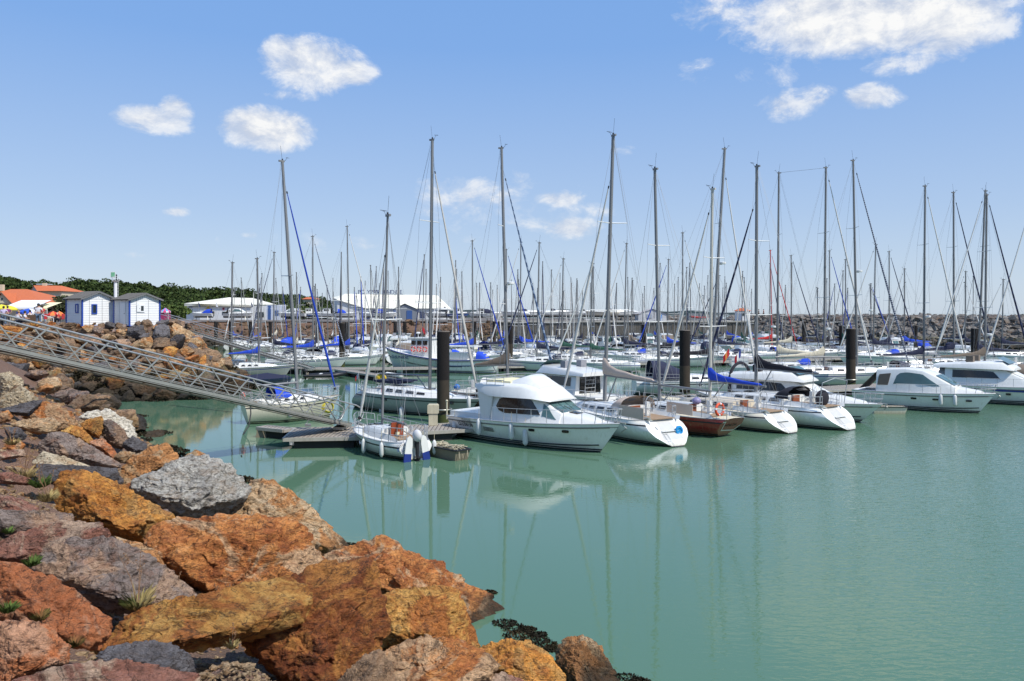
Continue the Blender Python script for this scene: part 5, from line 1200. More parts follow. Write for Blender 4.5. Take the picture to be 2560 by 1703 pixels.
def hull_text(root, hl, x, z, body, size, mat, sg, sx=1.0, name='name_lettering', shear=0):
    t = hl.edge(x); y0 = hl.pt(t, z)[1]; y1 = hl.pt(t, z + size * .4)[1]; y2 = hl.pt(t, z - size * .4)[1]; p, a = on_side(hl, x, z, .035, sg)
    return text_mesh(name, body, size, mat, root, p, (R(90) + math.atan2(y1 - y2, size * .8), 0, a if sg < 0 else R(180) + a), .006, sx, shear)
class Hull:
    def __init__(s, L, B, f0, f1, rake=.12, stern=.75, scoop=.5, draft=.45, p=.4, N=16, sag=.05, dbl=False, rnd=True):
        s.round = rnd
        s.L, s.B, s.f0, s.f1, s.rake, s.stern, s.scoop, s.draft, s.p, s.N, s.sag, s.dbl = L, B, f0, f1, rake * L, stern, scoop, draft, p, N, sag, dbl
    def sheer(s, t): return s.f0 + (s.f1 - s.f0) * t ** 1.4 - s.sag * math.sin(math.pi * t) * 1.0
    def beam(s, t):
        m = .42
        if t < m: q = math.sin(t / m * math.pi / 2); k = s.stern + (1 - s.stern) * q
        else: k = (1 - ((t - m) / (1 - m)) ** 2.3) ** .85
        return max(s.B / 2 * k, .015)
    def pt(s, t, z):
        zs = s.sheer(t); b = s.beam(t); zk = -s.draft * ((.04 if s.round else .35) + (.96 if s.round else .65) * math.sin(math.pi * min(1, t * .9 + (.02 if s.round else .1)))) * (1 if t < .9 else max(.2, 1 - (t - .9) * 6))
        u = max(0, min(1, (z - zk) / (zs - zk))); pp = s.p + .55 * max(0, t - .35) ** 1.1 + (.15 if s.dbl and t < .3 else 0)
        yr = (1 - (1 - u) ** 2.0) ** (.62 + .1 * (1 - t)); kk = max(0, min(1, (t - .3) / .45)); kk = kk if s.round else 1.0
        y = b * (yr * (1 - kk) + u ** pp * kk)
        if s.round: y *= 1 - .26 * max(0, (u - .45) / .55) ** 2 * (1 - min(1, t * 4)) ** 2;
        x = -s.L / 2 + t * s.L
        w1 = t ** 5; x -= s.rake * (1 - z / max(zs, .1)) * w1
        w0 = (1 - t) ** 5; x += (s.scoop * (z / zs) if s.scoop > 0 else -s.scoop * (1 - z / zs)) * w0
        return x, y
    def edge(s, x):
        t = (x + s.L / 2) / s.L; return max(0, min(1, t))
    def build(s, root, top, bot, stripe, sheerstripe=True, boot=True, tmat=None, zst=(.24, .17), stm=None):
        lv = []
        mats = [top, bot, stripe, tmat or top, stm or stripe]
        rings = []; kinds = []
        fr = [-9, -.08, .06, .10 if boot else .10, .16 if boot else .16, .34, .52, .7, -2, -3, -4, 1]
        for i in range(s.N + 1):
            t = i / s.N; t = t ** .9 if not s.dbl else t; zs = s.sheer(t); zk = -s.draft * .5
            zl = [zk, -.05, .05, .09, .15, .15 + (zs - .15) * .3, .15 + (zs - .15) * .55, zs - zst[0], zs - zst[1], zs - .05, zs]
            zl = [min(z, zs) for z in zl]
            side = [(*s.pt(t, z), z) for z in zl]
            rings.append([(x, y, z) for x, y, z in side] + [(x, -y, z) for x, y, z in reversed(side)])
        n = len(rings[0]); k = 11
        def mf(i, j):
            jj = j if j < k - 1 else n - 2 - j
            if jj in (0, 1): return 1
            if jj == 3 and boot: return 2
            if jj == 7 and sheerstripe: return 4
            return 0
        mb = MB(); mb.loft(rings, mf=mf, caps=False)
        # drop the strip that would roof the hull over (j == k-1): the deck is its own part
        keep = [(f, m) for q, (f, m) in enumerate(zip(mb.f, mb.m)) if (q % n) != k - 1]; mb.f = [a for a, _ in keep]; mb.m = [b for _, b in keep]
        r0 = rings[0]
        for j in range(k - 1): mb.add([r0[j], r0[j + 1], r0[n - 2 - j], r0[n - 1 - j]], [(0, 1, 2, 3)], 3 if j > 1 else 1)
        return mb.build('hull', mats, root, 32)
    def deck(s, root, m, camber=.06, drop=.03):
        mb = MB(); rows = []
        for i in range(s.N + 1):
            t = (i / s.N) ** .9; z = s.sheer(t) - drop; x, y = s.pt(t, z); y = max(y - .02, .005)
            rows.append([(x, y, z), (x, y * .5, z + camber * .8), (x, 0, z + camber), (x, -y * .5, z + camber * .8), (x, -y, z)])
        mb.loft(rows, closed=False, caps=False); d = mb.build('deck', m, root, 40)
        for sg in (-1, 1) if s.N > 10 else ():
            mb = MB(); pts = []
            for i in range(s.N + 1):
                t = (i / s.N) ** .9; z = s.sheer(t); x, y = s.pt(t, z); pts.append((x, sg * y, z))
            mb.tube(pts, .028, 4); mb.build('toe_rail', rail if s.L > 3 else blackp, root, 60)
        return d
def shell(mb, secs, m=0, r=.10):
    """deckhouse lofted through sections (x, half width low, half width high, z low, z high)"""
    rings = []
    for (x, yb, yt, zb, zt) in secs:
        q = min(r, (zt - zb) * .4, yt * .5)
        pts = [(yb, zb), (yt + (yb - yt) * (q / max(zt - zb, .01)), zt - q), (yt - q * .35, zt - q * .25), (yt - q * 1.4, zt), (0, zt + yt * .03)]
        rings.append([(x, y, z) for y, z in pts] + [(x, -y, z) for y, z in reversed(pts[:-1])])
    return mb.loft(rings, m=m)
def sect(secs, x):
    for a, b in zip(secs, secs[1:]):
        if min(a[0], b[0]) - 1e-6 <= x <= max(a[0], b[0]) + 1e-6:
            k = (x - a[0]) / (b[0] - a[0]) if b[0] != a[0] else 0; return [a[i] + (b[i] - a[i]) * k for i in range(5)]
    return list(secs[-1])
def side_pane(root, secs, poly, mat, name='window', sides=(1, -1), off=.03, frame=None):
    """glass on the cabin side; poly = (x, height fraction) corners"""
    xs = [p[0] for p in poly]; xa, xb = min(xs), max(xs); N = 14 if xb - xa > .5 else 3; n = len(poly)
    for sg in sides:
        mb = MB(); rows = []
        for i in range(N + 1):
            x = xa + (xb - xa) * (.002 + .996 * i / N); fs = []
            for k in range(n):
                (x1, f1), (x2, f2) = poly[k], poly[(k + 1) % n]
                if (x1 - x) * (x2 - x) < 0: fs.append(f1 + (f2 - f1) * (x - x1) / (x2 - x1))
            if len(fs) < 2: continue
            _, yb, yt, zb, zt = sect(secs, x); lo, hi = min(fs), max(fs)
            q = lambda f, o: (x, sg * (yb + (yt - yb) * f + o), zb + (zt - zb) * f)
            rows.append([q(lo, -.04), q(lo, off), q((lo + hi) / 2, off), q(hi, off), q(hi, -.04)])
        mb.loft(rows, closed=False, caps=False); mb.build(name, mat, root)
def top_pane(root, A, B, y0, y1, t0, t1, mat, name='windscreen', off=.022, secs=None):
    mb = MB(); secs = secs or [A, B]
    def pt(k, f):
        x = A[0] + (B[0] - A[0]) * k; _, yb, yt, zb, z = sect(secs, x); fl = .88; w_ = yt * fl
        return (x + off * .8, w_ * f, z + off + yt * .03 * (1 - abs(f)))
    n = 4; g = [[pt(t0 + (t1 - t0) * i / 5, y0 + (y1 - y0) * j / n) for j in range(n + 1)] for i in range(6)]
    lo = lambda row: [(p[0] - .03, p[1], p[2] - .06) for p in row]
    mb.loft([lo(g[0])] + g + [lo(g[-1])], closed=False, caps=False); mb.build(name, mat, root)
def fender(p, label, big=1.0, grp=None):
    t = thing('fender', label, 'fender', p, 0, grp); mb = MB(); r = .11 * big; h = .6 * big
    mb.tube([(0, 0, -h / 2 - .06), (0, 0, -h / 2), (0, 0, -h / 2 + .06), (0, 0, h / 2 - .06), (0, 0, h / 2), (0, 0, h / 2 + .06)], [.03, r * .7, r, r, r * .7, .03], 12); mb.build('cushion', fend, t, 60)
    mb = MB(); mb.tube([(0, 0, h / 2 + .05), (0, 0, h / 2 + .55)], .01, 4); mb.build('lanyard', rope, t); return t
def flag(root, p, h, sc=.45, mats=None, yaw=0, name='ensign'):
    f = MB(); f.tube([(p[0], p[1], p[2]), (p[0] - .12 * h, p[1], p[2] + h)], .012, 5); st = f.build(name, aluw, root)
    mb = MB(); c, s_ = math.cos(yaw), math.sin(yaw)
    for k in range(3):
        a = k / 3 * sc; b = (k + 1) / 3 * sc; q = lambda d, e: (p[0] - .12 * h - d * c * .55 , p[1] + d * s_ + .04 * math.sin(d * 9), p[2] + h - e - d * .75)
        mb.poly([q(a, 0), q(b, .02), q(b, .32 * sc / .45), q(a, .30 * sc / .45)], k)
    mb.build('cloth', mats or flagm, st)
def rails(root, hl, t0, t1, h=.55, n=6, both=True, r=.012, name='guardrail', wires=2):
    for sg in (-1, 1):
        mb = MB(); pts = []
        for i in range(n + 1):
            t = t0 + (t1 - t0) * i / n; z = hl.sheer(t); x, y = hl.pt(t, z); y = max(y - .06, .02); pts.append(Vector((x, sg * y, z)))
            mb.tube([pts[-1], pts[-1] + Vector((0, 0, h))], r, 5)
        for w_ in range(wires): mb.tube([p + Vector((0, 0, h * (1 - .45 * w_))) for p in pts], r * .75, 4)
        mb.build(name, rail, root)
def pulpit(root, hl, h=.6, t0=.86, r=.016, name='pulpit', ext=.1):
    mb = MB(); P1 = []
    for sg in (-1, 1):
        a = []
        for t in (t0, (t0 + 1) / 2, .985):
            z = hl.sheer(t); x, y = hl.pt(t, z); a.append(Vector((x, sg * max(y - .05, .05), z)))
        P1.append(a)
        for q in a: mb.tube([q, q + Vector((.12, 0, h))], r, 5)
    for f in (1.0, .5):
        L_ = [p + Vector((.12, 0, h * f)) for p in P1[0]]; R_ = [p + Vector((.12, 0, h * f)) for p in P1[1]]
        tip = Vector((L_[-1].x + ext, 0, L_[-1].z)); mb.tube(L_ + ([tip] if f == 1 else []) + R_[::-1], r, 6)
    return mb.build(name, rail, root)
def pushpit(root, hl, h=.62, t1=.14, r=.016, gap=True):
    for sg in (-1, 1):
        mb = MB(); a = []
        for t in (t1, t1 * .4, .0):
            z = hl.sheer(t); x, y = hl.pt(t, z); a.append(Vector((x + .03, sg * (y - .07), z)))
        a.append(Vector((a[-1].x, sg * hl.B * (.2 if gap else .0), a[-1].z)))
        for q in a: mb.tube([q, q + Vector((-.02, 0, h))], r, 5)
        for f in (1.0, .5): mb.tube([p + Vector((-.02, 0, h * f)) for p in a], r, 6)
        mb.build('pushpit', rail, root)

def hood(root, x, w_, z0, h, L_, col, win=True, name='sprayhood'):
    """folding spray hood: bowed canvas with clear windows, open side facing aft"""
    mb = MB(); n = 12; rings = []
    for k, (dx, hh) in enumerate(((0, 1.0), (-.02 * L_, 1.0), (.45 * L_, .93), (.8 * L_, .62), (1.05 * L_, .12))):
        ww = w_ * (1 if k < 3 else (.93 if k == 3 else .85))
        rings.append([(x + dx, ww / 2 * math.cos(math.pi * j / n) * (1 if True else 1), z0 + h * hh * max(.0, math.sin(math.pi * j / n)) ** .55) for j in range(n + 1)])
    mb.loft([rings[0], rings[2], rings[3], rings[4]], closed=False, caps=False)
    hd = mb.build(name, CLOTH[col], root, 60)
    if win:
        g = MB()
        for (j0, j1) in ((4, 6), (6, 8)):
            a, b = rings[3], rings[4]; c = rings[2]
            L4 = [Vector(a[j0]).lerp(Vector(b[j0]), .8), Vector(a[j1]).lerp(Vector(b[j1]), .8), Vector(c[j1]).lerp(Vector(a[j1]), .35), Vector(c[j0]).lerp(Vector(a[j0]), .35)]
            cc = sum(L4, Vector()) / 4; g.poly([cc + (q - cc) * .86 + Vector((.03, 0, .03)) for q in L4])
        for (j0, j1) in ((1, 4), (8, 11)):
            a, c = rings[3], rings[0]; L4 = [Vector(a[j0]), Vector(a[j1]), Vector(c[j1]), Vector(c[j0])]; cc = sum(L4, Vector()) / 4; oo = Vector((0, math.copysign(.05, cc.y), .03)); g.poly([cc + (q - cc) * .62 + oo for q in L4])
        g.build('window', plast, hd)
    return hd
def sail_cover(root, a, b, col, h0=.42, h1=.16, w0=.2, w1=.11, peak=True, name='sail_cover'):
    a = Vector(a); b = Vector(b); mb = MB(); rings = []; n = 10; u = (b - a)
    ks = [0, .02, .06, .14, .28, .45, .62, .8, .95, 1.0] if peak else [0, .05, .2, .5, .8, 1.0]
    for i, k in enumerate(ks):
        c = a + u * k; hh = h1 + (h0 - h1) * (1 - k) ** 1.6; ww = w1 + (w0 - w1) * (1 - k)
        if peak and k < .15: hh += (.95 - k * 6.3) * .75 * h0
        if k == 1: hh *= .6; ww *= .6
        wob = .02 * math.sin(i * 2.7)
        rings.append([c + Vector((0, ww / 2 * math.sin(2 * math.pi * j / n), -.06 + hh * (.5 - .5 * math.cos(2 * math.pi * j / n)) + wob)) for j in range(n)])
    mb.loft(rings); return mb.build(name, CLOTH[col], root, 60)
def sailboat(label, stern, th, L, B, mf, mtop, mh=None, hull='white', cover=None, furl='white', hoodc=None, foul_=None, stripe=None, tr='scoop', f0=None, f1=None, lvl=2, mast=None, spread=2, radar=None, boomz=1.35, boomL=None, group=None, flag_=False, frac=1.0, cabc=None, furl_top=1.0, coverh=.42, wheel=True, bowspr=0, cat='sailing boat', windows=4, loc=None, ens=None, mr=None, backstay=True, deckm_=None):
    th = R(th); d = Vector((math.cos(th), math.sin(th), 0))
    c = Vector((stern[0], stern[1], 0)) + d * L / 2 if loc is None else Vector(loc)
    root = thing('sailing_boat', label, cat, c, th, group); k = L / 10
    f0 = f0 or (.55 + .45 * k); f1 = f1 or (.65 + .62 * k)
    stripe_ = {'navy': stripen, 'red': striper}.get(stripe, stripeb)
    sc = {'scoop': .125 * L, 'plumb': .02, 'over': -.1 * L, 'round': -.05 * L}[tr]
    hl = Hull(L, B, f0, f1, .10, {'scoop': .78, 'plumb': .80, 'over': .62, 'round': .35}[tr], sc, .45 * k + .1, .42, N=18 if lvl else 10, dbl=tr == 'round')
    hl.build(root, HULLM[hull], foul_ or foul, stripe_, sheerstripe=True, tmat=HULLM['white'] if tr == 'scoop' else None)
    hl.deck(root, deckm_ or (deckc if hull in ('cream', 'red', 'maroon') else deckw))
    xm = -L / 2 + mf * L; zd = hl.sheer(mf) + .05
    # coachroof
    ch = .34 + .08 * k; x1 = -L / 2 + .80 * L; x0 = -L / 2 + .33 * L
    secs = []
    for x, hh, wf in ((x0, 1.05, .62), (x0 + .02, 1.05, .62), (x0 + (x1 - x0) * .35, 1, .64), (x0 + (x1 - x0) * .7, .72, .58), (x0 + (x1 - x0) * .9, .4, .46), (x1, .1, .3)):
        t = hl.edge(x); b = hl.beam(t); zb = hl.sheer(t) - .02; secs.append((x, b * wf * 1.12, b * wf * .9, zb, zb + .05 + ch * hh))
    mb = MB(); shell(mb, secs); cab = mb.build('cabin', cabc or cabw, root, 35)
    if lvl and windows:
        for i in range(windows):
            xa = x0 + (x1 - x0) * (.06 + .17 * i); xb = xa + (x1 - x0) * .125; side_pane(cab, secs, [(xa, .38), (xb, .38 + .0), (xb - .03, .72), (xa + .03, .74)], tint)
    # cockpit: raised sides, sunken sole, seats
    xa = -L / 2 + .07 * L; bw = hl.beam(.2)
    for sg in (-1, 1):
        mb = MB(); mb.add([(xa + sc * .8 if sc > 0 else xa, sg * bw * .66, f0 - .03), (x0, sg * bw * .70, hl.sheer(.33)), (x0, sg * bw * .62, hl.sheer(.33) + .26), (xa + .3, sg * bw * .60, f0 + .17), (x0, sg * bw * .5, hl.sheer(.33)), (xa + .2, sg * bw * .5, f0)], [(0, 1, 2, 3), (3, 2, 4, 5)]); mb.build('coaming', cabw, root)
    if lvl:
        mb = MB(); mb.box((xa + (x0 - xa) * .55, 0, f0 + .055), ((x0 - xa) * .8, bw * .9, .03)); mb.build('cockpit_floor', teak if hull != 'white' or lvl > 1 else deckc, root)
        mb = MB(); mb.box((x0 - .05, 0, hl.sheer(.33) + .24), (.05, bw * .42, .46)); mb.build('companionway', pm('washboard_wood', (.22, .06, .02), .5, 0, .15, 4), root)
        for i, xx in enumerate((.62, .73)):
            t = xx; zz = sect(secs, -L / 2 + t * L)[4] + .02; mb = MB(); mb.box((-L / 2 + t * L, 0, zz + .03), (.42 * k + .1, .42 * k + .1, .05)); mb.build('hatch', tint, root)
    # mast
    Ym = (c + d * xm).y
    if mtop:
        wtop = P(mtop[0], mtop[1], Ym); v = wtop - c; loc_t = Vector((v.x * d.x + v.y * d.y, -v.x * d.y + v.y * d.x, wtop.z))
    else: loc_t = Vector((xm - random.uniform(0, .25), random.uniform(-.15, .15), mh))
    base = Vector((xm, 0, zd - .02)); mm = mast or (alu if lvl == 2 else aluf); r = (mr or (.062 + .028 * k)) * .88
    mb = MB(); mb.tube([base, base.lerp(loc_t, .5), loc_t], [r, r, r * .85], 10 if lvl else 6)
    mb.box(tuple(loc_t + Vector((-.05, 0, .02))), (.34, .1, .10)); mo = mb.build('mast', mm, root, 50)
    W_ = MB(); chain = hl.beam(mf) * .9; tips = []
    for i in range(spread):
        f = [.52] if spread == 1 else [.36, .68]; q = base.lerp(loc_t, f[i]); w_ = chain * [.85, .66][i] if spread > 1 else chain * .8; row = []
        for sg in (-1, 1):
            e = q + Vector((-.18, sg * w_, .03)); row.append(e); sp_ = MB(); sp_.tube([q, e], [.032, .022], 5); sp_.build('spreader', aluw, mo)
        tips.append(row)
    rw = .0075 if lvl == 2 else (.0085 if lvl == 1 else .0065)
    hnd = base.lerp(loc_t, furl_top)
    for si, sg in enumerate((-1, 1)):
        cp = Vector((xm - .15, sg * chain, hl.sheer(mf))); W_.tube([cp] + [t_[si] for t_ in tips] + [loc_t - Vector((0, 0, .1))], rw, 3)
        if tips: W_.tube([cp + Vector((.15, 0, 0)), base.lerp(loc_t, .35 if spread > 1 else .5)], rw, 3)
        if lvl and tips: W_.tube([cp + Vector((-.35, 0, 0)), base.lerp(loc_t, .35 if spread > 1 else .5)], rw, 3)
        if spread > 1: W_.tube([tips[0][si], base.lerp(loc_t, .67)], rw, 3)
    st_ = Vector((-L / 2 + (sc if sc > 0 else 0) + .1, 0, f0))
    if backstay:
        sp2 = st_.lerp(loc_t, .25); W_.tube([sp2, loc_t], rw, 3)
        for sg in (-1, 1): W_.tube([st_ + Vector((0, sg * hl.beam(0) * .8, 0)), sp2], rw, 3)
    bow = Vector((L / 2 - .12 + bowspr, 0, f1 + .12))
    W_.tube([bow, hnd], rw, 3)
    if lvl: W_.tube([base + Vector((-.1, .05, .3)), loc_t + Vector((-.12, .04, -.1))], rw * .8, 3); W_.tube([base + Vector((.12, -.06, .3)), hnd + Vector((.02, 0, -.2))], rw * .8, 3)
    W_.build('rigging', wire, root)
    if furl:
        mb = MB(); n = 9; a = bow + (hnd - bow) * .035; b = bow + (hnd - bow) * .93; rr = (.055 + .022 * k)
        pts = [a.lerp(b, i / n) - Vector((0, 0, .14 * math.sin(math.pi * i / n))) for i in range(n + 1)]
        mb.tube(pts, [rr * .5] + [rr * (1.25 - .75 * (i / n)) for i in range(1, n)] + [rr * .35], 8 if lvl else 5); fs = mb.build('furled_sail', FURL[furl], root, 60)
        mb = MB(); mb.tube([a - (b - a) * .018, a - (b - a) * .004], .09, 8); mb.tube([b, b + (b - a) * .012], .04, 6); mb.build('furler', blackp, fs)
    if lvl:
        mb = MB(); mb.tube([loc_t, loc_t + Vector((-.12, 0, .9))], .008, 4); mb.tube([loc_t + Vector((.12, 0, 0)), loc_t + Vector((.3, 0, .25)), loc_t + Vector((.42, 0, .25))], .01, 4); mb.tube([loc_t + Vector((.25, -.1, .25)), loc_t + Vector((.3, .2, .28))], .012, 4); mb.tube([loc_t, loc_t + Vector((0, 0, .16))], .045, 8); mb.build('masthead_gear', blackp, mo)
    # boom
    bl_ = boomL or L * .40; g0 = base + Vector((-.16, 0, boomz)); g0.z = zd + boomz; g1 = g0 + Vector((-bl_, 0, -.06)) if isinstance(cover, str) or cover is None else g0
    mb = MB(); mb.tube([g0 + Vector((.1, 0, 0)), g1], .055 + .01 * k, 8 if lvl else 5); bo = mb.build('boom', alu if lvl else aluw, root, 50)
    if cover: sail_cover(root, g0 + Vector((.22, 0, .04)), g1 + Vector((.2, 0, .03)), cover, coverh)
    if lvl:
        mb = MB(); mb.tube([g1 + Vector((.3, 0, -.05)), (g1.x + .4, 0, f0 + .3)], .02, 4); mb.tube([g1, loc_t + Vector((-.1, 0, -.05))], .006, 3); mb.bar(g0 + Vector((-.9, 0, -.06)), base + Vector((-.1, 0, .15)), .05, .05); mb.build('mainsheet', wire, root)
    if hoodc: hood(root, x0 - .3, hl.beam(.35) * 1.3, secs[1][4] - .14, (.56 + .1 * k) * (1 if lvl > 1 else .8), 1.05, hoodc, lvl > 0)
    if lvl:
        rails(root, hl, .12, .84, .55, 7 if lvl > 1 else 5, r=.012 if lvl > 1 else .014); pulpit(root, hl, .58)
        pushpit(root, hl, .6)
        if wheel:
            mb = MB(); mb.torus((-L / 2 + .16 * L + (sc if sc > 0 else 0) * .3, 0, f0 + .72), .36 * min(1.2, k), .016, 'x', 20, 5)
            for q in range(3): a_ = q * math.pi / 3; mb.tube([(-L / 2 + .16 * L + (sc if sc > 0 else 0) * .3, -.36 * k * math.cos(a_), f0 + .72 - .36 * k * math.sin(a_)), (-L / 2 + .16 * L + (sc if sc > 0 else 0) * .3, .36 * k * math.cos(a_), f0 + .72 + .36 * k * math.sin(a_))], .01, 4)
            mb.build('steering_wheel', rail, root); mb = MB(); mb.box((-L / 2 + .19 * L + (sc if sc > 0 else 0) * .3, 0, f0 + .38), (.18, .22, .75)); mb.build('binnacle', cabw, root)
        for sg in (-1, 1): mb = MB(); mb.tube([(x0 - .3, sg * bw * .62, f0 + .28), (x0 - .3, sg * bw * .62, f0 + .44)], [.07, .055], 8); mb.build('winch', rail, root)
        mb = MB(); mb.box((L / 2 - .25, 0, f1 + .04), (.5, .12, .08)); mb.tube([(L / 2 - .1, 0, f1 + .08), (L / 2 + .18, 0, f1 - .05), (L / 2 + .02, 0, f1 - .3)], .025, 5); mb.build('anchor', galv, root)
    if radar:
        q = base.lerp(loc_t, radar); mb = MB(); mb.tube([q + Vector((.1, 0, -.02)), q + Vector((.32, 0, -.02))], .03, 5); mb.tube([q + Vector((.38, 0, 0)), q + Vector((.38, 0, .03)), q + Vector((.38, 0, .15)), q + Vector((.38, 0, .19))], [.18, .24, .24, .17], 14); mb.build('radar_dome', cabw, mo, 50)
    if tr == 'scoop' and lvl:
        mb = MB()                                   # flat grey panels paint the shaded step recess onto the raked transom
        def tp(y, f): z = .18 + (f0 - .18) * f; return (-L / 2 + sc * z / f0 - .012, y * hl.beam(0), z)
        w1 = .42
        for (fa, fb, ww, mi) in ((.50, .97, .34, 0), (.14, .46, .46, 0)): mb.poly([tp(-ww, fa), tp(ww, fa), tp(ww * .9, fb), tp(-ww * .9, fb)], mi)
        mb.build('painted_recess', pm('recess_shade_grey', (.50, .50, .48), .5), root)
        mb = MB(); mb.box((-L / 2 + sc * .5 + .07, 0, .18 + (f0 - .18) * .50), (.22, hl.beam(0) * .72, .02)); mb.build('step', cabw, root)
        mb = MB()
        for y in (-.10, .10): mb.tube([(-L / 2 - .02, y + .35, .05), (-L / 2 + sc * .55, y + .35, f0 * .6)], .010, 5)
        for i in range(2): mb.tube([(-L / 2 + sc * (.2 + .25 * i) - .02, .25, .05 + f0 * (.2 + .25 * i)), (-L / 2 + sc * (.2 + .25 * i) - .02, .45, .05 + f0 * (.2 + .25 * i))], .012, 4)
        mb.build('ladder', rail, root)
    if flag_: flag(root, (-L / 2 + (sc if sc > 0 else 0) + .1, .3, f0 + .1), 1.0, .5)
    root['hl'] = 0; del root['hl']
    return root, hl, loc_t
def lifebuoy(root, p, R0=.27, axis='x', m1=None):
    mb = MB(); mb.torus(p, R0, .065, axis, 20, 8, mf=lambda i, j: 1 if i % 5 == 0 else 0); return mb.build('lifebuoy', [m1 or pm('lifebuoy_orange', (.68, .085, .03), .6, 0, .1, 4), cabw], root, 60)
def outboard(root, p, cowl=None, s=1.0):
    x, y, z = p; mb = MB(); mb.tube([(x - .1, y, z + .05), (x - .12, y, z - .25), (x - .14, y, z - .8)], [.10 * s, .075 * s, .05 * s], 8); mb.box((x - .2, y, z - .62), (.34, .2, .03)); mb.ball((x - .16, y, z - .78), (.17, .06, .07)); leg = mb.build('outboard_motor', blackp, root, 50)
    mb = MB(); mb.ball((x - .12, y, z + .27), (.24 * s, .16 * s, .24 * s), nu=12, nv=8); mb.build('cowl', cowl or blackp, leg, 60)
    mb = MB(); mb.box((x - .02, y, z - .05), (.08, .3, .35)); mb.build('bracket', galv, leg)

# ---- front row -------------------------------------------------------------
def dirang(a, b): return math.degrees(math.atan2(b[1] - a[1], b[0] - a[0]))
# cream double ender with the blue furled sail
r, hl, top = sailboat('small cream cruiser with a blue furled foresail and blue spray hood beside the landing stage', (-15.0, 44.3), 40, 5.9, 2.3, .56, (706, 404), hull='cream', furl='blue', hoodc='blue', tr='round', f0=1.12, f1=1.22, mr=.105, cover=None, spread=1, boomz=1.0, wheel=False, stripe=None, furl_top=.93, windows=3)
mb = MB(); mb.ball((-.6, -1.05, .45), (.13, .13, .17)); mb.build('round_fender', fend, r, 60)
lifebuoy(r, (-2.75, .45, 1.5), .2)
# grey hulled sloop behind the near pile
r, hl, top = sailboat('long grey hulled sloop with white furled foresail lying behind the nearest pile', (-10.3, 53.0), -36, 10.4, 3.3, .62, (1081, 350), hull='grey', furl='grey', tr='scoop', f0=1.2, f1=1.15, mr=.12, cover=None, boomz=1.15, spread=2, furl_top=.93)
mb = MB(); mb.box((-1.8, 0, 1.85), (2.2, 1.3, .16)); mb.box((-1.0, 0, 1.95), (1.6, 1.0, .1)); mb.build('folded_hood', CLOTH['navy'], r)
mb = MB(); mb.ball((-3.2, .2, 1.95), (.42, .34, .30)); mb.build('yellow_bag', pm('yellow_bag', (.62, .42, .01), .6), r, 60)
flag(r, (-4.0, -.9, 1.3), 1.1, .45); flag(r, (-1.0, -1.6, 1.15), .7, .4)
mb = MB()
for xx in (-1.1, 3.6): mb.tube([(xx - .22, -hl.pt(hl.edge(xx), .85)[1] - .012, .86), (xx + .22, -hl.pt(hl.edge(xx), .85)[1] - .012, .86)], .07, 8)
mb.build('port_light', tint, r)
for k, px in enumerate((953, 1004, 1172)):
    fender(P(px, [1022, 1036, 1006][k], [50.2, 48.6, 45.5][k]), ['left of the two white fenders on the grey hulled sloop', 'right of the two white fenders on the grey hulled sloop', 'white fender hanging by the bow of the grey hulled sloop'][k], [1.25, 1.35, 1.0][k])
# maroon sloop with the brown boom cover
r, hl, top = sailboat('maroon sloop, white spray hood, brown boom cover, steel blue furled sail, behind the flybridge cruiser', (-4.0, 54.0), -14, 7.4, 2.6, .52, (1254, 371), hull='maroon', furl='steel', hoodc='white', tr='plumb', cover='brown', f0=.95, f1=1.05, mr=.11, boomz=1.75, boomL=2.4, radar=.44, furl_top=.93, coverh=.9)
mb = MB(); mb.ball((-3.2, -.7, 1.25), .22); mb.build('ball_fender', pm('blue_ball', (.03, .14, .42), .5), r, 60)
flag(r, (-3.9, -.8, 1.1), 1.3, .5)

# small white day sailer with outboard and twin rudders
S5 = (-4.05, 33.6); a5 = dirang(S5, (-7.3, 37.6))
r, hl, top = sailboat('small white day sailer with twin rudders, brown hatch board and outboard by the landing stage', S5, a5, 5.1, 2.25, .56, (969, 540), hull='white', furl='white', tr='plumb', f0=.78, f1=.95, mr=.065, cover=None, boomz=.62, spread=1, wheel=False, furl_top=.87, windows=0, boomL=1.9)
for y in (-.42, .55):
    mb = MB(); rot = Matrix.Rotation(.12 * (1 if y > 0 else -1.6), 3, 'X'); q = []
    for dx_ in (-.03, .03):
        for (a_, z) in ((-.16, -.12), (.16, -.12), (.15, .75), (.10, .98), (-.02, 1.08), (-.14, .98), (-.18, .7)): p_ = rot @ Vector((dx_, a_, z)); q.append((p_.x - 2.72, p_.y + y, p_.z))
    mb.add(q, [(6, 5, 4, 3, 2, 1, 0), (7, 8, 9, 10, 11, 12, 13)] + [(k, (k + 1) % 7, 7 + (k + 1) % 7, 7 + k) for k in range(7)]); rd_ = mb.build('rudder', cabw, r)
    mb = MB(); q2 = []
    for dx_ in (-.035, .035):
        for (a_, z) in ((-.17, -.14), (.17, -.14), (.165, .34), (-.175, .34)): p_ = rot @ Vector((dx_, a_, z)); q2.append((p_.x - 2.72, p_.y + y, p_.z))
    mb.add(q2, [(3, 2, 1, 0), (4, 5, 6, 7)] + [(k, (k + 1) % 4, 4 + (k + 1) % 4, 4 + k) for k in range(4)]); mb.build('blade_paint', stripen, rd_)
outboard(r, (-2.6, .05, .78), pm('grey_cowl_bag', (.55, .55, .56), .8), 1.1)
mb = MB(); mb.box((-1.0, .0, 1.08), (.06, .62, .72), rot=Matrix.Rotation(-.12, 3, 'Y')); hb = mb.build('hatch_board', pm('red_brown_board', (.27, .055, .02), .4), r); mb = MB(); mb.box((-1.045, .0, .95), (.02, .2, .12)); mb.build('label_plate', cc, hb)
mb = MB(); mb.tube([(-2.5, 0, .95), (-1.35, .1, 1.2)], .022, 6); mb.build('tiller', teak, r)
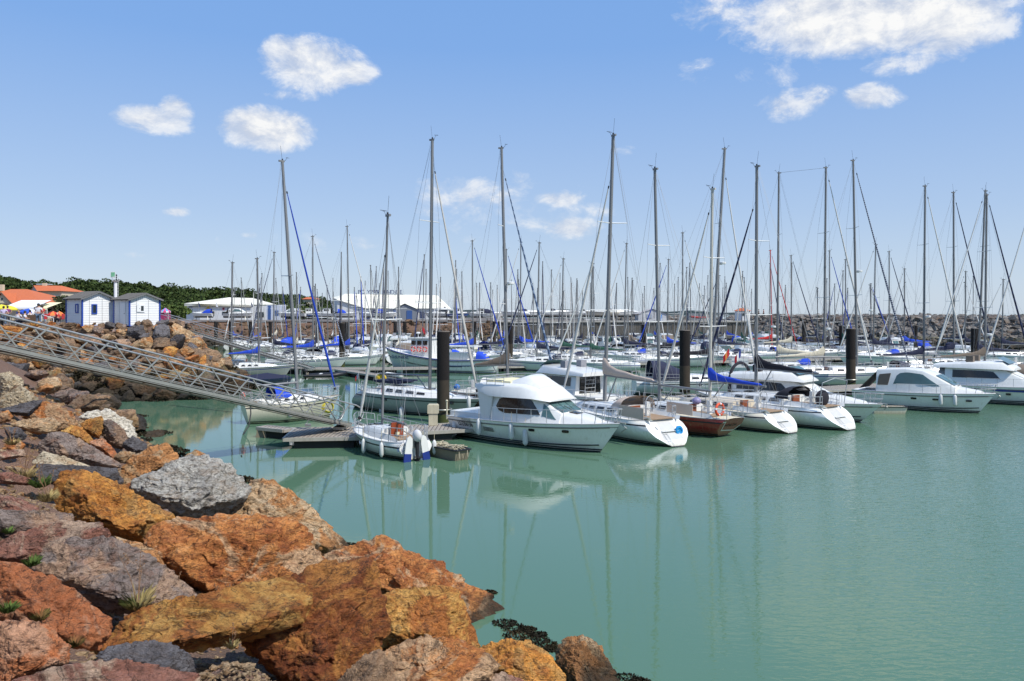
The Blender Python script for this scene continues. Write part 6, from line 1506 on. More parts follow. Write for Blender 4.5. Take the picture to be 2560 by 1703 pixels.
text_mesh('name_lettering', 'COCCINELLE', .115, pm('name_brown', (.10, .05, .05), .6), r, (-2.585, .62, .70), (R(90), 0, R(-90)), .002); text_mesh('number_lettering', '5  L2', .2, stripen, r, (-2.58, .74, .50), (R(90), 0, R(-90)), .002)
for k, (x, y) in enumerate(((-.2, 1.18), (-1.55, 1.06), (-2.4, -1.0))):
    w_ = r.matrix_basis @ Vector((x, y * 1.02, .42)); fender(w_, ['bow side fender of the small day sailer', 'middle fender on the left side of the small day sailer', 'fender on the right corner of the small day sailer'][k], .85)

# ---- flybridge cruiser, the biggest boat in the picture
def cruiser_hull(label, stern, bow, B, f0, f1, hullm='white', name='motor_cruiser', group=None, stripe=stripeb, zst=(.20, .165)):
    a = Vector((*stern, 0)); b = Vector((*bow, 0)); L = (b - a).length; root = thing(name, label, 'motor cruiser', (a + b) / 2, R(dirang(stern, bow)), group)
    hl = Hull(L, B, f0, f1, .115, .88, .03, .5, .40, 18, .02, rnd=False); hl.build(root, HULLM[hullm], foul, stripe, tmat=HULLM[hullm], zst=zst, stm=pm('rub_rail_grey', (.18, .17, .15), .6)); hl.deck(root, deckw)
    for sg in (-1, 1):                         # spray chine running along the waterline
        mb = MB(); pts = [];
        for i in range(15): t = i / 14 * .96; z = .22 + .42 * max(0, t - .5) ** 1.6; x, y = hl.pt(t, z); pts.append((x, sg * (y + .01), z))
        mb.tube(pts, .03, 5); mb.build('spray_chine', stripeb, root)
    for sg in (-1, 1):
        mb = MB(); pts = []
        for i in range(15): t = i / 14 * .97; z = hl.sheer(t) - .18; x, y = hl.pt(t, z); pts.append((x, sg * (y + .012), z))
        mb.tube(pts, .032, 5); mb.build('rub_rail', pm('rub_rail_grey', (.18, .17, .15), .6), root)
    return root, hl, L
r, hl, L = cruiser_hull('white flybridge motor cruiser with wraparound dark windows, the largest boat in front', (-2.35, 41.2), (4.75, 34.75), 3.25, 1.05, 1.38)
S = L / 2
mb = MB(); mb.box((-S - .22, 0, .25), (.6, 2.7, .12)); mb.build('swim_platform', deckw, r)
tr_ = [(-.75 + 0, 1.28, 1.1, 1.12, 1.3), (.6, 1.2, 1.02, 1.15, 1.62), (1.8, 1.02, .84, 1.2, 1.66), (2.9, .72, .55, 1.26, 1.58), (3.75, .36, .24, 1.30, 1.42)]
mb = MB(); shell(mb, tr_, r=.14); fd = mb.build('foredeck', cabw, r, 40)
mb = MB(); mb.box((2.35, 0, 1.665), (.46, .44, .03), rot=Matrix.Rotation(.07, 3, 'Y')); mb.build('hatch', tint, fd)
hs = [(-1.95, 1.36, 1.26, 1.02, 2.28), (-1.2, 1.38, 1.22, 1.04, 2.36), (.2, 1.34, 1.14, 1.1, 2.36), (.95, 1.26, .98, 1.14, 2.28), (1.55, 1.18, .90, 1.18, 1.96), (2.12, 1.02, .80, 1.2, 1.66)]
mb = MB(); shell(mb, hs, r=.06); hz_ = mb.build('deckhouse', cabw, r, 30)
side_pane(hz_, hs, [(-1.45, .58), (-1.25, .42), (-.9, .34), (.75, .34), (1.15, .38), (.55, .93), (-.9, .93), (-1.3, .82)], tint)
side_pane(hz_, hs, [(1.24, .36), (1.97, .36), (1.5, .88), (1.24, .92)], clearw)
top_pane(hz_, hs[3], hs[5], -1.0, -.36, .05, .97, clearw, secs=hs); top_pane(hz_, hs[3], hs[5], -.30, .30, .05, .97, clearw, secs=hs); top_pane(hz_, hs[3], hs[5], .36, 1.0, .05, .97, clearw, secs=hs)
mb = MB()
for y in (-.62, .04, .68): mb.tube([(2.12, y, 1.74), (1.75, y - .18, 1.95)], .014, 4)
mb.build('wiper', blackp, hz_)
fb = [(-2.85, 1.34, 1.30, 2.64, 2.78), (-2.4, 1.46, 1.42, 2.40, 2.84), (-1.8, 1.48, 1.42, 2.24, 2.86), (-1.0, 1.48, 1.40, 2.24, 2.86), (.1, 1.42, 1.22, 2.26, 2.86), (.8, 1.32, 1.02, 2.26, 2.72), (1.35, 1.18, .78, 2.20, 2.44), (1.6, 1.02, .6, 2.16, 2.24)]
mb = MB(); shell(mb, fb, r=.16); fl_ = mb.build('flybridge', cabw, r, 40)
hp_ = [(-1.0, .95, .82, 2.8, 2.94), (-.6, .98, .72, 2.8, 3.10), (-.05, .96, .62, 2.8, 3.28), (.3, .92, .58, 2.78, 3.14), (.85, .84, .60, 2.70, 2.80)]
mb = MB(); shell(mb, hp_, r=.16); mb.build('console', cabw, fl_, 50)
mb = MB(); mb.add([(.62, -.5, 2.82), (.62, .5, 2.82), (.45, .46, 3.04), (.45, -.46, 3.04)], [(0, 1, 2, 3)]); mb.build('deflector', clearw, fl_)
mb = MB()
for k in range(3): mb.box((-2.2 + k * .55, 0, 2.90), (.5, 1.9, .10))
mb.build('sun_pad', cc, fl_)
mb = MB()
for h_ in (.16, .32): mb.tube([(-.9, -1.36, 2.86 + h_), (-2.0, -1.40, 2.84 + h_), (-2.75, -1.28, 2.78 + h_), (-2.85, -.6, 2.78 + h_), (-2.85, .6, 2.78 + h_), (-2.75, 1.28, 2.78 + h_), (-2.0, 1.40, 2.84 + h_), (-.9, 1.36, 2.86 + h_)], .018, 6)
for x, y in ((-.9, 1.36), (-2, 1.4), (-2.75, 1.28), (-1.45, 1.38), (-2.55, 1.34)):
    for sg in (-1, 1): mb.tube([(x, sg * y, 2.78), (x, sg * y, 3.18)], .014, 5)
mb.build('fly_rail', rail, fl_)
mb = MB()
for sg in (-1, 1): mb.add([(-2.35, sg * 1.40, 1.0), (-1.85, sg * 1.40, 1.0), (-1.6, sg * 1.42, 2.3), (-2.6, sg * 1.42, 2.5), (-2.35, sg * 1.32, 1.0), (-1.85, sg * 1.32, 1.0), (-1.6, sg * 1.34, 2.3), (-2.6, sg * 1.34, 2.5)], [(0, 1, 2, 3), (7, 6, 5, 4), (0, 3, 7, 4), (1, 5, 6, 2), (0, 4, 5, 1), (3, 2, 6, 7)])
mb.build('wing_support', cabw, r)
mb = MB(); mb.box((-S + 1.2, 0, 1.16), (2.4, 2.3, .25)); mb.build('cockpit_lining', cabw, r)
rails(r, hl, .34, .93, .62, 7, r=.016, wires=1); pulpit(r, hl, .64, .90, .018)
mb = MB(); mb.tube([(S - .35, 0, f := 1.44), (S + .25, 0, 1.40)], .05, 6); mb.tube([(S + .05, 0, 1.34), (S + .3, 0, 1.2), (S + .05, 0, 1.02)], .035, 6); mb.build('anchor', galv, r)
def on_side(hl, x, z, off=.015, sg=-1):
    t = hl.edge(x); t = max(.01, t); _, y = hl.pt(t, z); x2, y2 = hl.pt(min(1, t + .04), z); return (x, sg * (y + off), z), math.atan2(sg * (y2 - y), .04 * hl.L)
def hull_mark(root, hl, x, z, w_, h_, mat, name, n=10, off=.014):
    p, a = on_side(hl, x, z, off); mb = MB(); ring = []
    for k in range(n): b_ = 2 * math.pi * k / n; c_, s_ = math.cos(b_), math.sin(b_); ring.append((w_ / 2 * math.copysign(abs(c_) ** .5, c_), h_ / 2 * math.copysign(abs(s_) ** .5, s_)))
    mb.add([(p[0] + u * math.cos(a), p[1] + u * math.sin(a) - off * .0, p[2] + v_) for u, v_ in ring], [tuple(range(n))]); return mb.build(name, mat, root)
for x in (.85, 2.55): hull_mark(r, hl, x, .86 + (x > 2) * .06, .34, .13, tint, 'port_light', 12, .03)
for k in range(4): hull_mark(r, hl, -1.85, .72 - k * .055, .75, .028, stripeb, 'vent_slot', 8, .03)
hull_text(r, hl, -3.45, .74, 'LS D56136', .36, stripeb, -1, .66, 'registration')
p, a = on_side(hl, -2.95, .95, .03); 
hull_text(r, hl, -3.3, .97, 'PRESTIGE', .11, pm('pale_grey_mark', (.36, .36, .34), .5), -1, 1.5)
for k, (x, z) in enumerate(((-4.35, .42), (-2.35, .72), (-.25, .72), (.45, .50))):
    p, a = on_side(hl, x, z, .14); fender(r.matrix_basis @ Vector(p), ['fender at the stern corner of the large flybridge cruiser', 'fender beside the registration number of the flybridge cruiser', 'fender below the side window of the flybridge cruiser', 'rightmost fender on the flybridge cruiser hull'][k], 1.15)

# white sloop with beige covers and a blue float in its open stern
sc_ = (7.75, 36.9)
r, hl, top = sailboat('white sloop with beige boom cover and beige spray hood, open stern with a blue float', sc_, 119, 10.2, 3.35, .58, (1533, 340), hull='white', furl='white', hoodc='beige', tr='scoop', cover='beige', f0=1.12, f1=1.25, mr=.115, boomz=1.75, boomL=4.2, furl_top=.87, coverh=.62)
mb = MB(); mb.torus((-4.48, -.52, .64), .17, .07, 'x', 16, 6); mb.box((-4.45, -.52, .64), (.1, .2, .42)); mb.build('horseshoe_float', pm('cyan_float', (.01, .25, .55), .6), r, 60)
for sg in (-1, 1): mb = MB(); mb.box((-3.4, sg * 1.48, 1.52), (1.9, .02, .52)); mb.build('dodger_cloth', CLOTH['beige'], r)
text_mesh('name_lettering', '5', .24, stripeb, r, (-4.235, .62, .78), (R(41.5), 0, R(-90)), .004)
# dark red sloop
r, hl, top = sailboat('dark red sloop with an orange lifebuoy on its stern rail', (11.05, 39.4), 125, 8.6, 3.0, .6, (1637, 424), hull='red', furl=None, tr='over', f0=.98, f1=1.15, mr=.10, cover=None, boomz=1.2, stripe=None, deckm_=deckc)
lifebuoy(r, (-3.95, .75, 1.45), .28, 'x'); mb = MB()
ox = lambda y, z: (-4.3 + .86 * (1 - z / .98) - .02, y, z)
for q in ((ox(.78, .86), ox(.55, .86), ox(.55, .80), ox(.78, .80)), (ox(.60, .80), ox(.55, .80), ox(.42, .40), ox(.47, .38)), (ox(.47, .40), ox(-.5, .34), ox(-.5, .28), ox(.47, .34)), (ox(-.5, .34), ox(-.75, .6), ox(-.8, .56), ox(-.5, .28))): mb.poly(q)
mb.build('white_stripe', cabw, r)
text_mesh('name_lettering', 'AVALON', .22, pm('name_dark', (.03, .01, .01), .6), r, (-4.02, 0, .62), (R(131), 0, R(-90)), .004); mb = MB(); mb.ball((-1.6, -.2, 1.6), (.24, .24, .2)); mb.build('round_fender', pm('lilac_ball', (.22, .2, .36), .5), r, 60)
# cream racer with the bright blue boom cover
r, hl, top = sailboat('cream sloop with bright blue boom cover and tan deck', (14.5, 41.0), 125, 9.6, 3.1, .58, (1781, 474), hull='cream', furl='white', tr='scoop', cover='blue', f0=.98, f1=1.12, mr=.105, boomz=1.3, boomL=3.7, furl_top=.95, coverh=.55, deckm_=deckc, cabc=pm('cream_cabin', (.60, .52, .40), .5, 0, .06, 1, dirt=.2), mast=pm('mast_cream', (.50, .48, .42), .5))
# white sloop with black covers
r, hl, top = sailboat('white sloop, black boom cover, black spray hood, navy furled sail, ladder on its scooped stern', (18.0, 42.1), 127, 10.4, 3.5, .58, (1892, 417), hull='white', furl='navy', hoodc='black', tr='scoop', cover='black', f0=1.12, f1=1.28, mr=.115, boomz=1.75, boomL=3.9, furl_top=.87, coverh=.62)
mb = MB(); mb.ball((-3.5, .1, 1.55), (.22, .62, .48)); mb.build('wheel_cover', CLOTH['black'], r, 60)
mb = MB()
for q in ((-5.0, 1.2), (-5.0, -1.2)): mb.tube([(q[0] + 1, q[1], 1.1), (q[0] + .8, q[1], 2.5), (q[0] + .8, 0, 2.7)], .022, 6)
mb.build('stern_arch', rail, r)
mb = MB(); p, a = on_side(hl, -2.7, .78, .03, 1)
hull_mark(r, hl, -2.3, .86, 1.3, .05, stripeb, 'hull_stripe', 6, .03)

# generic motor cruisers -----------------------------------------------------
def hardtop(label, stern, bow, B, f0, f1, kind='hardtop', **kw):
    r, hl, L = cruiser_hull(label, stern, bow, B, f0, f1, kw.get('hull', 'white'), group=kw.get('group')); S = L / 2; k = L / 8
    fd = [(-.2 * S, B * .38, B * .32, f0, f0 + .3), (.25 * S, B * .35, B * .27, f0 + .04, f0 + .52), (.55 * S, B * .26, B * .18, f0 + .1, f0 + .46), (.82 * S, B * .12, B * .07, f1 - .04, f1 + .10)]
    mb = MB(); shell(mb, fd, r=.12); f_ = mb.build('foredeck', cabw, r, 40); mb = MB(); mb.box((.45 * S, 0, f0 + .56), (.42, .42, .03), rot=Matrix.Rotation(.08, 3, 'Y')); mb.build('hatch', tint, f_)
    if kind == 'hardtop':
        hs = [(-.62 * S, B * .42, B * .36, f0, f0 + 1.42), (-.2 * S, B * .42, B * .36, f0, f0 + 1.55), (.05 * S, B * .41, B * .33, f0 + .05, f0 + 1.46), (.22 * S, B * .39, B * .30, f0 + .05, f0 + 1.18), (.50 * S, B * .32, B * .24, f0 + .12, f0 + .52)]
        mb = MB(); shell(mb, hs, r=.10); h = mb.build('deckhouse', cabw, r, 35)
        side_pane(h, hs, [(-.36 * S, .36), (.18 * S, .40), (.30 * S, .50), (.06 * S, .84), (-.15 * S, .86), (-.30 * S, .80)], clearw); top_pane(h, hs[3], hs[4], -1, -.05, .03, .92, clearw, secs=hs); top_pane(h, hs[3], hs[4], .05, 1, .03, .92, clearw, secs=hs)
        side_pane(h, hs, [(-.60 * S, .3), (-.44 * S, .3), (-.40 * S, .82), (-.58 * S, .78)], CLOTH['brown'], 'side_curtain')
        for x in (-.05, .25, .68): hull_mark(r, hl, x * S, f0 - .30, .34 * k, .12, tint, 'port_light', 12, .03)
        mb = MB(); mb.add([(-.62 * S, -B * .36, f0 + 1.3), (-.62 * S, B * .36, f0 + 1.3), (-.9 * S, B * .36, f0 + .1), (-.9 * S, -B * .36, f0 + .1)], [(0, 1, 2, 3)]); mb.build('aft_curtain', CLOTH['brown'], r)
    elif kind == 'fly':
        hs = [(-.6 * S, B * .42, B * .37, f0, f0 + 1.2), (-.1 * S, B * .42, B * .35, f0, f0 + 1.25), (.15 * S, B * .39, B * .30, f0 + .05, f0 + 1.15), (.42 * S, B * .32, B * .25, f0 + .1, f0 + .5)]
        mb = MB(); shell(mb, hs, r=.08); h = mb.build('deckhouse', cabw, r, 35); side_pane(h, hs, [(-.5 * S, .45), (.1 * S, .45), (.02 * S, .85), (-.5 * S, .88)], tint); top_pane(h, hs[2], hs[3], -.94, .94, .04, .94, clearw if not kw.get('blank') else cabw)
        fb = [(-.75 * S, B * .42, B * .40, f0 + 1.2, f0 + 1.42), (-.3 * S, B * .44, B * .40, f0 + 1.2, f0 + 1.62), (.12 * S, B * .40, B * .33, f0 + 1.2, f0 + 1.7), (.26 * S, B * .34, B * .25, f0 + 1.15, f0 + 1.3)]
        mb = MB(); shell(mb, fb, r=.12); g = mb.build('flybridge', cabw, r, 40); mb = MB(); mb.add([(.2 * S, -B * .3, f0 + 1.6), (.2 * S, B * .3, f0 + 1.6), (.05 * S, B * .28, f0 + 2.0), (.05 * S, -B * .28, f0 + 2.0)], [(0, 1, 2, 3)]); mb.build('deflector', clearw, g)
        for y in (-.2, .25): mb = MB(); mb.box((-.3 * S, y * B, f0 + 1.8), (.45, .45, .5)); mb.build('seat_cover', CLOTH[kw.get('seat', 'grey')], g)
        mb = MB(); mb.add([(-.605 * S, -B * .3, f0 + .1), (-.605 * S, B * .3, f0 + .1), (-.605 * S, B * .28, f0 + 1.1), (-.605 * S, -B * .28, f0 + 1.1)], [(0, 1, 2, 3)]); mb.build('aft_door', tint, h)
        mb = MB()
        for y in (-.18, .1): mb.tube([(-.64 * S, y * B + .3, f0), (-.66 * S, y * B + .3, f0 + 1.3)], .02, 5)
        for q in range(5): mb.tube([(-.65 * S, -.18 * B + .3, f0 + .2 + q * .24), (-.65 * S, .1 * B + .3, f0 + .2 + q * .24)], .016, 4)
        mb.build('ladder', rail, r)
    elif kind == 'open':
        mb = MB(); mb.add([(.0, -B * .36, f0 + .15), (.0, B * .36, f0 + .15), (-.28 * S, B * .34, f0 + .75), (-.28 * S, -B * .34, f0 + .75)], [(0, 1, 2, 3)]); mb.build('windscreen', clearw, r)
        if kw.get('top'): hood(r, -.85 * S, B * .82, f0 + .15, 1.25, .75 * S, kw['top'], True, 'canopy')
        mb = MB(); mb.box((-.5 * S, 0, f0 + .06), (.7 * S, B * .7, .12)); mb.build('cockpit_lining', cabw, r)
        outboard(r, (-S, 0, f0 + .05), kw.get('cowl'), 1.3)
    elif kind == 'pilot':
        hs = [(-.35 * S, B * .36, B * .34, f0, f0 + 1.5), (.12 * S, B * .36, B * .33, f0, f0 + 1.52), (.2 * S, B * .34, B * .30, f0, f0 + 1.4), (.34 * S, B * .30, B * .28, f0 + .05, f0 + .6)]
        mb = MB(); shell(mb, hs, r=.08); h = mb.build('wheelhouse', cabw, r, 35)
        for a_, b_ in ((-.3, -.08), (-.04, .12)): side_pane(h, hs, [(a_ * S, .52), (b_ * S, .52), (b_ * S, .88), (a_ * S, .88)], tint)
        top_pane(h, hs[2], hs[3], -.92, -.05, .05, .8, clearw); top_pane(h, hs[2], hs[3], .05, .92, .05, .8, clearw); outboard(r, (-S, 0, f0 + .05), kw.get('cowl'), 1.3)
        mb = MB(); mb.box((-.1 * S, 0, f0 + 1.58), (.6 * S, B * .74, .06)); mb.build('roof', cabw, r)
    if not kw.get('far'): rails(r, hl, .35, .92, .55, 6, r=.015, wires=1); pulpit(r, hl, .58, .88, .016); mb = MB(); mb.tube([(S - .3, 0, f1 + .06), (S + .22, 0, f1)], .04, 6); mb.tube([(S + .05, 0, f1), (S + .22, 0, f1 - .15), (S + .05, 0, f1 - .3)], .03, 5); mb.build('anchor', galv, r)
    else: pulpit(r, hl, .5, .7, .018)
    return r, hl
r, hl = hardtop('motor cruiser with a black canopy arch, its bow just right of the black covered sloop', (12.8, 52.2), (20.7, 44.4), 3.1, .98, 1.12, 'fly', blank=True, seat='black', hull='green')
mb = MB(); pts = [(-3.2, 1.35 * math.cos(math.pi * i / 10), 1.3 + 1.75 * math.sin(math.pi * i / 10) ** .6) for i in range(11)]; mb.tube(pts, .10, 6); mb.build('arch_cover', CLOTH['black'], r, 60)
r, hl = hardtop('white hardtop cruiser with tinted arched side windows and brown aft curtain', (23.6, 54.3), (29.6, 48.7), 2.9, 1.08, 1.28, 'hardtop')
for k, x in enumerate((1.35, 2.1)):
    p, a = on_side(hl, x, .8, .14); fender(r.matrix_basis @ Vector(p), ['left', 'right'][k] + ' of the two white fenders on the hardtop cruiser hull', 1.05)
r, hl = hardtop('white motor cruiser with a navy band and sloping covered windscreen at the right edge', (30.2, 58.8), (37.2, 52.0), 3.2, 1.15, 1.3, 'fly', blank=True, seat='brown')
hood(r, -3.4, 2.3, 1.2, 1.25, 2.2, 'grey', True, 'canopy'); mb = MB()
hull_mark(r, hl, 1.6, .95, 3.2, .14, stripen, 'navy_band', 6, .03); hull_mark(r, hl, 1.0, .72, .3, .16, tint, 'port_light', 12, .03)
r, hl = hardtop('white motor boat with a brown bimini top at the far right edge', (37.5, 60.0), (43.2, 55.4), 2.7, 1.0, 1.15, 'open', top='brown')
# flybridge boat behind, stern toward the viewer
r, hl = hardtop('cream and white flybridge boat with dark stern doors and a ladder behind the large cruiser', (6.0, 48.0), (0.2, 55.6), 3.0, 1.15, 1.25, 'fly', blank=True, seat='grey')
text_mesh('name_lettering', 'Bluefin', .34, stripeb, r, (-4.82, .1, .82), (R(90), 0, R(-90)), .003, 1, .25)
# boat with dark canopy behind the second pile
r, hl, top = sailboat('pale blue grey sloop with a navy canopy tent behind the second thick pile', (9.3, 60.8), 2, 9.6, 3.1, .62, (1812, 373), hull='pale', furl='white', hoodc='navy', tr='plumb', cover='black', f0=1.1, f1=1.2, mr=.12, boomz=1.9, boomL=3.6, furl_top=.93, radar=.5)
hood(r, -3.6, 2.6, 1.25, 1.35, 2.4, 'navy', True, 'canopy'); mb = MB()
for sg in (-1, 1): mb.tube([(-4.7, sg * 1.1, 1.1), (-5.0, sg * 1.05, 2.7), (-4.7, 0, 2.95)], .025, 6)
mb.build('stern_arch', rail, r)

# second row, sailing boats whose masts stand out -----------------------------
# (mast foot px, row Y, mast top px, heading, length, hull, cover, furl, hood, stern, label)
M2 = [
 (1943, 76, (1947, 433), 172, 10.5, 'white', 'cream', None, 'blue', 'scoop', 'white sloop with a loosely bundled cream mainsail and blue spray hood', .2),
 (2060, 70, (2065, 420), 8, 11.0, 'pale', 'cream', 'white', None, 'scoop', 'long pale hulled sloop with a crumpled cream mainsail between the second and third thick piles', .2),
 (2143, 69, (2133, 402), 6, 11.5, 'pale', None, 'navyw', None, 'plumb', 'long pale sloop, navy striped furled sail and radar, just right of the third thick pile', .47),
 (2309, 73, (2313, 466), 4, 10.0, 'white', 'navy', 'white', 'navy', 'scoop', 'white sloop with navy covers and radar behind the hardtop cruiser', .28),
 (2385, 82, (2384, 482), 3, 10.5, 'white', 'navy', 'navy', None, 'plumb', 'white sloop with navy furled sail, left of the thick black pile', None),
 (2446, 80, (2463, 478), 176, 10.5, 'white', 'navy', 'white', None, 'scoop', 'white sloop with white furled sail leaning left, behind the thick black pile', None),
 (2462, 70, (2467, 488), 3, 10.5, 'white', 'brown', 'navy', None, 'plumb', 'white sloop with brown boom cover and navy furled sail at the right edge', .2),
 (2575, 74, (2590, 470), 176, 10.0, 'white', 'navy', 'white', 'navy', 'scoop', 'white sloop cut by the right edge with a pale furled sail leaning into view', None),
 (783, 90, (782, 592), 10, 9.0, 'pale', 'blue', 'navyw', None, 'plumb', 'pale sloop with blue cover and navy white furled sail left of the trawler pile', None),
 (874, 95, (868, 567), 8, 9.0, 'white', 'blue', 'white', 'navy', 'plumb', 'white sloop with a tall mast right of the second pontoon pile', None),
 (1183, 96, (1181, 603), 5, 9.5, 'white', 'blue', 'blue', 'blue', 'plumb', 'white sloop with blue furled sail behind the blue and white trawler', None),
 (1266, 100, (1266, 625), 5, 9.0, 'white', 'navy', 'blue', None, 'plumb', 'white sloop with blue furled sail directly right of the maroon sloop mast', None),
 (1300, 105, (1302, 606), 185, 10, 'white', 'blue', 'white', None, 'scoop', 'white sloop with a bright blue boom cover left of centre', None),
 (1342, 86, (1348, 608), 178, 9.6, 'pale', 'navy', 'navy', 'navy', 'plumb', 'grey green hulled sloop with navy boom cover behind the flybridge boat', None),
 (1403, 92, (1408, 648), 186, 9.0, 'pale', 'green', 'white', 'navy', 'plumb', 'pale sloop with a dark green boom cover, left one of two', None),
 (1476, 84, (1481, 660), 182, 9.0, 'pale', 'green', 'white', None, 'plumb', 'pale sloop with a dark green boom cover, right one of two', None),
 (1560, 98, (1566, 610), 178, 9.5, 'white', 'navy', 'white', 'blue', 'scoop', 'white sloop with light blue spray hood behind the beige covered sloop', None),
 (1668, 102, (1671, 650), 176, 9.5, 'white', 'blue', 'blue', 'navy', 'scoop', 'white sloop with royal blue boom cover left of the second thick pile', None),
 (1706, 92, (1707, 583), 5, 10, 'pale', 'black', 'white', 'navy', 'plumb', 'pale hulled sloop with long black boom cover behind the second thick pile', None),
 (1795, 98, (1797, 690), 181, 9.5, 'white', 'navy', 'navy', 'navy', 'scoop', 'white sloop with navy hood and scooped stern by the French flags', None),
 (1930, 118, (1926, 627), 0, 9, 'white', 'red', 'red', None, 'plumb', 'white sloop with a red mast and red furled sail', None),
 (1979, 104, (1978, 640), 4, 9.5, 'white', 'cream', 'navy', 'blue', 'plumb', 'white sloop with navy furled sail left of the third thick pile', None),
 (2073, 106, (2074, 628), 6, 9.5, 'pale', 'black', 'blue', None, 'plumb', 'pale sloop with a blue furled sail and black cover before the breakwater', None),
 (2113, 112, (2114, 650), 4, 9, 'white', 'navy', 'white', 'navy', 'plumb', 'white sloop before the breakwater just left of the third thick pile', None),
 (2183, 96, (2189, 612), 178, 10, 'white', 'navy', 'white', 'blue', 'scoop', 'white sloop with long navy boom cover and blue spray hood before the breakwater', .4),
 (2223, 102, (2223, 630), 4, 9.5, 'white', 'navy', 'navy', None, 'plumb', 'white sloop with navy furled sail crossing the striped one before the breakwater', None),
 (2261, 108, (2261, 673), 180, 9, 'white', 'blue', 'white', None, 'plumb', 'white sloop before the breakwater under the radar mast', None),
 (2413, 104, (2414, 680), 180, 9, 'white', 'navy', 'white', 'navy', 'plumb', 'white sloop before the breakwater behind the thick black pile', None),
 (2505, 98, (2508, 700), 178, 10, 'white', 'navy', 'white', None, 'plumb', 'white sloop with a navy cover low before the breakwater at the right edge', None),
 (684, 98, (685, 632), 176, 8.5, 'white', 'navy', 'navyw', 'navy', 'plumb', 'white sloop with a black canopy just left of the nearest tall mast', None),
 (578, 84, None, 182, 6.5, 'white', None, None, None, 'scoop', 'small white sloop with a red stripe, stern toward the cove behind the bank tip', None),
 (648, 78, None, 8, 7.5, 'grey', 'blue', None, None, 'plumb', 'small grey sloop lying under the rear gangway', None),
]
SB = []
for (px, Y, mt, th, L, hu, cov, fu, hd, tr, lb, rad) in M2:
    d = Vector((math.cos(R(th)), math.sin(R(th)))); mx = XA(px, Y); st = (mx - d.x * L * .57, Y - d.y * L * .57)
    r, hl, tp = sailboat(lb, st, th, L, L * .31, .57, mt, mh=11.5 if not mt else None, hull=hu, cover=cov, furl=fu, hoodc=hd, tr=tr, lvl=1, spread=2 if Y < 95 else 1, radar=rad, boomz=1.25, mr=.105 if Y < 85 else .085, mast=mred if fu == 'red' else None, stripe='red' if 'red stripe' in lb else 'navy', windows=3, wheel=tr == 'scoop', coverh=.6)
ropething('mast_line', [P(1947, 432, 73), P(2065, 420, 71)], .012, wire, 'thin line strung between two mastheads', 'line')
# blue tarpaulin boat between the gangways and small craft there
t = thing('dinghy', 'small boat under a navy tarpaulin beside the long gangway', 'dinghy', tuple(G(668, 962, .2)), R(8)); mb = MB(); hl = Hull(4.2, 1.6, .55, .65, .08, .8, .05, .2, .45, 10); hl.build(t, HULLM['navy'], foul, stripeb); mb = MB(); shell(mb, [(-2.0, .62, .3, .5, .72), (0, .78, .1, .5, 1.0), (1.8, .2, .08, .6, .72)], r=.05); mb.build('tarpaulin', CLOTH['navy'], t, 60)
def rib(label, p, th, L=3.4, col=None):
    t = thing('inflatable_boat', label, 'inflatable boat', p, R(th)); mb = MB(); w_ = L * .22; r0 = .2
    mb.tube([(-L / 2, -w_, .3), (L * .25, -w_, .34), (L * .42, -w_ * .6, .42), (L * .5, 0, .5), (L * .42, w_ * .6, .42), (L * .25, w_, .34), (-L / 2, w_, .3)], [r0 * .5, r0, r0, r0, r0, r0, r0 * .5], 10); mb.build('tube', col or blackp, t, 60)
    mb = MB(); mb.box((-.1 * L, 0, .2), (L * .8, w_ * 1.7, .08)); mb.box((-L * .42, 0, .32), (.06, w_ * 1.8, .4)); mb.build('floor', conf, t); mb = MB(); mb.box((-.1 * L, 0, .42), (.25, w_ * 1.8, .05)); mb.build('seat', deckw, t); outboard(t, (-L * .44, 0, .45), None, .9); return t
rib('black inflatable boat tied behind the bank tip', tuple(G(640, 932, 0)), 195); rib('dark inflatable boat alongside the second pontoon', tuple(G(812, 946, 0)), 8, 3.8)
def dinghy(label, p, th, L, B, m, fz=.5, box=True):
    t = thing('dinghy', label, 'dinghy', p, R(th)); mb = MB()
    rg = lambda x, w_, z: [(x, -w_, z), (x, w_, z)]
    O = [(-L / 2, -B / 2 * .86, 0), (L / 2, -B / 2 * .7, 0), (L / 2, B / 2 * .7, 0), (-L / 2, B / 2 * .86, 0)]; T = [(-L / 2 - .06, -B / 2, fz), (L / 2 + .14, -B / 2 * .8, fz * 1.06), (L / 2 + .14, B / 2 * .8, fz * 1.06), (-L / 2 - .06, B / 2, fz)]
    I = [(x * .93, y * .88, z - .0) for x, y, z in T]; Fl = [(x * .85, y * .8, fz * .35) for x, y, z in T]; U = [(x, y, -.12) for x, y, z in O]
    mb.loft([U, O, T, I, Fl]); mb.build('hull', m, t); mb = MB()
    for i in range(4): mb.bar(Vector(T[i]) * 1.01, Vector(T[(i + 1) % 4]) * 1.01, .07, .06)
    mb.build('gunwale', blackp, t); mb = MB(); mb.box((0, 0, fz * .78), (.26, B * .84, .04)); mb.box((-L * .36, 0, fz * .8), (.24, B * .84, .04)); mb.build('thwart', conf, t); return t
t = dinghy('little square dinghy heaped with ropes beside the small day sailer', (-2.75, 34.3, 0), -50, 1.9, .95, conf, .42)
mb = MB(); rg_ = random.Random(2)
for k in range(9):
    a = [(-.85 + i * .22, -.38 + .76 * rg_.random(), .46 + .12 * rg_.random()) for i in range(9)]; mb.tube(a, .016, 4)
for k in range(6): x = .6 + .35 * rg_.random(); y = -.4 + .8 * rg_.random(); mb.tube([(x, y, .5), (x + .25, y * 1.1, .42), (x + .3, y * 1.1, .1 + .2 * rg_.random())], .014, 4)
tag(mb.build('rope_heap', rope, None, 60, t.location.copy()), 'tangled pale ropes heaped on the little square dinghy', 'rope').rotation_euler = t.rotation_euler
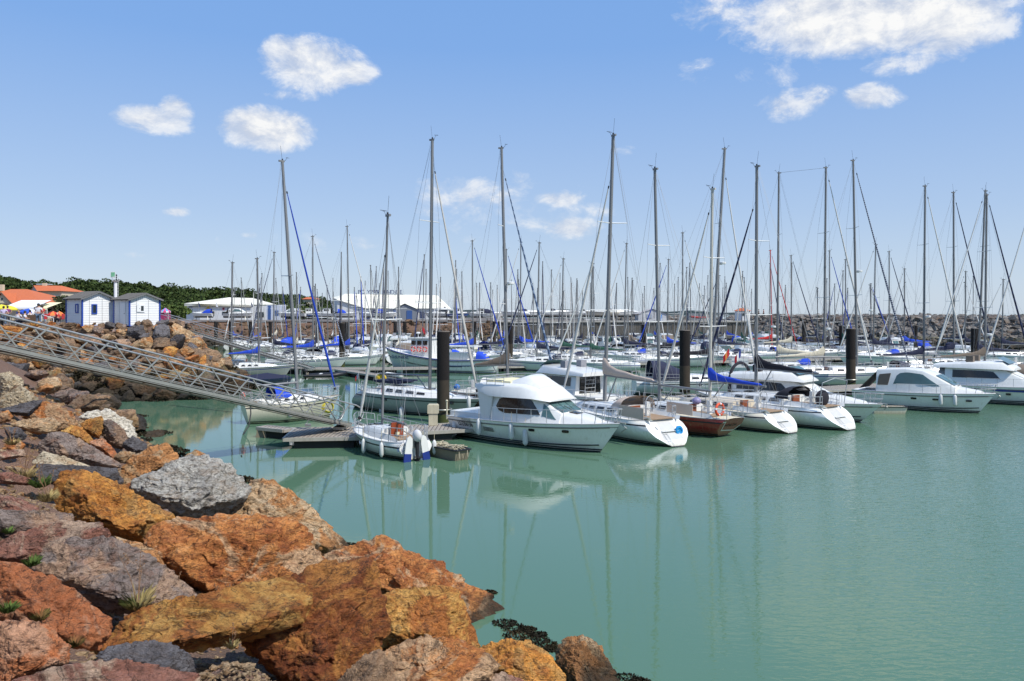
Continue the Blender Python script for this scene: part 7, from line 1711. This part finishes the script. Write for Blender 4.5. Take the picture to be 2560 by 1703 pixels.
dinghy('little cream dinghy lying under the bow of the hardtop cruiser', (23.3, 49.3, 0), -14, 1.75, .95, HULLM['cream'], .42)

# blue and white trawler ------------------------------------------------------
r, hl, L = cruiser_hull('blue and white trawler with red lifebuoys on its wheelhouse and its name on the bow', (-6.2, 87.0), (-14.3, 90.2), 3.8, 1.15, 2.35, 'green', 'fishing_boat', zst=(1.02, .86)); r['category'] = 'fishing boat'
for o in list(r.children):
    if o.name.startswith('spray'): bpy.data.objects.remove(o)
mb = MB()
for sg in (-1, 1):
    for dz, m_ in ((-.02, 0),):
        pts = []
        for i in range(15): t = i / 14 * .98; z = hl.sheer(t) + dz; x, y = hl.pt(t, z); pts.append((x, sg * (y + .01), z))
        mb.tube(pts, .07, 5)
mb.build('gunwale', stripen, r, 60)
mb = MB(); mb.box((-.6, 0, 2.35), (2.3, 2.3, 2.1), taper=.94); wh = mb.build('wheelhouse', cabw, r); mb = MB(); mb.box((-.6, 0, 3.45), (2.5, 2.4, .12)); mb.build('roof', cabw, wh)
for k in range(3): mb = MB(); mb.box((-1.25 + k * .72, 1.13, 2.95), (.5, .06, .45)); mb.build('window', tint, wh)
for y in (-.65, .05, .7): mb = MB(); mb.box((.50, y, 2.95), (.06, .5, .45)); mb.build('window', tint, wh)
for k in range(3): lifebuoy(r, (-1.3 + k * .72, 1.30, 2.25), .26, 'y', pm('lifebuoy_red', (.62, .03, .02), .6))
for k in range(2): lifebuoy(r, (.62, -.3 + k * .7, 2.2), .26, 'x', pm('lifebuoy_red', (.62, .03, .02), .6))
mb = MB(); mb.tube([(-.9, 0, 3.5), (-.9, 0, 5.6)], .04, 6); mb.tube([(.1, .2, 3.5), (.1, .2, 3.9)], .04, 6); mb.ball((.1, .2, 4.0), (.25, .25, .12)); mb.build('signal_mast', aluw, wh)
flag(r, (-.4, .5, 3.5), 1.3, .8, [flagm[2]] * 3, 0, 'red_flag'); rails(r, hl, .62, .96, .6, 6, r=.02, wires=1)
flag(r, (-1.2, .9, 3.4), 1.0, .6)
hull_text(r, hl, 1.9, 1.30, 'AIGUE MARINE', .52, stripen, 1, .95)
r, hl, L = cruiser_hull('white launch with blue lines, long white awning, blue hood, right of the nearest pile', (-7.0, 83.5), (-1.1, 81.5), 2.6, 1.35, 1.55, 'white', 'launch', zst=(.75, .62), stripe=stripen); r['category'] = 'launch'
mb = MB(); mb.box((-1.2, 0, 2.75), (3.6, 2.3, .1)); mb.build('awning', cabw, r); mb = MB()
for x in (-2.9, .4):
    for y in (-1, 1): mb.tube([(x, y, 1.4), (x, y, 2.75)], .04, 6)
mb.build('awning_post', aluw, r); mb = MB()
for sg in (-1, 1):
    for dz in (-.05, -.62): pts = [(hl.pt(i / 12 * .97, hl.sheer(i / 12) + dz)[0], sg * (hl.pt(i / 12 * .97, hl.sheer(i / 12) + dz)[1] + .01), hl.sheer(i / 12) + dz) for i in range(13)]; mb.tube(pts, .05, 5)
mb.build('blue_line', stripen, r); hood(r, .6, 1.5, 1.5, .75, 1.0, 'blue'); mb = MB(); mb.box((-1.4, 0, 1.75), (2.2, 1.6, .7)); mb.build('cabin', cabw, r)

# banner boat with the two flags in the middle distance
t = thing('banner', 'white banner with lettering hanging on the guardrail by the two flags', 'banner', tuple(P(1850, 908, 66)), R(-8)); mb = MB(); mb.box((0, 0, 0), (1.35, .02, .75)); mb.build('cloth', cabw, t); text_mesh('lettering', "L'ILE EN MER A LA V", .17, pm('banner_blue', (.06, .10, .2), .6), t, (0, -.015, .14), (R(90), 0, 0), .002); text_mesh('lettering', 'BOAT', .17, MATS['banner_blue'], t, (.35, -.015, -.17), (R(90), 0, 0), .002)
for k, (px, py) in enumerate(((1828, 872), (1857, 874))):
    t = thing('flag', ['red and yellow flag above the white banner', 'blue white and red flag above the white banner'][k], 'flag', tuple(P(px, py + 30, 66))); flag(t, (0, 0, -.3), 1.35, .9, flagm if k else [flagm[2], pm('flag_orange', (.6, .2, .02), .8), flagm[2]], 0, 'staff')

# rows of boats further back ----------------------------------------------------
prot = []
pr_spec = [('white', 'navy', 'white', 'navy', 'scoop'), ('white', 'blue', 'white', 'navy', 'plumb'), ('white', None, 'navy', None, 'scoop'), ('pale', 'navy', 'blue', 'navy', 'plumb'), ('white', 'cream', 'white', None, 'plumb'), ('white', 'black', 'navy', 'black', 'scoop'),
           ('cream', 'green', 'white', None, 'over'), ('white', 'white', None, 'navy', 'plumb'), ('navy', 'brown', None, None, 'plumb'), ('white', 'navy', 'grey', None, 'plumb')]
CW = {'brown': 'brown', 'navy': 'navy', 'blue': 'blue', None: 'no', 'cream': 'cream', 'black': 'black', 'green': 'green', 'white': 'white'}
random.seed(5)
for i, (hu, cov, fu, hd, tr) in enumerate(pr_spec):
    r, hl, tp = sailboat('x', (0, 0), 0, 8.8 + (i % 4) * .5, 2.9, .57, None, mh=9.6 + (i * 37 % 5) * .7, hull=hu, cover=cov, furl=fu, hoodc=hd, tr=tr, lvl=0, spread=1 + (i % 2), boomz=1.2, loc=(0, -500, 0), mr=.075, coverh=.55)
    prot.append((r, '%s sloop, %s cover%s' % ({'white': 'white', 'pale': 'pale', 'cream': 'cream', 'navy': 'navy'}[hu], CW[cov], ', %s furled sail' % {'white': 'white', 'navyw': 'striped', 'blue': 'blue', 'navy': 'navy', 'grey': 'grey'}[fu] if fu else ''), 's'))
mp_ = []
for i, (kind, kw) in enumerate((('hardtop', {}), ('fly', {}), ('pilot', {}), ('open', {'top': 'blue'}), ('pilot', {'hull': 'blue'}), ('open', {'top': 'navy'}))):
    L = [8.0, 8.8, 6.4, 6.0, 6.2, 6.2][i]; r, hl = hardtop('x', (-L / 2, -500), (L / 2, -500), L * .34, .95, 1.2, kind, far=True, **kw)
    mp_.append((r, ['white hardtop cruiser', 'white flybridge cruiser', 'white pilothouse boat', 'white open boat, blue canopy', 'blue pilothouse boat', 'white open boat, navy canopy'][i], 'm'))
used = set(); used_lab = {}
LAND = [(500, 'below the huts'), (620, 'below the dealer building'), (730, 'near the nearest tall mast'), (860, 'by the trawler pile'), (960, 'below the roof letters'), (1060, 'behind the trawler'), (1160, 'by the nearest pile'), (1260, 'near the maroon sloop mast'),
        (1380, 'left of the beige cover'), (1500, 'by the beige cover'), (1600, 'below the quay hut'), (1720, 'near the second thick pile'), (1820, 'behind the two flags'), (1920, 'left of the red mast'), (2010, 'right of the red mast'), (2110, 'near the third thick pile'), (2220, 'right of the third pile'), (2340, 'before the breakwater'), (2450, 'near the black pile'), (2700, 'at the right edge')]
def put_far(src, x, y, th, rowname):
    r, desc, kind = src
    if id(r) in used: o = copy_tree(r)
    else: o = r; used.add(id(r))
    o.location = (x, y, 0); s = random.uniform(.92, 1.08); o.scale = (s, s, s * random.uniform(.95, 1.08)); o.rotation_euler = (random.uniform(-.01, .01), random.uniform(-.012, .012), R(th))
    px = x / y * F + CX; land = next(l for v, l in LAND if px < v or v == 2700)
    lab = '%s, %s row, %s' % (desc, rowname, land); used_lab.setdefault(lab, []).append((px, o))
    o['group'] = ('sailing boats' if kind == 's' else 'motor boats') + ' moored in the %s row' % rowname
    o['category'] = 'sailing boat' if kind == 's' else 'motor boat'
ROWS = [(106.5, 'middle', 1, [(-26, 101.5), (0, 104), (40, 112), (70, 119)]), (113, 'middle', 0, [(-30, 108), (0, 110.5), (40, 119), (62, 124)]), (121, 'rear', 1, [(-36, 121), (0, 123), (40, 129), (62, 134)]), (130, 'rear', 0, [(-40, 127.5), (0, 131), (40, 137), (52, 140)]), (138, 'furthest', 1, [(-48, 137.5), (0, 138.5), (44, 141)]), (145, 'furthest', 0, [(-50, 144), (0, 146), (42, 147.5)])]
for (yy, rn, side, line) in ROWS:
    xs = [p[0] for p in line]; ys = [p[1] for p in line]; x = xs[0] + random.uniform(0, 2)
    while x < xs[-1]:
        y = float(np.interp(x, xs, ys)) + random.uniform(-1, 1) - 2.0; px = x / y * F + CX
        if random.random() < .95 and px < 2640 and float(sdist(np.array(x), np.array(y))) < -3:
            th = (95 if random.random() < .5 else -85) + random.uniform(-14, 14)
            src = random.choice(prot) if random.random() < .66 else random.choice(mp_)
            put_far(src, x, y, th, rn)
        x += random.uniform(3.0, 4.4)
for lab, L_ in used_lab.items():
    L_.sort(key=lambda q: q[0])
    if len(L_) == 1: L_[0][1]['label'] = lab
    else:
        nm = {2: ['left', 'right'], 3: ['left', 'middle', 'right']}.get(len(L_))
        for i, (_, o) in enumerate(L_): o['label'] = lab + ', ' + ((nm[i] if nm else ['leftmost', 'second left', 'third left', 'fourth left', 'fifth left', 'sixth left', 'seventh left'][min(i, 6)]))
# boats stored ashore on stands --------------------------------------------------
YARD = [(425, 800, 178, 2, 'white covered hull'), (505, 801, 176, 3, 'white and red open boat'), (598, 801, 170, 0, 'cream sports boat'), (728, 800, 178, 0, 'white day cruiser'), (775, 799, 180, 4, 'yellowish work boat'), (815, 800, 178, 2, 'white pilothouse boat'), (868, 800, 178, 3, 'white cuddy boat'), (925, 801, 178, 5, 'small white boat'), (968, 801, 178, 3, 'white sports boat'),
        (1100, 799, 176, 1, 'white flybridge boat'), (1145, 800, 175, 4, 'dark hulled boat'), (1200, 801, 172, 2, 'white boat with a blue tinted cabin'), (1235, 801, 170, 5, 'low grey boat')]
for i, (px, py, Y, k, d_) in enumerate(YARD):
    src = mp_[k][0]; o = copy_tree(src); x = XA(px, Y); o.location = (x, Y, FQ + .75); o.rotation_euler = (0, 0, R(180 if i % 2 else 5)); o.scale = (.8, .8, .75); o['label'] = d_ + ' ashore on the far quay, ' + ['left of the dealer building', 'under the triangle emblem', 'under the red star sign', 'right of the display panel', 'left of the big hall', 'before the blank end of the big hall', 'before the big hall side wall', 'left of the porch of the big hall', 'before the low eave of the big hall', 'below the roof end', 'right of the big hall', 'below the distant hills', 'at the end of the stone facing'][i]; o['category'] = 'boat'; o['group'] = 'boats stored ashore'
    mb = MB()
    for sx in (-1.6, 1.6):
        for sy in (-.8, .8): mb.bar((sx, sy, -.75), (sx * .9, sy * .7, .1), .1, .1)
        mb.bar((sx, -.9, -.68), (sx, .9, -.68), .1, .1)
    tag(mb.build('cradle', galv, None, None, o.location.copy()), 'cradle under the ' + d_ + ' ashore', 'cradle', 'boat cradles')
for i in range(9):
    px = 1290 + i * 36; Y = 158 + (i % 3) * 4; src = prot[i][0]
    o = thing('yacht_hull', 'unmasted yacht ashore on the far quay, ' + ['leftmost in the line of nine', 'second from left in the line of nine', 'third from left in the line of nine', 'fourth from left in the line of nine', 'the middle one of nine', 'fourth from right in the line of nine', 'third from right in the line of nine', 'second from right in the line of nine', 'rightmost of nine, next to the white hut'][i], 'yacht', (XA(px, Y), Y, FQ + 1.0), R(8 if i % 2 else 172), 'yachts stored ashore'); o.scale = (.72, .72, .8)
    for ch in src.children:
        if ch.name.split('.')[0] in ('hull', 'deck', 'cabin', 'coaming', 'toe_rail', 'sprayhood'): copy_tree(ch, o)
    mb = MB()
    for sx in (-2, 0, 2):
        for sy in (-.8, .8): mb.bar((sx, sy, -1.0), (sx * .95, sy * .9, .3), .1, .1)
    tag(mb.build('cradle', galv, None, None, o.location.copy()), 'cradle under the yacht ashore, ' + o['label'].split(', ')[1], 'cradle', 'boat cradles')
# masts of boats stored or moored beyond view keep their own hulls above; red inflatable on the quay
rib('red inflatable boat standing on the far quay', (XA(1752, 156), 156, FQ + .4), 180, 4.0, pm('red_rubber', (.45, .03, .02), .5))

# ------------------------------------------------------------------ seaweed, dry plants
def weed(name, label, pts, n, s, mat, flat=.3, seed=1, cat='seaweed'):
    V = []; Fc = []; rg = np.random.RandomState(seed)
    for (x, y, z, r_) in pts: crown_cards(V, Fc, (x, y, z), (r_, r_ * .8, r_ * flat), n, s, rg)
    o = bpy.data.objects.new(name, mesh_np(name, np.array(V), np.array(Fc), mat, False)); COL.objects.link(o); return tag(o, label, cat, kind='stuff')
wd = leaf_mat('seaweed', (.010, .010, .007), (.03, .024, .012), (.05, .035, .015))
pts = [(*G(px, py, .02)[:2], .01, r_) for px, py, r_ in ((1262, 1556, .28), (1290, 1570, .3), (1318, 1572, .2), (1300, 1590, .35), (1335, 1600, .35), (1362, 1612, .3), (1385, 1620, .22), (1345, 1585, .2), (1222, 1480, .2), (868, 1362, .3), (1565, 1696, .3), (1600, 1702, .2))]
weed('seaweed', 'dark floating seaweed at the edge of the near boulders', pts, 260, .020, wd, .03)
pts = []
for px, py in ((340, 1070), (370, 1085), (400, 1082), (350, 1100), (420, 1120), (440, 1128), (395, 1135), (360, 1120), (460, 1140), (600, 1200), (330, 1050), (345, 1040)):
    g_ = G(px, py, .05); pts.append((g_.x - .3, g_.y, .03, .9))
weed('seaweed', 'dark seaweed mat along the cove side of the near bank', pts, 260, .06, wd, .10, 3)
pts = []; rg = np.random.RandomState(8)
for i in range(150):
    x = rg.uniform(-40, -19.5); y = rg.uniform(49, 67); d = float(sdist(np.array(x), np.array(y)))
    if -1.0 < d < 2.0: pts.append((x, y, max(.03, d * .75 + .25), rg.uniform(.5, 1.0)))
weed('seaweed', 'blackish bladder wrack draped over the lowest stones of the headland', pts, 240, .07, wd, .45, 4)
dry = leaf_mat('dry_grass', (.28, .20, .08), (.40, .30, .13), (.12, .14, .04)); greenl = leaf_mat('green_weed', (.05, .09, .02), (.10, .14, .03), (.22, .06, .03)); stemm = pm('dry_stem', (.22, .12, .06), .9)
def tuft(px, py, h, n, label, mat, stems=5, seed=0):
    p = hit(px, py); rg = np.random.RandomState(seed); t = thing('wild_plant', label, 'plant', p); V = []; Fc = []
    for i in range(n):
        a = rg.uniform(0, 6.28); l = h * rg.uniform(.4, 1); b = np.array([math.cos(a) * h * .35 * rg.rand(), math.sin(a) * h * .35 * rg.rand(), -.02]); tip = b + np.array([math.cos(a) * l * .55, math.sin(a) * l * .55, l * rg.uniform(.3, .8)]); w_ = .006 + h * .012; o = len(V); q = np.array([-math.sin(a) * w_, math.cos(a) * w_, 0]); V += [b - q, b + q, (b + tip) / 2 + q * 1.2 + np.array([0, 0, l * .12]), tip]; Fc.append((o, o + 1, o + 2, o + 3))
    ob = bpy.data.objects.new('leaves', mesh_np('leaves', np.array(V), np.array(Fc), mat, False)); COL.objects.link(ob); ob.parent = t
    if stems:
        mb = MB()
        for i in range(stems):
            a = rg.uniform(0, 6.28); l = h * rg.uniform(1.0, 1.9); s0 = Vector((0, 0, 0)); s1_ = Vector((math.cos(a) * l * .15, math.sin(a) * l * .15, l * .55)); s2 = Vector((math.cos(a) * l * .38, math.sin(a) * l * .38, l)); mb.tube([s0, s1_, s2], [.005, .004, .002], 4)
            for k in range(4): q = s1_.lerp(s2, .4 + .15 * k); e = q + Vector((rg.uniform(-.1, .1), rg.uniform(-.1, .1), .06)) * h * 1.6; mb.tube([q, e], .0018, 3); mb.ball(e, .008 + h * .008, nu=5, nv=3)
        mb.build('stems', stemm, t)
TF = [(345, 1515, .35, 90, 'tall dry stalk over the red orange slab', dry, 3), (560, 1520, .22, 160, 'dry grass tuft at the right end of the red orange slab', dry, 6), (100, 1215, .3, 260, 'green and dry grass by the small maroon slab', greenl, 4), (120, 1250, .28, 240, 'dry yellow grass below the thin cream slab', dry, 4), (60, 1195, .35, 160, 'thin dry stalks at the left edge above the maroon slab', dry, 8),
      (80, 1410, .18, 160, 'low green weeds between the maroon and the red orange slabs', greenl, 0), (20, 1525, .16, 150, 'low green weeds at the left edge between the red orange slabs', greenl, 0), (100, 1545, .15, 160, 'green leafy weeds above the corner slab', greenl, 0), (185, 1610, .14, 150, 'green weeds right of the corner slab', greenl, 0), (445, 1470, .12, 60, 'small green sprig at the tip of the purplish slab', greenl, 2), (20, 1330, .14, 110, 'reddish green weeds at the left edge by the purplish flat slab', greenl, 0),
      (620, 1500, .18, 110, 'dry sprigs beneath the long ochre slab', dry, 4), (30, 1110, .25, 110, 'dry stalks at the left edge in the tan grit', dry, 6), (580, 1615, .14, 90, 'dry grass sprig on the grit at the bottom', dry, 2)]
for i, (px, py, h, n, lb, m_, st) in enumerate(TF): tuft(px, py, h, n, lb, m_, st, i)
_long = [o.name + ' | ' + o['label'] for o in COL.objects if o.get('label') and len(o['label'].split()) > 16]
if _long: print('LONG', _long)
print('objects', len(bpy.data.objects), 'things', sum(1 for o in bpy.data.objects if o.parent is None))
